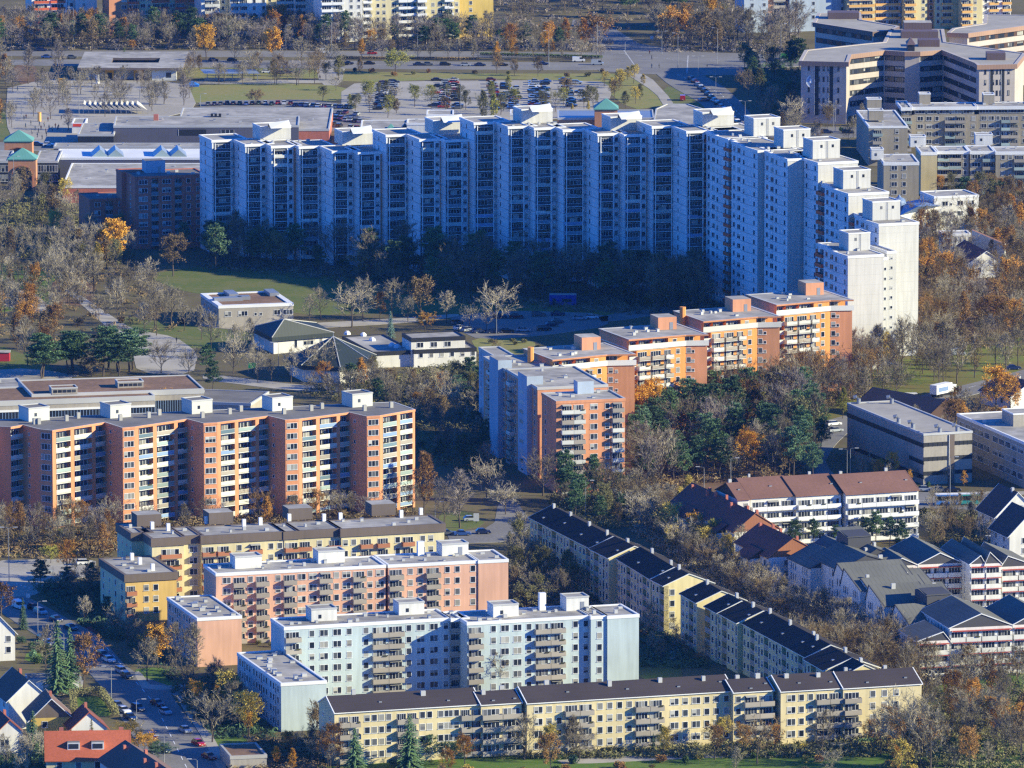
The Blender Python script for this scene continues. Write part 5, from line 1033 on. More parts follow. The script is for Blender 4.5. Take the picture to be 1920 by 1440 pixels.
def bush_mesh(key, seed, twiggy=False):
    r = random.Random(seed); c = MB(); a = MB()
    for k in range(6): an = k*1.05; a.tube([(0, 0, -.05), (cos(an)*.5, sin(an)*.5, 1.2)], [.05, .02], 'bark', 3)
    a.lib(key+'_t', 'trunk'); lobes = [(r.uniform(-.9, .9), r.uniform(-.9, .9), r.uniform(.5, 1.5), r.uniform(.5, .9)) for _ in range(7)]
    for x, y, z, q in lobes:
        for k in range(110):
            v = Vector((r.gauss(0, 1), r.gauss(0, 1), r.gauss(0, 1))).normalized(); p = Vector((x, y, z))+v*q*r.uniform(.5, 1.05)
            if p.z < .05: continue
            if twiggy: o = v.orthogonal().normalized()*.025; c.face([p-v*.35-o, p-v*.35+o, p+v*.3+Vector((0, 0, .2))], 'twig')
            else: w_ = v.orthogonal().normalized(); u = v.cross(w_); w_ = w_*cos(k)+u*sin(k); s = r.uniform(.12, .26); c.face([p-w_*s, p+v*s*.6, p+w_*s, p-v*s*.4], 'leaf')
    c.lib(key+'_c', 'crown')
for i, s in enumerate(('oval', 'wide', 'tall', 'vase', 'oval', 'wide')): tree_mesh('bare%d' % i, s, 11+i)
for i, s in enumerate(('oval', 'wide', 'tall', 'oval')): tree_mesh('full%d' % i, s, 31+i, True, 12, 1.0, .36)
for i, s in enumerate(('oval', 'vase', 'tall')): tree_mesh('thin%d' % i, s, 51+i, True, 12, .42, .3)
for i in range(4): pine_mesh('pine%d' % i, 71+i)
for i in range(2): spruce_mesh('spruce%d' % i, 81+i, 13, (.2, .26)[i])
for i in range(2): bush_mesh('bush%d' % i, 91+i)
bush_mesh('twigbush', 95, True)
TONE = {'gold': 'c9973a', 'orange': 'b4843e', 'rust': '957244', 'red': '84683f', 'brown': '7e6c4e', 'yellow': 'bda955', 'lime': '9c9a4c', 'olive': '73704a', 'green': '52663a', 'grey': '928974', 'dark': '756c5a', 'pale': 'ada38c',
        'mauve': '8a8076', 'pine': '5c7650', 'blue': '607a70', 'deep': '4a6246', 'bluegreen': '6c8866'}
def lc(hx, r=0):
    c = lin(hx); return (c[0]*(1+r), c[1]*(1+r), c[2]*(1+r), 1)
PLANTS = []   # (kind, x, y, height, width factor, tone, label, group, variant key)
def inside(p, poly):
    x, y = p; r = False; j = len(poly)-1
    for i in range(len(poly)):
        xi, yi = poly[i]; xj, yj = poly[j]
        if (yi > y) != (yj > y) and x < (xj-xi)*(y-yi)/(yj-yi)+xi: r = not r
        j = i
    return r
FB = [(min(p[0] for p in f)-1, max(p[0] for p in f)+1, min(p[1] for p in f)-1, max(p[1] for p in f)+1, inset(f, -1.3)) for f in FOOT]
def blocked(p):
    return any(a < p[0] < b and c < p[1] < d and inside(p, f) for a, b, c, d, f in FB)
KN = {'bare': 'bare_tree', 'full': 'autumn_tree', 'thin': 'autumn_tree', 'pine': 'pine_tree', 'spruce': 'spruce_tree', 'bush': 'bush', 'twigbush': 'bush'}
NV = {'bare': 6, 'full': 4, 'thin': 3, 'pine': 4, 'spruce': 2, 'bush': 2, 'twigbush': 0}
WORD = {'gold': 'golden', 'orange': 'orange', 'rust': 'rust-brown', 'red': 'red-brown', 'brown': 'brown', 'yellow': 'yellow', 'lime': 'yellow-green', 'olive': 'olive', 'green': 'green', 'grey': 'grey', 'dark': 'dark grey', 'pale': 'pale grey', 'mauve': 'mauve-grey', 'pine': 'dark green', 'blue': 'blue-green', 'deep': 'deep green', 'bluegreen': 'blue-green'}
NOUN = {'bare': 'leafless tree', 'full': 'tree in leaf', 'thin': 'half-bare tree', 'pine': 'pine', 'spruce': 'spruce', 'bush': 'bush', 'twigbush': 'leafless bush'}
def T1(kind, px, py, h, tone, where, wf=1.0, group=None, check=False, v=None):
    p = W(px, py, 0)
    if check and blocked(p): return False
    PLANTS.append([kind, p[0], p[1], h, wf, tone, '%s %s %s' % (WORD[tone], NOUN[kind], where), group, (v % max(1, NV[kind])) if v is not None else RND.randrange(max(1, NV[kind])), (px, py)]); return True
def cluster(pts, n, mix, h, where, tones, seed, wf=(.85, 1.15), mind=3.0):
    "mix: [(kind, weight)]; tones: {kind: [tone,...]}; pts: px polygon"
    r = random.Random(seed); q = [W(x, y) for x, y in pts]; x0, x1 = min(p[0] for p in q), max(p[0] for p in q); y0, y1 = min(p[1] for p in q), max(p[1] for p in q)
    got = []; tries = 0; kinds = [k for k, w_ in mix for _ in range(w_)]
    while len(got) < n and tries < n*60:
        tries += 1; p = (r.uniform(x0, x1), r.uniform(y0, y1))
        if not inside(p, q) or blocked(p): continue
        if any((p[0]-g[0])**2+(p[1]-g[1])**2 < mind*mind for g in got): continue
        got.append(p); k = r.choice(kinds); t = r.choice(tones[k]); hh = r.uniform(*h)*(.22 if 'bush' in k else 1)
        size = '' if 'bush' in k else ('tall ' if hh > (h[0]+h[1])/2+(h[1]-h[0])*.2 else ('small ' if hh < (h[0]+h[1])/2-(h[1]-h[0])*.2 else ''))
        PLANTS.append([k, p[0], p[1], hh, r.uniform(*wf), t, '%s%s %s %s' % (size, WORD[t], NOUN[k], where), 'trees '+where, r.randrange(max(1, NV[k])), None])
B = 'bare'; ALLB = ['grey', 'dark', 'mauve', 'grey', 'pale']
# belts and woods
cluster([(-30, 62), (560, 66), (1000, 78), (1140, 86), (1140, 97), (-30, 95)], 190, [(B, 9), ('pine', 3), ('thin', 2)], (8, 13), 'in the belt before the far blocks', {B: ['mauve', 'mauve', 'grey', 'dark'], 'pine': ['pine', 'deep'], 'thin': ['rust', 'brown', 'orange']}, 1, mind=4)
cluster([(930, 0), (1400, -20), (1400, 30), (1250, 55), (1120, 30), (940, 68)], 46, [(B, 6), ('pine', 3), ('full', 1)], (10, 15), 'on the slope past the junction', {B: ['mauve', 'dark'], 'pine': ['deep', 'pine'], 'full': ['rust']}, 2, mind=4)
cluster([(1225, 62), (1500, 70), (1500, 100), (1240, 96)], 46, [(B, 7), ('thin', 3)], (10, 15), 'along the road before the stone offices', {B: ['mauve', 'grey', 'dark'], 'thin': ['brown', 'gold', 'rust', 'olive']}, 3, mind=3.5)
cluster([(1400, 128), (1500, 110), (1500, 228), (1440, 225), (1380, 160)], 26, [(B, 3), ('pine', 2), ('thin', 1), ('bush', 2)], (8, 12), 'on the shaded bank beside the stone offices', {B: ['grey', 'dark'], 'pine': ['deep'], 'thin': ['olive'], 'bush': ['deep', 'olive']}, 4)
cluster([(650, 175), (1110, 165), (1120, 212), (660, 226)], 34, [('thin', 4), (B, 2), ('bush', 1)], (5, 8.5), 'between the rows of the big car park', {B: ['grey', 'olive'], 'thin': ['olive', 'brown', 'lime', 'olive'], 'bush': ['olive']}, 5, (1.0, 1.4), 5)
cluster([(1130, 150), (1200, 150), (1240, 200), (1100, 215)], 12, [('thin', 1)], (5, 8), 'on the grass corner above the post office', {'thin': ['olive', 'yellow', 'brown']}, 6, (1.1, 1.4), 5)
cluster([(395, 476), (620, 500), (900, 533), (1300, 548), (1360, 575), (1320, 590), (1120, 572), (850, 562), (600, 520), (380, 500)], 92, [('pine', 4), (B, 5), ('bush', 1)], (9, 17), 'in the shade at the foot of the crescent', {B: ['dark', 'grey', 'dark'], 'pine': ['deep', 'pine'], 'bush': ['deep', 'olive']}, 7)
cluster([(-30, 372), (110, 372), (230, 440), (260, 500), (180, 540), (-30, 470)], 46, [('thin', 3), (B, 5), ('bush', 1)], (8, 12), 'in front of the arched pavilion and brick block', {B: ALLB, 'thin': ['olive', 'brown', 'yellow', 'olive'], 'bush': ['olive', 'brown']}, 8)
cluster([(-30, 470), (180, 470), (300, 560), (360, 620), (240, 640), (60, 600), (-30, 620)], 74, [(B, 9), ('thin', 1), ('bush', 1)], (8, 12), 'in the park of bare trees', {B: ['grey', 'pale', 'grey', 'dark'], 'thin': ['brown', 'orange'], 'bush': ['brown']}, 9, mind=4)
cluster([(-30, 610), (100, 620), (110, 690), (-30, 700)], 16, [('thin', 4), (B, 2)], (10, 14), 'in the orange grove above the school', {B: ['grey'], 'thin': ['rust', 'orange', 'brown', 'rust']}, 10)
cluster([(370, 610), (470, 640), (560, 705), (560, 725), (470, 730), (380, 660)], 11, [(B, 1)], (7, 11), 'around the parish hall and church', {B: ['grey', 'pale']}, 11, mind=4)
cluster([(700, 722), (780, 740), (905, 735), (915, 800), (800, 805), (740, 780), (560, 748), (560, 734)], 62, [(B, 6), ('thin', 2), ('bush', 1), ('pine', 1)], (6, 10.5), 'on the wooded slope below the parish houses', {B: ['grey', 'dark', 'pale'], 'thin': ['olive', 'brown', 'orange'], 'bush': ['olive'], 'pine': ['deep']}, 12)
cluster([(785, 800), (915, 800), (915, 900), (860, 900), (790, 850)], 28, [(B, 3), ('pine', 1), ('bush', 1)], (6, 10), 'in the dark hollow between the orange blocks', {B: ['dark', 'grey'], 'pine': ['deep'], 'bush': ['deep']}, 13)
cluster([(1185, 770), (1500, 770), (1540, 850), (1520, 905), (1330, 900), (1190, 930)], 104, [('pine', 6), (B, 4), ('thin', 1)], (9, 15), 'in the pine wood beside the orange blocks', {B: ['dark', 'mauve', 'grey'], 'pine': ['pine', 'bluegreen', 'pine', 'deep'], 'thin': ['brown', 'olive', 'gold']}, 14, mind=3.2)
cluster([(1205, 765), (1340, 740), (1620, 700), (1640, 735), (1480, 800), (1400, 800)], 50, [(B, 8), ('thin', 1)], (9, 15), 'before the orange stepped block', {B: ['dark', 'grey', 'mauve', 'red'], 'thin': ['yellow', 'brown']}, 15, mind=4)
cluster([(1725, 440), (1930, 400), (1930, 650), (1725, 650)], 120, [('thin', 4), (B, 7), ('bush', 1)], (8, 12.5), 'in the red-brown wood beside the white end wall', {B: ['brown', 'mauve', 'grey', 'brown'], 'thin': ['rust', 'brown', 'rust', 'orange', 'red'], 'bush': ['brown', 'olive']}, 16, mind=4)
cluster([(1600, 690), (1730, 650), (1930, 630), (1930, 690), (1700, 745), (1560, 780)], 44, [(B, 8), ('thin', 1)], (8, 13), 'in the open row planting of the park', {B: ['dark', 'grey', 'brown'], 'thin': ['yellow', 'rust']}, 17, mind=5)
cluster([(-30, 985), (215, 972), (220, 1010), (760, 950), (790, 965), (640, 985), (240, 1010), (210, 1048), (-30, 1048)], 62, [(B, 6), ('thin', 1), ('bush', 2)], (6, 10), 'between the salmon slab and the yellow slab', {B: ['grey', 'dark', 'red', 'mauve'], 'thin': ['rust', 'orange'], 'bush': ['red', 'olive', 'brown']}, 18)
cluster([(965, 1010), (1090, 1050), (1100, 1130), (1060, 1150), (960, 1130)], 34, [(B, 7), ('thin', 1), ('bush', 1)], (6.5, 10.5), 'between the pink slab and the cream rows', {B: ['grey', 'dark', 'brown'], 'thin': ['olive', 'brown'], 'bush': ['olive']}, 19)
cluster([(1150, 935), (1260, 960), (1330, 1060), (1450, 1125), (1600, 1200), (1720, 1270), (1700, 1300), (1560, 1215), (1420, 1140), (1300, 1070), (1220, 1010)], 118, [(B, 12), ('thin', 1), ('bush', 1)], (6, 9.5), 'along the gully behind the cream rows', {B: ['grey', 'pale', 'dark', 'grey', 'brown'], 'thin': ['yellow', 'brown'], 'bush': ['olive']}, 20, (1.0, 1.35))
cluster([(1040, 935), (1180, 940), (1190, 990), (1060, 985)], 22, [(B, 4), ('pine', 2), ('thin', 1), ('bush', 1)], (6, 11), 'at the foot of the orange corner block', {B: ['dark', 'brown'], 'pine': ['pine'], 'thin': ['olive'], 'bush': ['olive', 'brown']}, 21)
cluster([(560, 1412), (900, 1402), (1300, 1404), (1560, 1404), (1740, 1380), (1740, 1460), (560, 1460)], 70, [('bush', 5), (B, 2), ('thin', 2), ('twigbush', 3)], (5.5, 9.5), 'in the gardens of the long cream row', {B: ['grey', 'dark'], 'thin': ['orange', 'yellow', 'rust'], 'bush': ['olive', 'green', 'rust', 'deep', 'yellow'], 'twigbush': ['brown', 'grey', 'red']}, 22, (.9, 1.3))
cluster([(1730, 1300), (1930, 1270), (1930, 1450), (1650, 1450), (1700, 1400)], 60, [(B, 5), ('thin', 3), ('bush', 2)], (6, 10), 'in the lower corner park by the cream row', {B: ['grey', 'brown', 'dark'], 'thin': ['orange', 'rust', 'brown'], 'bush': ['olive', 'rust', 'green']}, 23)
cluster([(1470, 1250), (1720, 1215), (1760, 1290), (1700, 1310)], 26, [(B, 4), ('thin', 1)], (7, 11), 'before the lower slate-gabled row', {B: ['grey', 'brown'], 'thin': ['brown', 'orange']}, 24)
cluster([(1730, 1255), (1930, 1225), (1930, 1262), (1740, 1275)], 16, [(B, 3), ('bush', 2), ('thin', 1)], (5, 9), 'under the balconies of the lower slate-gabled row', {B: ['grey'], 'bush': ['deep', 'olive'], 'thin': ['brown']}, 25)
cluster([(1755, 350), (1930, 345), (1930, 440), (1845, 450)], 34, [('thin', 4), (B, 3), ('pine', 1)], (7, 11), 'behind the white school', {B: ['grey', 'dark'], 'thin': ['rust', 'brown', 'olive'], 'pine': ['deep']}, 26)
cluster([(1735, 255), (1930, 255), (1930, 268), (1735, 268)], 12, [('thin', 1), (B, 1)], (4, 6.5), 'in the strip between the grey apartment rows', {'thin': ['orange', 'red', 'brown'], B: ['grey']}, 27)
cluster([(1640, 800), (1800, 760), (1930, 800), (1930, 870), (1850, 900)], 20, [('thin', 2), (B, 3), ('bush', 1)], (6, 10), 'around the concrete hall', {'thin': ['rust', 'brown', 'gold'], B: ['brown', 'grey'], 'bush': ['olive']}, 28)
cluster([(1545, 860), (1600, 905), (1700, 915), (1820, 912), (1840, 900), (1600, 890)], 12, [('thin', 2), (B, 2), ('bush', 2)], (4.5, 7), 'at the foot of the concrete hall', {'thin': ['brown', 'gold'], B: ['grey'], 'bush': ['olive', 'deep']}, 29)
cluster([(1730, 965), (1850, 965), (1860, 1030), (1760, 1040)], 26, [(B, 5), ('thin', 1), ('bush', 1)], (5.5, 9), 'below the bus stop', {B: ['grey', 'mauve', 'brown'], 'thin': ['yellow', 'brown'], 'bush': ['olive']}, 30)
cluster([(1480, 1010), (1700, 1015), (1720, 1040), (1600, 1040), (1480, 1030)], 12, [('pine', 3), ('bush', 2)], (6, 9), 'in front of the red-brown roofed offices', {'pine': ['pine', 'deep'], 'bush': ['rust', 'deep']}, 31)
cluster([(1270, 960), (1300, 960), (1400, 1060), (1380, 1080), (1300, 1030)], 15, [('thin', 3), (B, 2), ('bush', 1)], (6, 10), 'beside the copper-roofed houses', {'thin': ['yellow', 'gold', 'olive'], B: ['grey'], 'bush': ['deep']}, 32)
cluster([(60, 1095), (190, 1095), (230, 1180), (300, 1240), (250, 1240), (150, 1160)], 22, [(B, 3), ('bush', 3), ('pine', 1)], (5, 9), 'on the shaded corner beside the golden block', {B: ['dark', 'grey'], 'bush': ['deep', 'olive', 'red'], 'pine': ['deep']}, 33)
cluster([(300, 1258), (430, 1290), (500, 1385), (400, 1385), (340, 1320)], 22, [(B, 4), ('bush', 3), ('thin', 1)], (5, 9), 'between the street and the short blue block', {B: ['grey', 'dark'], 'bush': ['deep', 'olive'], 'thin': ['brown', 'gold']}, 34)
cluster([(480, 1395), (620, 1385), (640, 1450), (430, 1450)], 20, [(B, 3), ('thin', 2), ('bush', 2)], (5, 9), 'around the weedy garage roof', {B: ['grey', 'brown'], 'thin': ['orange', 'brown', 'gold'], 'bush': ['deep', 'brown']}, 35)
cluster([(30, 1200), (110, 1215), (150, 1270), (60, 1260)], 14, [('bush', 4), (B, 1)], (7, 11), 'in the gardens of the tiled houses', {'bush': ['green', 'olive', 'deep', 'bluegreen'], B: ['grey']}, 36)
cluster([(0, 1400), (180, 1425), (180, 1460), (0, 1460)], 14, [(B, 2), ('bush', 2)], (5, 8), 'below the bright red roof', {'bush': ['deep', 'olive'], B: ['grey', 'pale']}, 37)
cluster([(640, 1282), (1130, 1276), (1130, 1290), (640, 1300)], 22, [('thin', 2), ('bush', 3), (B, 2)], (5, 8), 'between the pale blue slab and the cream row', {'thin': ['gold', 'yellow', 'rust'], 'bush': ['olive', 'green', 'gold'], B: ['grey']}, 38)
cluster([(1190, 1120), (1260, 1190), (1330, 1250), (1210, 1240), (1200, 1180)], 20, [(B, 3), ('bush', 3)], (5, 8), 'in the shaded yard of the cream rows', {B: ['dark', 'grey'], 'bush': ['deep', 'rust', 'olive']}, 39)
cluster([(450, 1180), (510, 1190), (520, 1215), (460, 1210)], 5, [('bush', 1)], (5, 8), 'behind the short pink block', {'bush': ['olive', 'brown']}, 40)
cluster([(-30, 120), (20, 110), (25, 260), (-30, 270)], 14, [(B, 3), ('thin', 1)], (8, 12), 'beside the plaza edge', {B: ['mauve', 'grey'], 'thin': ['rust']}, 41)
cluster([(1440, 228), (1620, 232), (1625, 280), (1560, 290), (1450, 262)], 16, [(B, 3), ('bush', 2), ('thin', 1)], (6, 10), 'between the white roof huts and the stone offices', {B: ['grey', 'brown'], 'bush': ['deep', 'olive'], 'thin': ['brown']}, 42)
cluster([(880, 640), (1010, 640), (1010, 665), (920, 672)], 8, [('bush', 2), (B, 1)], (5, 7), 'on the straw-coloured grass behind the orange block', {'bush': ['brown', 'olive'], B: ['brown']}, 43)
cluster([(345, 126), (640, 130), (640, 162), (350, 160)], 26, [(B, 4), ('thin', 1)], (6, 10), 'on the verges around the bus platform', {B: ['grey', 'mauve', 'brown'], 'thin': ['brown', 'olive']}, 43, (1.0, 1.3), 5)
cluster([(640, 108), (1130, 111), (1130, 116), (640, 113)], 22, [(B, 3), ('thin', 1), ('bush', 1)], (6, 10), 'on the central strip of the dual road', {B: ['grey', 'mauve'], 'thin': ['brown', 'gold'], 'bush': ['olive', 'brown']}, 44, mind=4)
cluster([(640, 134), (1140, 136), (1130, 146), (640, 142)], 14, [('bush', 3), ('thin', 1)], (6, 9), 'on the grass bank above the big car park', {'bush': ['brown', 'olive', 'rust'], 'thin': ['brown']}, 45, mind=4)
cluster([(20, 150), (345, 150), (370, 200), (60, 262), (20, 240)], 30, [(B, 1)], (7, 10), 'planted in rows on the plaza', {B: ['grey', 'mauve', 'dark']}, 46, (1.0, 1.3), 7)
cluster([(60, 690), (250, 690), (260, 708), (60, 712)], 7, [('pine', 1)], (10, 12.5), 'in the dark clump above the school', {'pine': ['deep', 'pine']}, 47, (1.4, 1.8), 4)
cluster([(560, 470), (380, 470), (400, 505), (560, 512)], 8, [('thin', 1), ('pine', 1)], (10, 13), 'before the first white stacks of the crescent', {'thin': ['brown', 'olive'], 'pine': ['deep', 'bluegreen']}, 48)
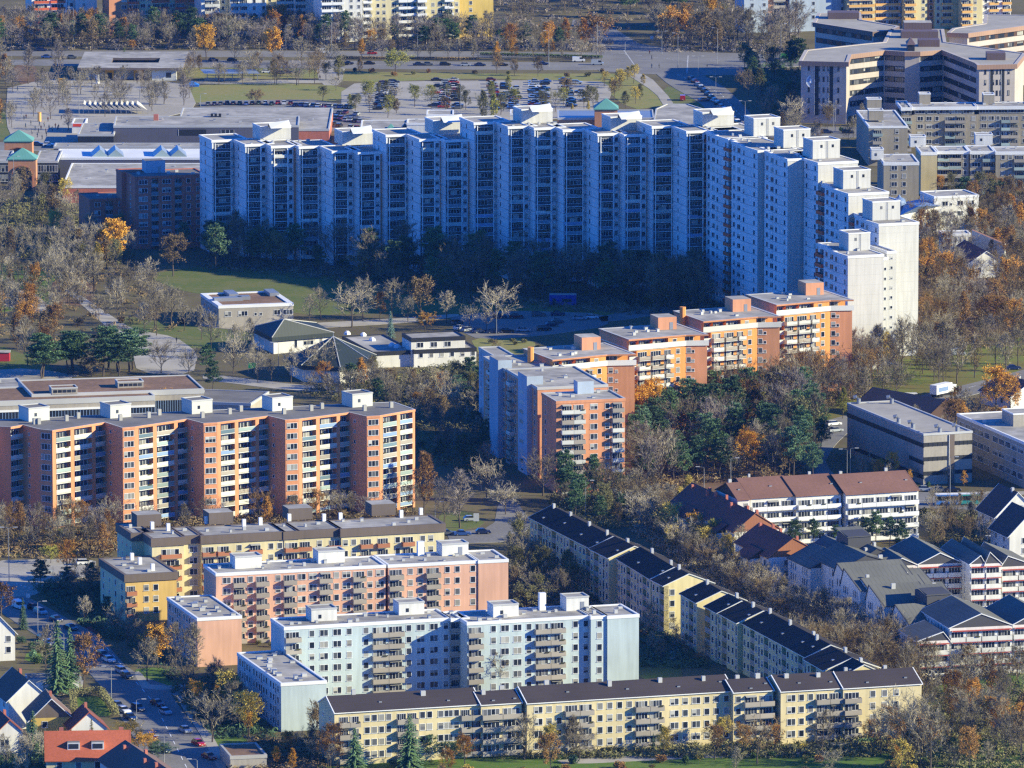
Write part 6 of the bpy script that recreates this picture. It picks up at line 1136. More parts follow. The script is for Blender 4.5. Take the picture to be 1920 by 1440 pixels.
# single trees that can be pointed at
for a in (('full', 387, 112, 12.5, 'gold', 'with a dense egg-shaped crown behind the bus platform', 1.1, 0), ('full', 512, 118, 12.5, 'gold', 'by the second road, paler below', 1.0, 0), ('thin', 172, 96, 11.5, 'brown', 'with a broad dome behind the station roof', 1.5, 0),
          ('full', 742, 138, 9, 'lime', 'round and alone on the grass bank', 1.5, 1), ('full', 1118, 90, 12, 'rust', 'at the road junction corner', 1.2, 1), ('full', 1268, 82, 12, 'orange', 'across the junction', 1.4, 1), ('thin', 900, 66, 13, 'orange', 'before the plain yellow end wall', .9, 2),
          ('thin', 915, 66, 13, 'yellow', 'slender, before the plain yellow end wall', .8, 2), ('thin', 932, 124, 9.5, 'gold', 'slender, beside the dual road', .7, 2), ('thin', 958, 88, 9, 'orange', 'in the belt above the dual road', 1, 0), ('full', 248, 94, 4, 'orange', 'low, behind the station roof', 1.2, 1),
          ('bare', 53, 158, 14, 'mauve', 'tall, at the plaza corner', .9, 2), ('bare', 109, 155, 16, 'mauve', 'very tall, in the station shadow', .8, 2), ('bare', 88, 188, 9, 'grey', 'first on the plaza', .9, 0), ('bare', 66, 210, 9, 'grey', 'near the advertising column', .9, 0), ('bare', 125, 215, 9.5, 'grey', 'in the middle of the plaza', .9, 4),
          ('bare', 146, 180, 8, 'grey', 'small, beside the yellow box', .9, 0), ('bare', 178, 193, 7, 'grey', 'small, above the sail canopy', .8, 0), ('bare', 200, 188, 8, 'grey', 'above the sail canopy peak', .8, 4), ('bare', 233, 194, 7.5, 'dark', 'small dark, beside the sail canopy', 1, 1), ('bare', 292, 196, 8.5, 'grey', 'at the end of the sail canopy', .9, 3), ('bare', 345, 198, 13, 'mauve', 'tall, at the lawn edge', .8, 2),
          ('bare', 222, 165, 6, 'grey', 'small, at the station kiosk', .8, 0), ('bare', 278, 160, 6.5, 'grey', 'small, at the station kiosk wall', .8, 3), ('bare', 420, 156, 6, 'grey', 'small, under the bus platform', .9, 0), ('bare', 455, 152, 8, 'grey', 'behind the low wall', 1, 3), ('bare', 515, 157, 10, 'brown', 'on the grass verge by the parked cars', .9, 3),
          ('bare', 556, 160, 10, 'mauve', 'broad, on the grass verge', 1.2, 1), ('full', 480, 196, 5.5, 'brown', 'round, at the car row on the lawn', 1.5, 1), ('thin', 605, 190, 6, 'olive', 'low, at the lawn end', 1.4, 1), ('bare', 440, 118, 11, 'grey', 'between the two golden trees', 1.1, 4), ('bare', 565, 122, 11, 'grey', 'beside the white van road', 1.1, 0),
          ('bare', 630, 170, 6, 'grey', 'at the car park entrance', 1.1, 1), ('thin', 905, 236, 13, 'olive', 'tall birch behind the crescent roof', .7, 2), ('thin', 927, 232, 11, 'lime', 'birch behind the crescent roof', .8, 2), ('thin', 1073, 222, 6, 'yellow', 'thin, before the post office', .6, 2), ('thin', 1103, 222, 7, 'yellow', 'thin, beside the pyramid roof', .6, 2),
          ('spruce', 233, 112, 4.5, 'green', 'in the station courtyard', 1.2, 0), ('bare', 1437, 222, 7, 'grey', 'small, lit against the shaded bank', 1.1, 1), ('bare', 1395, 170, 8, 'brown', 'lit, by the row of shaded cars', 1.1, 1), ('bare', 1490, 236, 10, 'pale', 'broad, beside the stone office end', 1.4, 1), ('pine', 1678, 190, 7, 'deep', 'before the office stairwell', 1, 0),
          ('full', 213, 498, 13.5, 'gold', 'big and bright beside the brick block', 1.15, 3), ('thin', 325, 518, 12, 'brown', 'before the brick block, half gold', 1.3, 1), ('pine', 345, 470, 9, 'bluegreen', 'before the brick block', 1, 1), ('pine', 405, 510, 15, 'bluegreen', 'lit before the first white panels', 1, 0), ('pine', 512, 492, 11, 'bluegreen', 'lit before the third white stack', 1, 2),
          ('pine', 548, 486, 10, 'bluegreen', 'smaller one before the third white stack', 1, 1), ('full', 695, 528, 10, 'brown', 'round in the shade of the crescent', 1.4, 1), ('full', 775, 470+60, 8, 'olive', 'round olive in the shade of the crescent', 1.3, 1), ('thin', 1232, 590, 10, 'brown', 'lit above the shaded lawn', 1.3, 1),
          ('pine', 80, 708, 12.5, 'pine', 'first of the dark group above the school', 1.75, 0), ('pine', 136, 702, 12.5, 'pine', 'second of the dark group above the school', 1.75, 1), ('pine', 203, 694, 12.5, 'pine', 'third of the dark group above the school', 1.75, 2), ('pine', 243, 698, 11, 'bluegreen', 'broadest of the dark group above the school', 2.2, 3), ('full', 172, 706, 6, 'brown', 'low and round among the dark pines', 1.8, 1),
          ('pine', 387, 706, 9, 'pine', 'beside the footpath', 1.1, 3), ('pine', 398, 742, 10, 'deep', 'dark, at the end of the school roof', .9, 0), ('bare', 302, 700, 9.5, 'dark', 'alone on the pale paved square', 1.4, 1), ('bare', 354, 706, 8.5, 'grey', 'at the corner of the paved square', 1.3, 1), ('thin', 310, 782-4, 7, 'gold', 'behind the roof huts of the salmon slab', 1.3, 1),
          ('bare', 580, 608, 9, 'grey', 'behind the parish hall', 1.1, 0), ('bare', 602, 600, 10, 'grey', 'behind the parish hall, taller', 1.1, 4), ('bare', 660, 614, 11.5, 'pale', 'broad, above the parish wing', 1.5, 1), ('bare', 680, 602, 12, 'grey', 'broad, at the shade edge', 1.2, 4), ('bare', 735, 600, 11.5, 'grey', 'behind the blue spruce', 1.1, 0), ('thin', 712, 600, 8, 'rust', 'beside the blue spruce', 1, 0),
          ('thin', 790, 600, 12, 'brown', 'broad, at the shade edge', 1.2, 1), ('bare', 765, 604, 8, 'grey', 'small, at the shade edge', 1.1, 0), ('bare', 837, 606, 10, 'pale', 'before the shaded car park', 1.1, 3), ('bare', 930, 622, 13, 'pale', 'lit against the deep shade of the car park', 1.2, 1), ('bare', 880, 615, 7, 'pale', 'small, in the shaded car park', 1.1, 1), ('bare', 912, 622, 7.5, 'pale', 'small, second in the shaded car park', 1.1, 3),
          ('full', 798, 620, 5.5, 'gold', 'low and round before the car park', 1.5, 1), ('spruce', 732, 634, 8, 'blue', 'slim, beside the parish house', .9, 0), ('thin', 660, 706, 7, 'gold', 'against the copper tent roof', 1.1, 3), ('bare', 598, 716, 10.5, 'grey', 'large, before the copper tent roof', 1.3, 1), ('pine', 857, 764, 9, 'bluegreen', 'on the slope below the parish houses', 1.1, 3), ('thin', 828, 752, 7.5, 'orange', 'on the slope below the parish houses', 1.2, 0),
          ('thin', 795, 962, 16, 'rust', 'tall, at the end wall of the salmon slab', .9, 2), ('bare', 862, 990, 15, 'mauve', 'tall, beside the lawn with parked cars', 1.0, 2), ('bare', 833, 985, 11, 'mauve', 'second beside the lawn with parked cars', 1, 0), ('bare', 912, 940, 10, 'pale', 'above the underpass road', 1.1, 1), ('bare', 948, 965, 8, 'pale', 'spreading, above the underpass road', 1.5, 1), ('bare', 1018, 930, 11, 'dark', 'spreading, before the shaded orange wall', 1.3, 1),
          ('pine', 1060, 945, 14, 'pine', 'against the orange corner block', .9, 0), ('pine', 1112, 945, 12.5, 'pine', 'second against the orange corner block', .9, 1), ('full', 1478, 808, 8, 'gold', 'bright, beside the park lawn', 1.1, 3), ('thin', 1580, 785, 9, 'lime', 'slender birch by the concrete hall', .8, 2), ('thin', 1868, 778, 13, 'gold', 'big larch by the brown-roofed house', 1.2, 0), ('thin', 1895, 782, 11, 'orange', 'larch beside the bigger golden one', 1.1, 0),
          ('thin', 1790, 812, 9, 'rust', 'behind the concrete hall roof', 1.4, 1), ('pine', 1542-18, 905, 10.5, 'bluegreen', 'last of the pine wood, by the street', 1, 2), ('thin', 1648, 902, 6, 'gold', 'small, at the foot of the concrete hall', 1.2, 0), ('thin', 1310, 1012, 10, 'yellow', 'tall birch beside the copper-roofed houses', .8, 2), ('thin', 1335, 1045, 9, 'lime', 'second birch beside the copper-roofed houses', .9, 0),
          ('pine', 1528, 1018, 8.5, 'pine', 'between the office row and slate roofs', 1.1, 2), ('pine', 1600, 1012, 8, 'pine', 'in the middle before the office row', 1.3, 3), ('full', 296, 1252, 9.5, 'gold', 'bright maple on the grass triangle', 1.15, 3), ('bare', 276, 1278, 9.5, 'grey', 'before the bright maple', 1.1, 0), ('bare', 158, 1174, 7.5, 'pale', 'lit, by the red ground cover', 1, 3), ('bare', 330, 1270, 12, 'dark', 'before the blank pink gable', .9, 0),
          ('bare', 362, 1268, 12.5, 'grey', 'tall, before the blank pink gable', .9, 2), ('full', 467, 1380, 9.3, 'yellow', 'round, before the blank blue gable', 1.2, 0), ('bare', 398, 1392, 10.5, 'grey', 'broad, on the small lit lawn', 1.2, 1), ('thin', 428, 1340, 9.5, 'yellow', 'against the shaded blue wall', 1.2, 3), ('spruce', 108, 1300, 16.5, 'pine', 'tall pair by the garages, taller one', 1.05, 0), ('spruce', 131, 1296, 14.5, 'pine', 'tall pair by the garages, shorter one', .9, 0),
          ('thin', 157, 1292, 12, 'rust', 'leaning over the street by the spruces', 1.2, 0), ('spruce', 43, 1180, 7.5, 'deep', 'slim, beside the orange tiled house', .9, 0), ('full', 2, 1160, 8, 'red', 'round red, above the orange tiled house', 1.4, 0), ('spruce', 62, 1418, 10, 'deep', 'beside the gable with the big window', 1.1, 0), ('spruce', 172, 1412, 7.5, 'olive', 'slim, before the bright red roof', .8, 0),
          ('full', 243, 1392, 5, 'yellow', 'round, at the hedge by the parked cars', 1.6, 1), ('full', 272, 1412, 4.5, 'gold', 'low, beside the street lamp', 1.6, 1), ('full', 297, 1428, 4.5, 'deep', 'dark and round, at the street', 1.8, 1), ('spruce', 665, 1448, 9.5, 'pine', 'first before the long cream row', 1.2, 1), ('spruce', 768, 1440, 11.5, 'pine', 'biggest before the long cream row', 1.3, 1), ('spruce', 1752, 1262, 6, 'deep', 'small, at the lower slate-gabled row', 1.0, 0),
          ('spruce', 1786, 1140, 6.5, 'deep', 'before the upper slate-gabled row', 1.1, 0), ('full', 848, 1432, 5, 'deep', 'dark and round before the cream row', 1.8, 1), ('full', 805, 1425, 5.5, 'deep', 'dark, between spruce and round bush', 1.4, 3), ('bare', 1700, 1440, 15, 'grey', 'largest, before the end of the cream row', 1.2, 1), ('bare', 1745, 1448, 13, 'grey', 'large, right of the cream row end'.replace('right of', 'just past'), 1.2, 4), ('thin', 1730, 1420, 9, 'rust', 'among the large bare trees', 1.2, 0),
          ('bare', 1420, 1432, 9, 'brown', 'spreading, in the lower gardens', 1.4, 1), ('thin', 1395, 1420, 7, 'gold', 'in the lower gardens', 1.2, 1), ('thin', 1340, 1425, 7.5, 'rust', 'second in the lower gardens', 1.2, 1), ('spruce', 1225, 1412, 4.5, 'deep', 'slim cypress at the cream row', .6, 0), ('thin', 1195, 1404, 4.5, 'yellow', 'small, at the cream row', .8, 2), ('bare', 1820, 1320, 12, 'grey', 'large, before the lower lawn', 1.2, 1),
          ('thin', 1870, 1378, 8, 'orange', 'spreading, on the lower lawn', 1.6, 1), ('thin', 666, 1296, 8.5, 'yellow', 'before the pale blue slab, at its start', 1.0, 0), ('thin', 960, 1296, 8.5, 'gold', 'before the middle of the pale blue slab', 1.0, 1), ('thin', 1023, 1294, 10, 'brown', 'tall, before the pale blue balconies', .9, 2), ('bare', 935, 1300, 9.5, 'grey', 'before the middle of the pale blue slab', 1.2, 3), ('bare', 592, 1300, 10, 'grey', 'beside the short blue roof', 1.1, 1),
          ('full', 985, 1150, 6.5, 'olive', 'low, beside the pale blue roof hut', 1.8, 1), ('thin', 1762, 366, 7, 'orange', 'before the grey blocks, by the chapel', 1.2, 1), ('thin', 1780, 364, 6, 'orange', 'second by the chapel', 1.2, 1), ('thin', 125, 1085, 9, 'orange', 'beside the shaded junction', 1.0, 0), ('full', 95, 1056, 4.5, 'lime', 'low, beside the shaded junction', 1.5, 1), ('bare', 1890, 440, 10, 'pale', 'whitish, in the red-brown wood', 1.1, 3),
          ('bare', 1645, 700, 14, 'dark', 'tall, against the white end wall', 1.0, 2), ('bare', 1690, 695, 14, 'grey', 'tall, at the corner of the white end wall', 1.1, 3), ('bare', 1600, 730, 13, 'dark', 'tall, at the last orange tower', 1.1, 4), ('bare', 1460, 770, 12, 'red', 'reddish, before the orange tower', .9, 2), ('bare', 1380, 775, 12, 'red', 'reddish, before the brick-orange wall', .9, 2), ('bare', 220, 1195, 8, 'grey', 'before the shaded yellow wall', 1.2, 1)):
    T1(a[0], a[1], a[2], a[3], a[4], a[5], a[6], None, False, a[7])
# build them: the 285 largest of each kind as things, the rest as one mass per kind
import numpy as np
def cluster_tree(o, key, name, wf, col, k):
    pass
HN = {'bare': 12.0, 'full': 12.0, 'thin': 12.0, 'pine': 13.0, 'spruce': 13.0, 'bush': 2.3, 'twigbush': 2.3}
byk = {}
for p in PLANTS: byk.setdefault(KN[p[0]], []).append(p)
seen = {}
for kn, L in byk.items():
    L.sort(key=lambda p: -(p[3]/(p[2]-YC))); rest = L[285:]
    for p in L[:285]:
        k, x, y, h, wf, tone, lab, grp, v, _ = p; key = k+(str(v) if NV[k] else ''); s = h/HN[k]*1.1; rz = RND.uniform(0, 6.28)
        o = bpy.data.objects.new(kn, None); COL.objects.link(o); o.location = (x, y, 0); o.rotation_euler = (0, 0, rz); o.scale = (s*wf, s*wf, s); lab = lab.strip()
        if 'plaza' in lab or 'sail canopy' in lab: wf *= 1.3
        if lab in seen and not grp: lab = lab+', one of two'
        seen[lab] = 1; tag(o, lab, {'bare_tree': 'tree', 'autumn_tree': 'tree', 'pine_tree': 'pine', 'spruce_tree': 'spruce', 'bush': 'bush'}[kn], grp)
        if not grp: o['group'] = 'single trees'
        if 'bush' not in k:
            t = bpy.data.objects.new('trunk', MESH[key+'_t']); COL.objects.link(t); t.parent = o; t.color = lc('5a5046')
        c = bpy.data.objects.new('crown', MESH[key+'_c']); COL.objects.link(c); c.parent = o; c.color = lc(TONE[tone], RND.uniform(-.15, .15))
    if rest:
        # one mesh for the far mass; three tones as materials
        VV, FF, n0, mi, mm = [], [], 0, [], []
        for p in rest:
            k, x, y, h, wf, tone, lab, grp, v, _ = p; key = k+(str(v) if NV[k] else ''); s = h/HN[k]; a = RND.uniform(0, 6.28); ca, sa = cos(a), sin(a)
            for suf in ('_t', '_c'):
                vv, ff, ms, mats = LIB[key+suf]; A = np.array([tuple(q) for q in vv]); X = (A[:, 0]*ca-A[:, 1]*sa)*s*wf+x; Y = (A[:, 0]*sa+A[:, 1]*ca)*s*wf+y; VV.append(np.stack([X, Y, A[:, 2]*s], 1))
                nm = 'bark' if suf == '_t' else 'mass_'+tone
                if nm not in MATS: mat(nm, TONE[tone], .9, (.8, 1.15), rand=.2)
                if nm not in mm: mm.append(nm)
                FF += [tuple(i+n0 for i in f) for f in ff]; mi += [mm.index(nm)]*len(ff); n0 += len(vv)
        me = bpy.data.meshes.new('tree_belt'); me.from_pydata(np.concatenate(VV).tolist(), [], FF)
        for n_ in mm: me.materials.append(MATS[n_])
        me.polygons.foreach_set('material_index', mi); me.update(); tag(obj('tree_belt' if kn != 'bush' else 'shrubbery', me), 'mass of far leafless trees forming belts in front of the distant blocks', 'tree belt', kind='stuff')
print('PLANTS', {k: len(v) for k, v in byk.items()})

def undergrowth():
    areas = [([(-30, 60), (560, 62), (1150, 76), (1150, 96), (-30, 94)], 900, 'mauve'), ([(1225, 60), (1500, 66), (1500, 102), (1240, 98)], 300, 'mauve'), ([(395, 470), (620, 500), (900, 533), (1340, 550), (1500, 640), (1320, 600), (850, 570), (600, 525), (380, 505)], 900, 'dark'),
             ([(1185, 770), (1500, 770), (1540, 850), (1510, 915), (1330, 905), (1190, 940)], 1300, 'brown'), ([(560, 735), (905, 675), (915, 900), (780, 860), (740, 780)], 1100, 'olive'), ([(1725, 400), (1930, 380), (1930, 650), (1725, 660)], 1300, 'brown'),
             ([(1150, 935), (1260, 950), (1450, 1115), (1620, 1200), (1740, 1280), (1690, 1300), (1560, 1215), (1300, 1075), (1190, 1000)], 1500, 'grey'), ([(960, 1010), (1090, 1045), (1130, 1130), (1060, 1160), (955, 1130)], 500, 'brown'), ([(-30, 985), (215, 968), (760, 948), (790, 968), (240, 1000), (210, 1048), (-30, 1048)], 700, 'brown'),
             ([(1730, 1300), (1930, 1280), (1930, 1450), (1650, 1450), (1700, 1400)], 700, 'olive'), ([(560, 1404), (1740, 1384), (1740, 1420), (560, 1426)], 700, 'olive'), ([(-30, 380), (110, 372), (230, 440), (260, 500), (-30, 480)], 700, 'olive'), ([(60, 1095), (190, 1095), (240, 1180), (330, 1250), (180, 1190), (80, 1120)], 400, 'deep'),
             ([(300, 1256), (430, 1285), (520, 1385), (400, 1385), (330, 1310)], 350, 'deep'), ([(1030, 930), (1190, 935), (1195, 995), (1050, 985)], 350, 'olive'), ([(1205, 765), (1340, 735), (1620, 700), (1640, 735), (1480, 800), (1400, 800)], 500, 'brown'), ([(1400, 128), (1500, 110), (1500, 228), (1440, 225)], 350, 'deep'),
             ([(1480, 1240), (1720, 1210), (1930, 1222), (1930, 1262), (1700, 1300)], 450, 'grey'), ([(1640, 800), (1800, 760), (1930, 800), (1900, 860)], 300, 'brown'), ([(1180, 1120), (1260, 1190), (1330, 1255), (1200, 1250)], 250, 'deep'), ([(0, 1400), (250, 1425), (250, 1460), (0, 1460)], 250, 'deep'), ([(460, 1390), (620, 1385), (640, 1450), (430, 1450)], 300, 'brown'),
             ([(-30, 500), (180, 470), (360, 620), (240, 645), (-30, 640)], 260, 'brown'), ([(1730, 965), (1850, 965), (1870, 1040), (1760, 1045)], 300, 'olive'), ([(930, 0), (1400, -20), (1400, 30), (1250, 55), (940, 68)], 400, 'mauve'), ([(1720, 255), (1930, 255), (1930, 270), (1720, 270)], 100, 'brown')]
    r = np.random.default_rng(4); base = []
    for k in range(5):
        t = []; rr = random.Random(k)
        for i in range(26):
            an, z = rr.uniform(0, 6.28), rr.uniform(.1, 1); q = rr.uniform(.1, .9); p = Vector((cos(an)*q, sin(an)*q, z)); v = Vector((rr.gauss(0, 1), rr.gauss(0, 1), rr.gauss(0, 1.3))).normalized(); o = v.orthogonal().normalized()*rr.uniform(.06, .14); t.append([p-v*.3-o, p-v*.2+o, p+v*.35])
        base.append(np.array([[tuple(c) for c in f] for f in t]).reshape(-1, 3))
    VV, mi, mm = [], [], []
    for pts, n, tone in areas:
        q = [W(x, y) for x, y in pts]; nm = 'mass_'+tone
        if nm not in MATS: mat(nm, TONE[tone], .9, (.8, 1.15), rand=.25)
        if nm not in mm: mm.append(nm)
        x0, x1 = min(p[0] for p in q), max(p[0] for p in q); y0, y1 = min(p[1] for p in q), max(p[1] for p in q); c = 0; tr = 0
        while c < n and tr < n*20:
            tr += 1; p = (RND.uniform(x0, x1), RND.uniform(y0, y1))
            if not inside(p, q) or blocked(p): continue
            c += 1; b = base[RND.randrange(5)]; a = RND.uniform(0, 6.28); s = RND.uniform(.7, 2.0); VV.append(np.stack([(b[:, 0]*cos(a)-b[:, 1]*sin(a))*s+p[0], (b[:, 0]*sin(a)+b[:, 1]*cos(a))*s+p[1], b[:, 2]*s*.9-.1], 1)); mi += [mm.index(nm)]*26
    V = np.concatenate(VV); me = bpy.data.meshes.new('undergrowth'); me.from_pydata(V.tolist(), [], np.arange(len(V)).reshape(-1, 3).tolist())
    for n_ in mm: me.materials.append(MATS[n_])
    me.polygons.foreach_set('material_index', mi); me.update(); tag(obj('undergrowth', me), 'low brown and olive undergrowth filling the ground between trees and blocks', 'undergrowth', kind='stuff')
undergrowth()
# ---------------------------------------------------------------- cars, lamps, people
def carpaint():
    m, t, b = _nodes('car_paint'); oi = t.nodes.new('ShaderNodeObjectInfo'); t.links.new(oi.outputs['Color'], b.inputs['Base Color']); b.inputs['Roughness'].default_value = .25; b.inputs['Coat Weight'].default_value = .5; b.inputs['Coat Roughness'].default_value = .05; MATS['paint'] = m
carpaint(); mat('car_glass', '15181c', .08, spec=.6); mat('tyre', '17171a', .8); mat('plate', 'c8c8c4', .6); mat('lamp_red', '8a1c18', .4)
def extr(m, prof, y0, y1, mm, inset_top=0.0, zt=0):
    "extrude a side profile (x,z) across y, drawing in the upper part"
    n = len(prof)
    def Y(z, s): k = inset_top if z > zt else 0; return (y0+k) if s == 0 else (y1-k)
    for i in range(n):
        a, b = prof[i], prof[(i+1) % n]; m.face([(a[0], Y(a[1], 0), a[1]), (b[0], Y(b[1], 0), b[1]), (b[0], Y(b[1], 1), b[1]), (a[0], Y(a[1], 1), a[1])], mm)
    m.face([(p[0], Y(p[1], 0), p[1]) for p in reversed(prof)], mm); m.face([(p[0], Y(p[1], 1), p[1]) for p in prof], mm)
SHAPES = {
 'hatch': (4.0, 1.7, [(-2, .25), (2, .25), (2.02, .62), (1.85, .8), (.95, .95), (-1.8, .98), (-2.0, .8)], [(.95, .93), (.35, 1.42), (-1.3, 1.45), (-1.85, .96)], [(.3, 1.43), (-1.35, 1.46), (-1.25, 1.5), (.15, 1.49)]),
 'sedan': (4.6, 1.78, [(-2.3, .25), (2.3, .25), (2.32, .6), (2.15, .78), (1.05, .92), (-1.5, .96), (-2.25, .9)], [(1.05, .9), (.4, 1.38), (-.95, 1.42), (-1.65, .94)], [(.35, 1.39), (-1.0, 1.42), (-.9, 1.46), (.2, 1.45)]),
 'estate': (4.6, 1.78, [(-2.3, .25), (2.3, .25), (2.32, .6), (2.15, .8), (1.1, .95), (-2.2, 1.0), (-2.3, .8)], [(1.1, .93), (.45, 1.44), (-2.0, 1.47), (-2.22, .98)], [(.4, 1.45), (-2.0, 1.48), (-1.9, 1.53), (.25, 1.51)]),
 'van': (5.0, 1.95, [(-2.5, .3), (2.5, .3), (2.5, .9), (1.75, 1.15), (1.1, 2.0), (-2.45, 2.05), (-2.5, 1.0)], [(1.78, 1.17), (1.22, 1.86), (.4, 1.86), (.4, 1.2)], None)}
for k, (L, Wd, body, glass, top) in SHAPES.items():
    a = MB(); extr(a, body, -Wd/2, Wd/2, 'paint'); a.box(L/2-.05, -.25, .35, L/2+.04, .25, .48, 'plate'); a.box(-L/2-.03, -.25, .55, -L/2+.05, .25, .68, 'plate')
    for s in (-1, 1): a.box(L/2-.2, s*.62-.18, .55, L/2+.03, s*.62+.18, .7, 'plate'); a.box(-L/2-.03, s*.7-.12, .65, -L/2+.1, s*.7+.12, .82, 'lamp_red')
    if top: extr(a, top, -Wd/2+.2, Wd/2-.2, 'paint')
    a.lib('car_'+k+'_b', 'body'); g = MB(); extr(g, glass, -Wd/2+.02 if not top else -Wd/2+.06, Wd/2-.02 if not top else Wd/2-.06, 'car_glass', .12, 1.1) if top else extr(g, glass, -Wd/2-.02, Wd/2+.02, 'car_glass'); g.lib('car_'+k+'_g', 'windows')
    m = MB(); m.v, m.f, m.m, m.mats = list(a.v), list(a.f), list(a.m), list(a.mats); m.add('car_'+k+'_g', (0, 0, 0), 0)
    for x in (-L*.3, L*.31):
        for s in (-1, 1): m.tube([(x, s*Wd/2-.12*s, .31), (x, s*Wd/2+.02*s, .31)], [.31, .31], 'tyre', 8, True)
    m.lib('car_'+k, 'parked_car')
w_ = MB(); w_.tube([(0, -.11, 0), (0, .11, 0)], [.31, .31], 'tyre', 12, True); w_.tube([(0, .112, 0), (0, .113, 0)], [.18, .02], 'metal', 8); w_.lib('wheel', 'wheel')
PAINT = {'white': 'd8d8d6', 'silver': '9aa0a6', 'grey': '55595e', 'black': '15161a', 'dark blue': '18264a', 'blue': '2c4f8c', 'red': '9c1d1a', 'dark red': '5a1a1e', 'dark green': '1d3a2c', 'green': '3f8a3a'}
def car(px, py, ang, col, shape, where, group, parts=True, name='parked_car'):
    "ang: heading in degrees in the world plan"
    x, y = W(px, py, 0); lab = '%s %s %s' % (col, {'hatch': 'small car', 'sedan': 'saloon car', 'estate': 'estate car', 'van': 'van'}[shape], where); c = lc(PAINT[col]); rz = R(ang)
    if parts:
        o = bpy.data.objects.new(name if shape != 'van' else 'parked_van', None); COL.objects.link(o); o.location = (x, y, .07); o.rotation_euler = (0, 0, rz); L, Wd = SHAPES[shape][:2]
        for n, k in (('body', '_b'), ('windows', '_g')): b = bpy.data.objects.new(n, MESH['car_'+shape+k]); COL.objects.link(b); b.parent = o; b.color = c
        for xx in (-L*.3, L*.31):
            for s in (-1, 1): b = bpy.data.objects.new('wheel', MESH['wheel']); COL.objects.link(b); b.parent = o; b.location = (xx, s*(Wd/2-.08), .31); b.rotation_euler = (0, 0, 0 if s > 0 else pi)
    else: o = obj(name if shape != 'van' else 'parked_van', MESH['car_'+shape], None, (x, y, .07), rz); o.color = c
    tag(o, lab, 'van' if shape == 'van' else 'car', group)
CR = random.Random(5); CN = ['white', 'silver', 'grey', 'black', 'dark blue', 'silver', 'grey', 'black', 'dark blue', 'red', 'blue', 'dark red', 'dark green']
SN = ['hatch', 'sedan', 'estate', 'hatch', 'sedan']
G1 = 'cars along the curving street'; 
for a in ((36, 1141, -62, 'white', 'van', 'parked behind the slim spruce'), (63, 1143, -60, 'black', 'hatch', 'first in the deep shade of the street'), (76, 1151, -60, 'silver', 'estate', 'under the first street lamp'), (105, 1165, -60, 'dark blue', 'sedan', 'driving in the deep shade'), (133, 1181, -58, 'black', 'sedan', 'on the sunlit strip of road'), (80, 1201, -62, 'black', 'hatch', 'parked by the hedge of the tiled house'), (92, 1210, -62, 'blue', 'hatch', 'parked by the hedge of the tiled house'),
          (161, 1204, -60, 'grey', 'sedan', 'just below the sunlit strip'), (193, 1232, -62, 'dark red', 'estate', 'at the far end of the parked line'), (204, 1241, -62, 'white', 'sedan', 'parked behind the dark red one'), (228, 1262, -64, 'silver', 'estate', 'parked at the side-road corner'), (238, 1272, -64, 'black', 'hatch', 'last before the side-road corner'), (221, 1327, -62, 'grey', 'hatch', 'first at the garden hedge'), (232, 1336, -62, 'white', 'sedan', 'second at the garden hedge'),
          (244, 1349, -62, 'dark blue', 'sedan', 'third at the garden hedge'), (259, 1332, -62, 'dark blue', 'estate', 'alone in the middle lane shade'), (295, 1323, -62, 'dark red', 'sedan', 'parked across from the hedge'), (310, 1339, -62, 'silver', 'hatch', 'parked across from the hedge'), (347, 1373, -64, 'silver', 'sedan', 'parked near the lower lamp'), (372, 1398, -60, 'red', 'hatch', 'in the sunlight at the lower crossing'), (392, 1423, -60, 'dark red', 'sedan', 'below the bright red one in shade'), (284, 1386, -62, 'dark red', 'hatch', 'behind the round dark bush'), (310, 1411, -62, 'dark blue', 'hatch', 'beside the lower lamp'), (478, 1432, 20, 'dark blue', 'sedan', 'beside the garage wall')):
    car(a[0], a[1], a[2], a[3], a[4], a[5], G1)
for a in ((82, 1075, 12, 'silver', 'sedan', 'parked at the shaded junction'), (160, 1059, 12, 'white', 'estate', 'beside the yellow slab hedge'), (130, 1086, 12, 'white', 'van', 'half hidden under trees at the junction'), (867, 1004, 5, 'blue', 'sedan', 'on the lane beside the lawn'), (906, 1001, 5, 'dark blue', 'hatch', 'second on the lane beside the lawn'), (838, 1003, 8, 'grey', 'hatch', 'at the yellow end wall'), (883, 977, 12, 'silver', 'hatch', 'behind the railing on the lawn'),
          (1200, 977, 5, 'black', 'estate', 'on the lane behind the cream rows'), (1225, 977, 5, 'dark blue', 'hatch', 'second behind the cream rows'), (1245, 974, 5, 'silver', 'hatch', 'third behind the cream rows'), (1712, 750, 8, 'white', 'van', 'on the park road above the concrete hall'), (1795, 666, 10, 'silver', 'van', 'driving along the park trees'), (1875, 698, 10, 'grey', 'estate', 'parked at the park road end'), (1900, 693, 10, 'dark blue', 'sedan', 'second at the park road end'),
          (1735, 921, 0, 'silver', 'hatch', 'parked at the foot of the concrete hall'), (1762, 922, 0, 'grey', 'hatch', 'second at the foot of the concrete hall'), (1786, 922, 0, 'black', 'sedan', 'third at the foot of the concrete hall'), (1563, 798, 30, 'white', 'estate', 'at the corner above the concrete hall'), (1566, 810, 30, 'silver', 'sedan', 'second at the corner above the concrete hall'), (1513, 808, 70, 'dark blue', 'hatch', 'in tree shade at the corner car park'), (1530, 806, 70, 'black', 'hatch', 'second in tree shade at the corner'), (1545, 817, 70, 'grey', 'hatch', 'third in tree shade at the corner'), (1530, 822, 70, 'dark green', 'sedan', 'lower one in tree shade at the corner'),
          (1865, 1020, -30, 'white', 'van', 'between the slate gables and black roofs')):
    car(a[0], a[1], a[2], a[3], a[4], a[5], 'single parked cars')
G2 = 'cars in the shaded car park'
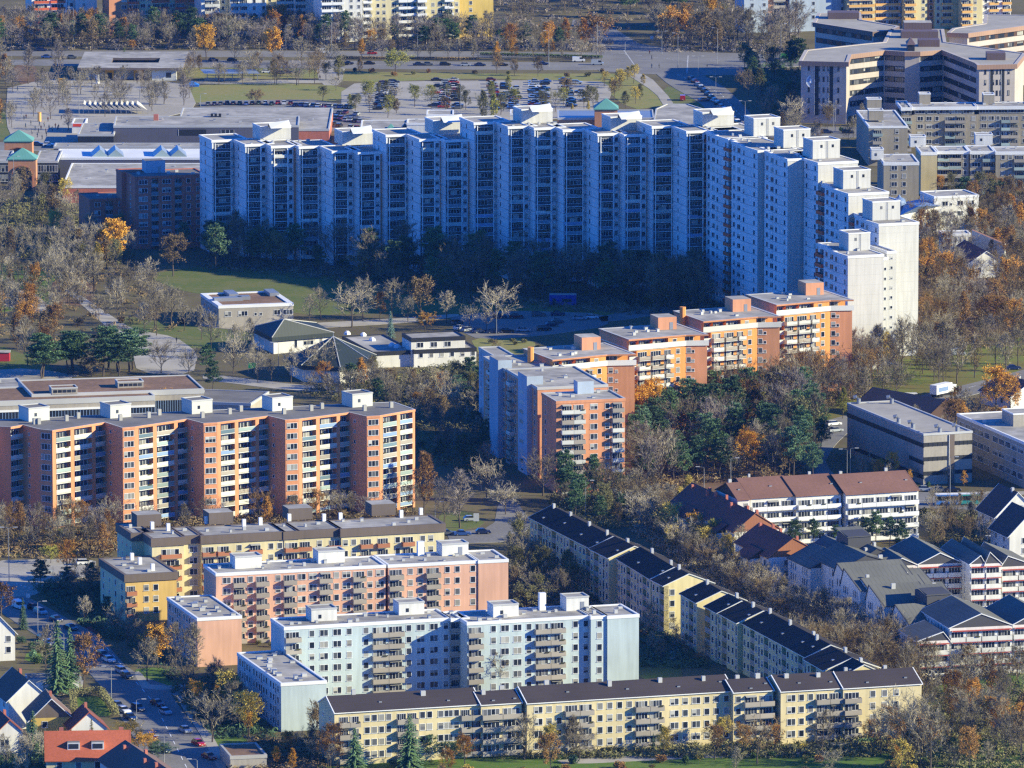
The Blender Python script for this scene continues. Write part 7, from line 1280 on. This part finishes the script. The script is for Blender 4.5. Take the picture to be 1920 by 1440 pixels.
for i, (x, y, an, c, s, wh) in enumerate(((857, 608, 40, 'grey', 'hatch', 'first by the parish house'), (863, 618, 40, 'white', 'sedan', 'second by the parish house'), (878, 621, 40, 'silver', 'estate', 'third by the parish house'), (897, 624, 40, 'dark blue', 'sedan', 'fourth by the parish house'), (926, 625, 5, 'dark blue', 'sedan', 'in the front line'), (950, 624, 5, 'black', 'sedan', 'in the front line'), (981, 622, 3, 'silver', 'sedan', 'pale one in the front line'), (1020, 620, 15, 'black', 'estate', 'at the curve'), (1034, 612, 20, 'dark blue', 'hatch', 'at the curve'),
          (1045, 606, 20, 'grey', 'hatch', 'above the curve'), (937, 597, 3, 'dark blue', 'sedan', 'in the back line'), (968, 597, 3, 'dark red', 'sedan', 'in the back line'), (1010, 593, 3, 'grey', 'estate', 'in the back line'), (1046, 592, 3, 'dark blue', 'sedan', 'in the back line'), (1086, 600, 3, 'silver', 'sedan', 'pale one near the exit'), (1110, 598, 3, 'white', 'hatch', 'pale one at the exit'))):
    car(x, y, an, c, s, wh+' of the shaded car park', G2)
# the big car park: rows running away, and the row on the lawn
rows = [(720, 158, 708, 206, 14), (738, 156, 730, 200, 12), (836, 156, 832, 206, 14), (820, 152, 812, 200, 5), (850, 152, 858, 204, 12), (922, 152, 930, 206, 10), (965, 160, 962, 204, 12), (948, 162, 942, 200, 8), (1000, 155, 1002, 206, 13), (1022, 155, 1020, 198, 11), (1058, 152, 1072, 200, 10), (1080, 152, 1098, 196, 9)]
for ri, (x0, y0, x1, y1, n) in enumerate(rows):
    for i in range(n):
        if CR.random() < .14: continue
        t = i/(n-1); c = CR.choice(CN); s = CR.choice(SN); car(x0+(x1-x0)*t+CR.uniform(-1, 1), y0+(y1-y0)*t, CR.choice((0, 180))+CR.uniform(-3, 3), c, s, 'in row %s of the big car park' % ('first', 'second', 'third', 'fourth', 'fifth', 'sixth', 'seventh', 'eighth', 'ninth', 'tenth', 'eleventh', 'twelfth')[ri], 'cars in the big car park', False)
for (x0, y0, x1, y1, n, wh) in ((390, 197, 545, 196, 14, 'along the edge of the station lawn'), (555, 199, 660, 204, 11, 'in the corner car park beside the market'), (575, 210, 668, 216, 10, 'in the corner car park beside the market'), (610, 222, 676, 230, 8, 'in the corner car park beside the market'), (625, 236, 680, 243, 6, 'in the corner car park beside the market')):
    for i in range(n):
        if CR.random() < .1: continue
        t = i/(n-1); car(x0+(x1-x0)*t, y0+(y1-y0)*t+CR.uniform(-1, 1), 90+CR.uniform(-4, 4) if n > 11 else CR.choice((75, 255)), CR.choice(CN), CR.choice(SN), wh, 'cars '+wh, False)
for i in range(18): car(1297+i*6.2, 150+i*5.9, -62+CR.uniform(-3, 3), CR.choice(CN), CR.choice(SN), 'in the slanting line of the shaded avenue', 'cars in the shaded avenue', False)
for (x, y, a, c, s) in ((88, 109, 0, 'blue', 'sedan'), (78, 96, 0, 'dark blue', 'estate'), (10, 96, 0, 'black', 'sedan'), (135, 110, 0, 'grey', 'hatch'), (350, 112, 0, 'dark blue', 'sedan'), (400, 115, 0, 'dark blue', 'hatch'), (435, 115, 0, 'black', 'hatch'), (485, 114, 0, 'grey', 'hatch'), (605, 100, 0, 'white', 'van'), (645, 122, 0, 'black', 'sedan'), (12, 122, 0, 'dark blue', 'sedan'), (653, 121, 0, 'dark blue', 'estate'), (693, 121, 0, 'black', 'sedan'), (785, 123, 0, 'dark blue', 'sedan'), (803, 123, 0, 'grey', 'hatch'), (835, 123, 0, 'black', 'estate'), (873, 124, 0, 'silver', 'hatch'), (900, 124, 0, 'dark blue', 'sedan'), (942, 124, 0, 'black', 'sedan'),
                        (1018, 122, 0, 'dark blue', 'sedan'), (698, 102, 0, 'red', 'hatch'), (1085, 116, 0, 'white', 'van'), (1120, 122, 0, 'silver', 'van'), (1436, 109, 0, 'silver', 'estate'), (1448, 115, 0, 'dark blue', 'sedan'), (1403, 115, 0, 'grey', 'hatch'), (1474, 110, 0, 'green', 'van'), (500, 137, 0, 'white', 'hatch'), (525, 139, 0, 'grey', 'sedan'), (540, 138, 0, 'dark blue', 'hatch'), (1550, 250, 0, 'dark blue', 'estate'), (1590, 250, 0, 'black', 'estate'), (70, 273, 0, 'dark blue', 'sedan'), (91, 274, 0, 'white', 'hatch'), (1280, 188, 90, 'red', 'van'), (1320, 190, 20, 'dark blue', 'sedan')):
    car(x, y, a, c, s, 'on the far dual road' if y < 130 and y > 90 else 'among the far centre buildings', 'cars on the far roads', False)
# lorry and bus
def lorry():
    x, y = W(1770, 742, 0); o = Thing('box_lorry', 'white box lorry parked on the park road behind the barn roof', 'lorry', (x, y), z=.07, rz=R(52))
    def P(n, f): m = MB(); f(m); return obj(n, m.mesh(n), o.o)
    P('box', lambda m: m.box(-5.5, -1.25, 1.0, 2.4, 1.25, 3.7, 'white')); P('cab', lambda m: (m.box(2.6, -1.2, .5, 4.6, 1.2, 2.9, 'white'), m.box(4.55, -1.05, 1.6, 4.63, 1.05, 2.6, 'car_glass'))); P('chassis', lambda m: m.box(-5.3, -1, .55, 4.2, 1, .98, 'dark'))
    P('side_graphic', lambda m: m.box(-4.5, -1.27, 1.6, .5, -1.251, 2.9, 'bluegrey_roof'))
    for xx in (-4, -2.7, 3.5):
        for s in (-1, 1): m = MB(); m.tube([(xx, s*1.0, .5), (xx, s*1.24, .5)], [.5, .5], 'tyre', 10, True); obj('wheel', m.mesh('wheel'), o.o)
lorry(); mat('bus_blue', '3f74b8', .35, spec=.5); mat('bus_teal', '2f8f88', .35, spec=.5)
def bus():
    x, y = W(1795, 947, 0); o = Thing('city_bus', 'blue and teal articulated city bus behind the street lamp by the concrete hall', 'bus', (x, y), z=.07, rz=R(4))
    def P(n, f): m = MB(); f(m); return obj(n, m.mesh(n), o.o)
    P('front_body', lambda m: (m.box(-6, -1.25, .35, .2, 1.25, 3.05, 'bus_blue', 'white'))); P('rear_body', lambda m: m.box(.9, -1.25, .35, 6.4, 1.25, 3.05, 'bus_teal', 'white')); P('bellows', lambda m: m.box(.22, -1.1, .5, .88, 1.1, 2.9, 'dark'))
    P('windows', lambda m: (m.box(-5.9, -1.28, 1.4, .1, -1.251, 2.6, 'car_glass'), m.box(1.0, -1.28, 1.4, 6.3, -1.251, 2.6, 'car_glass'), m.box(-6.03, -1.1, 1.1, -6.001, 1.1, 2.8, 'car_glass')))
    for xx in (-4.3, -.9, 3.4): m = MB(); m.tube([(xx, -1.1, .48), (xx, -1.27, .48)], [.48, .48], 'tyre', 10, True); obj('wheel', m.mesh('wheel'), o.o)
bus()
# street lamps
for h, two in ((9, 1), (9, 2), (6, 1), (14, 1), (14, 2)):
    m = MB(); m.tube([(0, 0, 0), (0, 0, h)], [.11, .06], 'metal', 6); m.tube([(0, 0, h), (.5, 0, h+.25), (1.5, 0, h+.3)], [.05, .05, .04], 'metal', 4)
    if two == 2: m.tube([(0, 0, h), (-.5, 0, h+.25), (-1.5, 0, h+.3)], [.05, .05, .04], 'metal', 4)
    m.lib('lamp%d%d_p' % (h, two), 'pole'); m = MB(); m.box(1.2, -.14, h+.24, 2.3, .14, h+.38, 'plate')
    if two == 2: m.box(-2.3, -.14, h+.24, -1.2, .14, h+.38, 'plate')
    m.lib('lamp%d%d_h' % (h, two), 'lamp_head')
def lamp(px, py, h, two, where, rz=0):
    x, y = W(px, py, 0); o = bpy.data.objects.new('street_lamp', None); COL.objects.link(o); o.location = (x, y, .05); o.rotation_euler = (0, 0, R(rz)); tag(o, 'grey street lamp '+where, 'street lamp', 'street lamps')
    for n, k in (('pole', '_p'), ('lamp_head', '_h')): b = bpy.data.objects.new(n, MESH['lamp%d%d%s' % (h, two, k)]); COL.objects.link(b); b.parent = o
for a in ((17, 1092, 14, 2, 'tall with twin heads at the shaded junction'), (71, 1197, 9, 1, 'by the slim spruce and the tiled house'), (120, 1234, 6, 1, 'half hidden between the two tall spruces'), (209, 1322, 9, 1, 'at the tip of the garden hedge'), (256, 1385, 9, 1, 'in front of the parked line below the hedge'), (308, 1430, 6, 1, 'at the lower crossing'), (370, 1475, 6, 1, 'at the very lower edge by the dark red car'), (165, 1262, 6, 1, 'in the rust tree shade'),
          (1370, 922, 9, 1, 'before the orange corner block trees'.replace('corner', 'wing')), (1588, 905, 9, 1, 'at the bend below the pine wood'), (1594, 903, 9, 1, 'second at the bend below the pine wood'), (1098, 965, 9, 1, 'in the trees under the orange corner block'), (816, 985, 6, 1, 'beside the rust-brown tree'), (1781, 955, 14, 1, 'tall, standing in front of the city bus'), (1320, 918, 6, 1, 'beside the copper-brown roofs'), (1563, 238, 9, 1, 'tall, in front of the stone office end'), (1566, 246, 9, 1, 'beside the tall one at the stone office end'), (1600, 247, 6, 1, 'short, by the shaded parking'),
          (1309, 150, 9, 2, 'at the upper end of the shaded avenue'), (1342, 190, 9, 2, 'in the middle of the shaded avenue'), (1397, 236, 9, 2, 'at the white roof huts'), (1345, 120, 14, 1, 'on the straight road before the wood'), (1464, 112, 14, 1, 'tall, beside the green van'), (1029, 125, 14, 1, 'tall, on the central strip of the dual road'), (1241, 102, 9, 2, 'first at the junction'), (1271, 130, 14, 1, 'second at the junction'), (1120, 108, 14, 1, 'at the junction corner tree'), (708, 72, 9, 1, 'in the tree belt'), (783, 110, 9, 1, 'on the central strip before the green tree'),
          (138, 80, 14, 1, 'behind the station roof'), (199, 72, 9, 1, 'beside the broad dome tree'), (396, 78, 9, 1, 'behind the golden egg-shaped tree'), (622, 108, 14, 1, 'beside the white van'), (536, 90, 9, 1, 'in the belt above the station'), (376, 222, 9, 1, 'at the corner of the station lawn'), (607, 226, 6, 1, 'between the market cars'), (835, 214, 9, 1, 'thin, in the big car park'), (864, 220, 14, 1, 'very thin, behind the white boxy storey'), (1060, 196, 6, 1, 'in the last rows of the big car park'), (139, 160, 6, 1, 'on the plaza before the station'),
          (148, 214, 9, 1, 'on the plaza by the sail canopy'), (40, 222, 6, 1, 'near the advertising column on the plaza'), (262, 196, 6, 1, 'behind the sail canopy'), (26, 370, 14, 2, 'before the arched pavilion'), (522, 700, 9, 1, 'tall white pole before the church pavilion'), (1788, 500, 9, 1, 'before the purple-brown church roof'), (931, 626, 9, 1, 'in the sunlit tree of the shaded car park'), (1698, 640, 9, 1, 'at the white end wall')):
    lamp(a[0], a[1], a[2], a[3], a[4], RND.choice((0, 180)))
# people on the plaza and pavements: one continuous body, clothing colour by material
for i, (c1, c2) in enumerate((('2a2d3a', '1c1e26'), ('5a2f2c', '23252c'), ('8a8478', '2c2c34'), ('2f4a6a', '1e2230'))): mat('coat%d' % i, c1, .9); mat('legs%d' % i, c2, .9)
mat('skin', 'b98a6c', .7); mat('hair', '2e241e', .9)
PB = {}
for i in range(4):
    bm_v, r = [], random.Random(i); m = MB(); st_ = .22
    # continuous body outline lofted from the two feet through hips, chest, neck and head
    for s in (-1, 1): m.tube([(s*.1+.0, -st_*s, 0), (s*.1, -st_*s*.7, .1), (s*.09, -st_*s*.4, .5), (s*.08, 0, .9)], [.05, .06, .075, .1], 'legs%d' % i, 6)
    m.tube([(0, 0, .84), (0, 0, 1.0), (0, .01, 1.2), (0, .01, 1.42), (0, .01, 1.5), (0, .02, 1.56), (0, .02, 1.66), (0, .02, 1.76), (0, .02, 1.8)], [.15, .17, .19, .2, .07, .07, .105, .09, .02], 'coat%d' % i, 8)
    for s in (-1, 1): m.tube([(s*.2, 0, 1.42), (s*.25, s*.05, 1.15), (s*.24, s*.16, .9), (s*.24, s*.18, .82)], [.065, .055, .045, .02], 'coat%d' % i, 6)
    m.lib('person%d' % i, 'person')
    h = MB(); h.tube([(0, .02, 1.57), (0, .02, 1.66), (0, .02, 1.77), (0, .02, 1.83)], [.07, .112, .1, .01], 'hair', 8); PB[i] = h.mesh('hair')
pr = random.Random(3); CW_ = ['dark coat', 'wine-red coat', 'pale coat', 'blue coat']
for i, (x, y) in enumerate(((45, 225), (49, 223), (58, 235), (66, 245), (72, 250), (77, 244), (83, 238), (70, 258), (79, 262), (86, 250), (92, 243), (98, 246), (110, 242), (104, 240), (108, 245), (33, 171), (30, 205), (257, 157), (305, 155), (48, 240), (115, 225), (90, 228), (60, 252), (74, 236), (87, 256), (1218, 102), (1236, 128), (1222, 128), (1222, 112), (600, 150), (352, 157), (1384, 1395), (331, 643), (270, 640))):
    k = i % 4; X, Y = W(x, y, 0); o = bpy.data.objects.new('person', MESH['person%d' % k]); COL.objects.link(o); o.location = (X, Y, .1); o.rotation_euler = (0, 0, pr.uniform(0, 6.28))
    wh = 'walking on the market plaza' if x < 200 else 'walking at the station' if x < 700 and y < 200 else 'crossing at the junction' if x > 1100 and y < 200 else 'on the pavement by the bright red car' if y > 1000 else 'on the park path'
    tag(o, 'person in a %s %s' % (CW_[k], wh), 'person', 'people out walking'); hh = bpy.data.objects.new('hair', PB[k]); COL.objects.link(hh); hh.parent = o
# small furniture
def prop(name, label, cat, px, py, fn, rz=0):
    x, y = W(px, py, 0); m = MB(); fn(m); o = obj(name, m.mesh(name), None, (x, y, .05), R(rz)); tag(o, label, cat); return o
prop('advertising_column', 'white and brown advertising column on the plaza before the station', 'column', 183, 157, lambda m: m.tube([(0, 0, 0), (0, 0, 3.3), (0, 0, 3.5)], [.7, .7, .8], 'white', 12, True))
prop('advertising_column', 'pale advertising column among the people on the plaza', 'column', 74, 228, lambda m: m.tube([(0, 0, 0), (0, 0, 3.3), (0, 0, 3.5)], [.7, .7, .8], 'panel_yellow', 12, True))
prop('sales_booth', 'small yellow sales booth under the plaza trees', 'booth', 116, 159, lambda m: (m.box(-1.2, -.8, 0, 1.2, .8, 2.2, 'mustard'), m.box(-1.4, -1, 2.2, 1.4, 1, 2.4, 'mustard')))
mat('tent_blue', '2c6cb8', .6)
prop('market_tent', 'bright blue low tent at the edge of the station lawn', 'tent', 359, 162, lambda m: (m.face([(-3, -1.5, .6), (3, -1.5, .6), (0, 0, 2.2)], 'tent_blue'), m.face([(3, -1.5, .6), (3, 2, .6), (0, 0, 2.2)], 'tent_blue'), m.face([(3, 2, .6), (-3, 2, .6), (0, 0, 2.2)], 'tent_blue'), m.face([(-3, 2, .6), (-3, -1.5, .6), (0, 0, 2.2)], 'tent_blue'), m.box(-2.9, -1.4, 0, 2.9, 1.9, .6, 'tent_blue')))
mat('sign_green', '1f8a50', .5); prop('banner', 'green banner on posts between the bare trees before the church pavilion', 'banner', 473, 701, lambda m: (m.box(-1.2, -.03, 1.6, 1.2, .03, 3.3, 'sign_green'), m.box(-1.25, -.04, 0, -1.15, .04, 3.3, 'metal'), m.box(1.15, -.04, 0, 1.25, .04, 3.3, 'metal')))
mat('red_wall', 'b02a34', .7); prop('red_hut', 'small red-walled hut at the edge of the orange grove', 'hut', 6, 676, lambda m: (m.box(-4, -2, 0, 2, 2, 2.6, 'red_wall'), m.box(-4.2, -2.2, 2.6, 2.2, 2.2, 2.8, 'gravel')))
prop('road_sign', 'white square road sign at the shaded junction', 'sign', 53, 1140, lambda m: (m.box(-.04, -.04, 0, .04, .04, 2.6, 'metal'), m.box(-.5, -.06, 2.6, .5, -.03, 3.6, 'plate')))
prop('road_sign', 'white square traffic sign beyond the far junction', 'sign', 1222, 84, lambda m: (m.box(-.04, -.04, 0, .04, .04, 2.2, 'metal'), m.box(-.7, -.06, 2.2, .7, -.03, 3.6, 'plate')))
prop('bus_stop_panel', 'lit white advertising panel on the lawn by the parked cars', 'panel', 893, 981, lambda m: (m.box(-.75, -.1, .5, .75, .1, 2.6, 'plate'), m.box(-.1, -.08, 0, .1, .08, .5, 'dark')))
prop('traffic_light', 'tall traffic light arm reaching over the far junction', 'traffic light', 1172, 103, lambda m: (m.tube([(0, 0, 0), (0, 0, 5), (1, 0, 6), (3.4, 0, 6)], [.1, .08, .07, .06], 'metal', 5), m.box(3.2, -.15, 5.2, 3.5, .15, 6, 'dark')))
prop('traffic_light', 'tall traffic light arm beside the shaded avenue entrance', 'traffic light', 1342, 150, lambda m: (m.tube([(0, 0, 0), (0, 0, 5), (-1, 0, 6), (-3.4, 0, 6)], [.1, .08, .07, .06], 'metal', 5), m.box(-3.5, -.15, 5.2, -3.2, .15, 6, 'dark')))
# hedges
def hedge(pts, w_, h, label, tone='olive'):
    m = MB(); r = random.Random(len(label)); nm = 'hedge_'+tone
    if nm not in MATS: mat(nm, TONE[tone], .9, (.8, 1.2), rand=.3)
    q = [Vector(W(x, y, 0)) for x, y in pts]
    for i in range(len(q)-1):
        d = q[i+1]-q[i]; L = d.length; d /= L; n = Vector((-d.y, d.x))
        for k in range(int(L*w_*60)):
            s = r.uniform(0, L); t = r.uniform(-.5, .5)*w_; z = r.uniform(.05, 1)**.6*h; p = q[i]+d*s+n*t; v = Vector((r.gauss(0, 1), r.gauss(0, 1), r.gauss(0, 1))).normalized(); u = v.orthogonal().normalized()
            P = Vector((p.x, p.y, z)); m.face([P-v*.16, P+u*.16, P+v*.16, P-u*.14], nm)
    tag(obj('hedge', m.mesh('hedge')), label, 'hedge')
hedge([(140, 1346), (136, 1308), (188, 1304), (218, 1346)], 1.6, 2.2, 'clipped olive hedge round the garden beside the parked cars', 'olive')
hedge([(745, 1414), (800, 1412), (860, 1410)], 1.0, 1.2, 'low red-brown hedge before the long cream row', 'red')
hedge([(1080, 1406), (1180, 1404)], 1.2, 1.4, 'low dark green hedge before the long cream row', 'deep')
hedge([(1610, 1398), (1720, 1392)], 1.6, 1.6, 'dark green hedge at the terrace end of the long cream row', 'deep')
hedge([(20, 1036), (150, 1028), (215, 1018)], 2.5, 1.6, 'long red-brown hedge along the road before the salmon slab', 'red')
hedge([(60, 1242), (140, 1238)], .8, 1.4, 'garden hedge behind the garages', 'green')
hedge([(900, 104), (1130, 110)], 1.5, 1.3, 'green hedge on the central strip of the dual road', 'green')
hedge([(640, 110), (900, 112)], 1.2, 1.0, 'straggly brown hedge on the central strip of the dual road', 'brown')

# ---------------------------------------------------------------- every label singles out one thing
def unique_labels():
    LM = {'kindergarten': (450, 600), 'parish hall': (545, 640), 'church pavilion': (625, 700), 'brick block': (300, 450), 'arched pavilion': (40, 350), 'station': (240, 150), 'sail canopy': (215, 215), 'stone offices': (1600, 230), 'post office': (1135, 230), 'white end wall': (1650, 690), 'concrete hall': (1780, 910), 'white school': (1790, 430),
          'city bus': (1795, 947), 'red-brown offices': (1560, 1010), 'salmon slab': (400, 985), 'salmon slab end': (770, 960), 'yellow slab': (500, 1110), 'golden block': (280, 1165), 'pink slab': (900, 1180), 'pink gable': (410, 1250), 'pale blue slab': (800, 1295), 'blue gable': (570, 1375), 'orange corner block': (1110, 920), 'orange towers': (1400, 760),
          'slate gables': (1800, 1262), 'cream row start': (620, 1430), 'cream row middle': (1180, 1412), 'cream row end': (1720, 1400), 'garages': (100, 1285), 'dual road': (900, 125), 'junction': (1230, 115), 'container hut': (1053, 575), 'long school': (200, 760), 'paved square': (310, 680), 'purple-roofed church': (1850, 505), 'lorry': (1770, 742), 'copper-brown roofs': (1350, 1010), 'plain yellow end': (900, 76), 'salmon far block': (290, 62), 'market hall': (390, 270),
          'crescent corner': (1350, 570), 'first crescent stack': (400, 480), 'middle of the crescent': (900, 530), 'pine wood edge': (1200, 850), 'street bend': (1560, 870), 'golden maple': (296, 1252), 'terracotta gable': (1490, 1090), 'shaded junction': (60, 1090), 'green round tree': (742, 138), 'gully mouth': (1200, 1000)}
    P_ = {k: W(*v, 0) for k, v in LM.items()}; ORD = 'first second third fourth fifth sixth seventh eighth ninth tenth eleventh twelfth thirteenth fourteenth fifteenth sixteenth'.split()
    by = {}
    for o in SC.objects:
        if o.parent is None and o.get('label') and not o.get('kind'): by.setdefault(o['label'], []).append(o)
    for lab, L in by.items():
        if len(L) < 2: continue
        near = {}
        for o in L:
            k = min(P_, key=lambda q: (P_[q][0]-o.location.x)**2+(P_[q][1]-o.location.y)**2); near.setdefault(k, []).append(((P_[k][0]-o.location.x)**2+(P_[k][1]-o.location.y)**2, o))
        for k, M in near.items():
            M.sort(key=lambda t: t[0])
            for i, (_, o) in enumerate(M):
                suf = (' towards the %s' % k) if len(M) == 1 else (', %s out from the %s' % (ORD[min(i, 15)], k)); n = 16-len(suf.replace(',', '').split()); o['label'] = ' '.join(lab.split()[:n]).rstrip(',')+suf
unique_labels()
# ---------------------------------------------------------------- haze: one box of air round the whole scene
def haze():
    m, t, b = _nodes('haze_air'); t.nodes.remove(b)
    v = t.nodes.new('ShaderNodeVolumePrincipled'); v.inputs['Color'].default_value = (0.12, 0.36, 1.0, 1); v.inputs['Density'].default_value = 0.000015; v.inputs['Anisotropy'].default_value = 0.0
    t.links.new(v.outputs[0], t.nodes['Material Output'].inputs['Volume'])
    me = bpy.data.meshes.new('haze'); X, Y0, Y1, Z0, Z1 = 4200, -3100, 6200, -3.0, 390
    vv = [(-X, Y0, Z0), (X, Y0, Z0), (X, Y1, Z0), (-X, Y1, Z0), (-X, Y0, Z1), (X, Y0, Z1), (X, Y1, Z1), (-X, Y1, Z1)]
    me.from_pydata(vv, [], [(0, 1, 5, 4), (1, 2, 6, 5), (2, 3, 7, 6), (3, 0, 4, 7), (0, 3, 2, 1), (4, 5, 6, 7)]); me.materials.append(m); tag(obj('haze', me), kind='stuff')
haze()
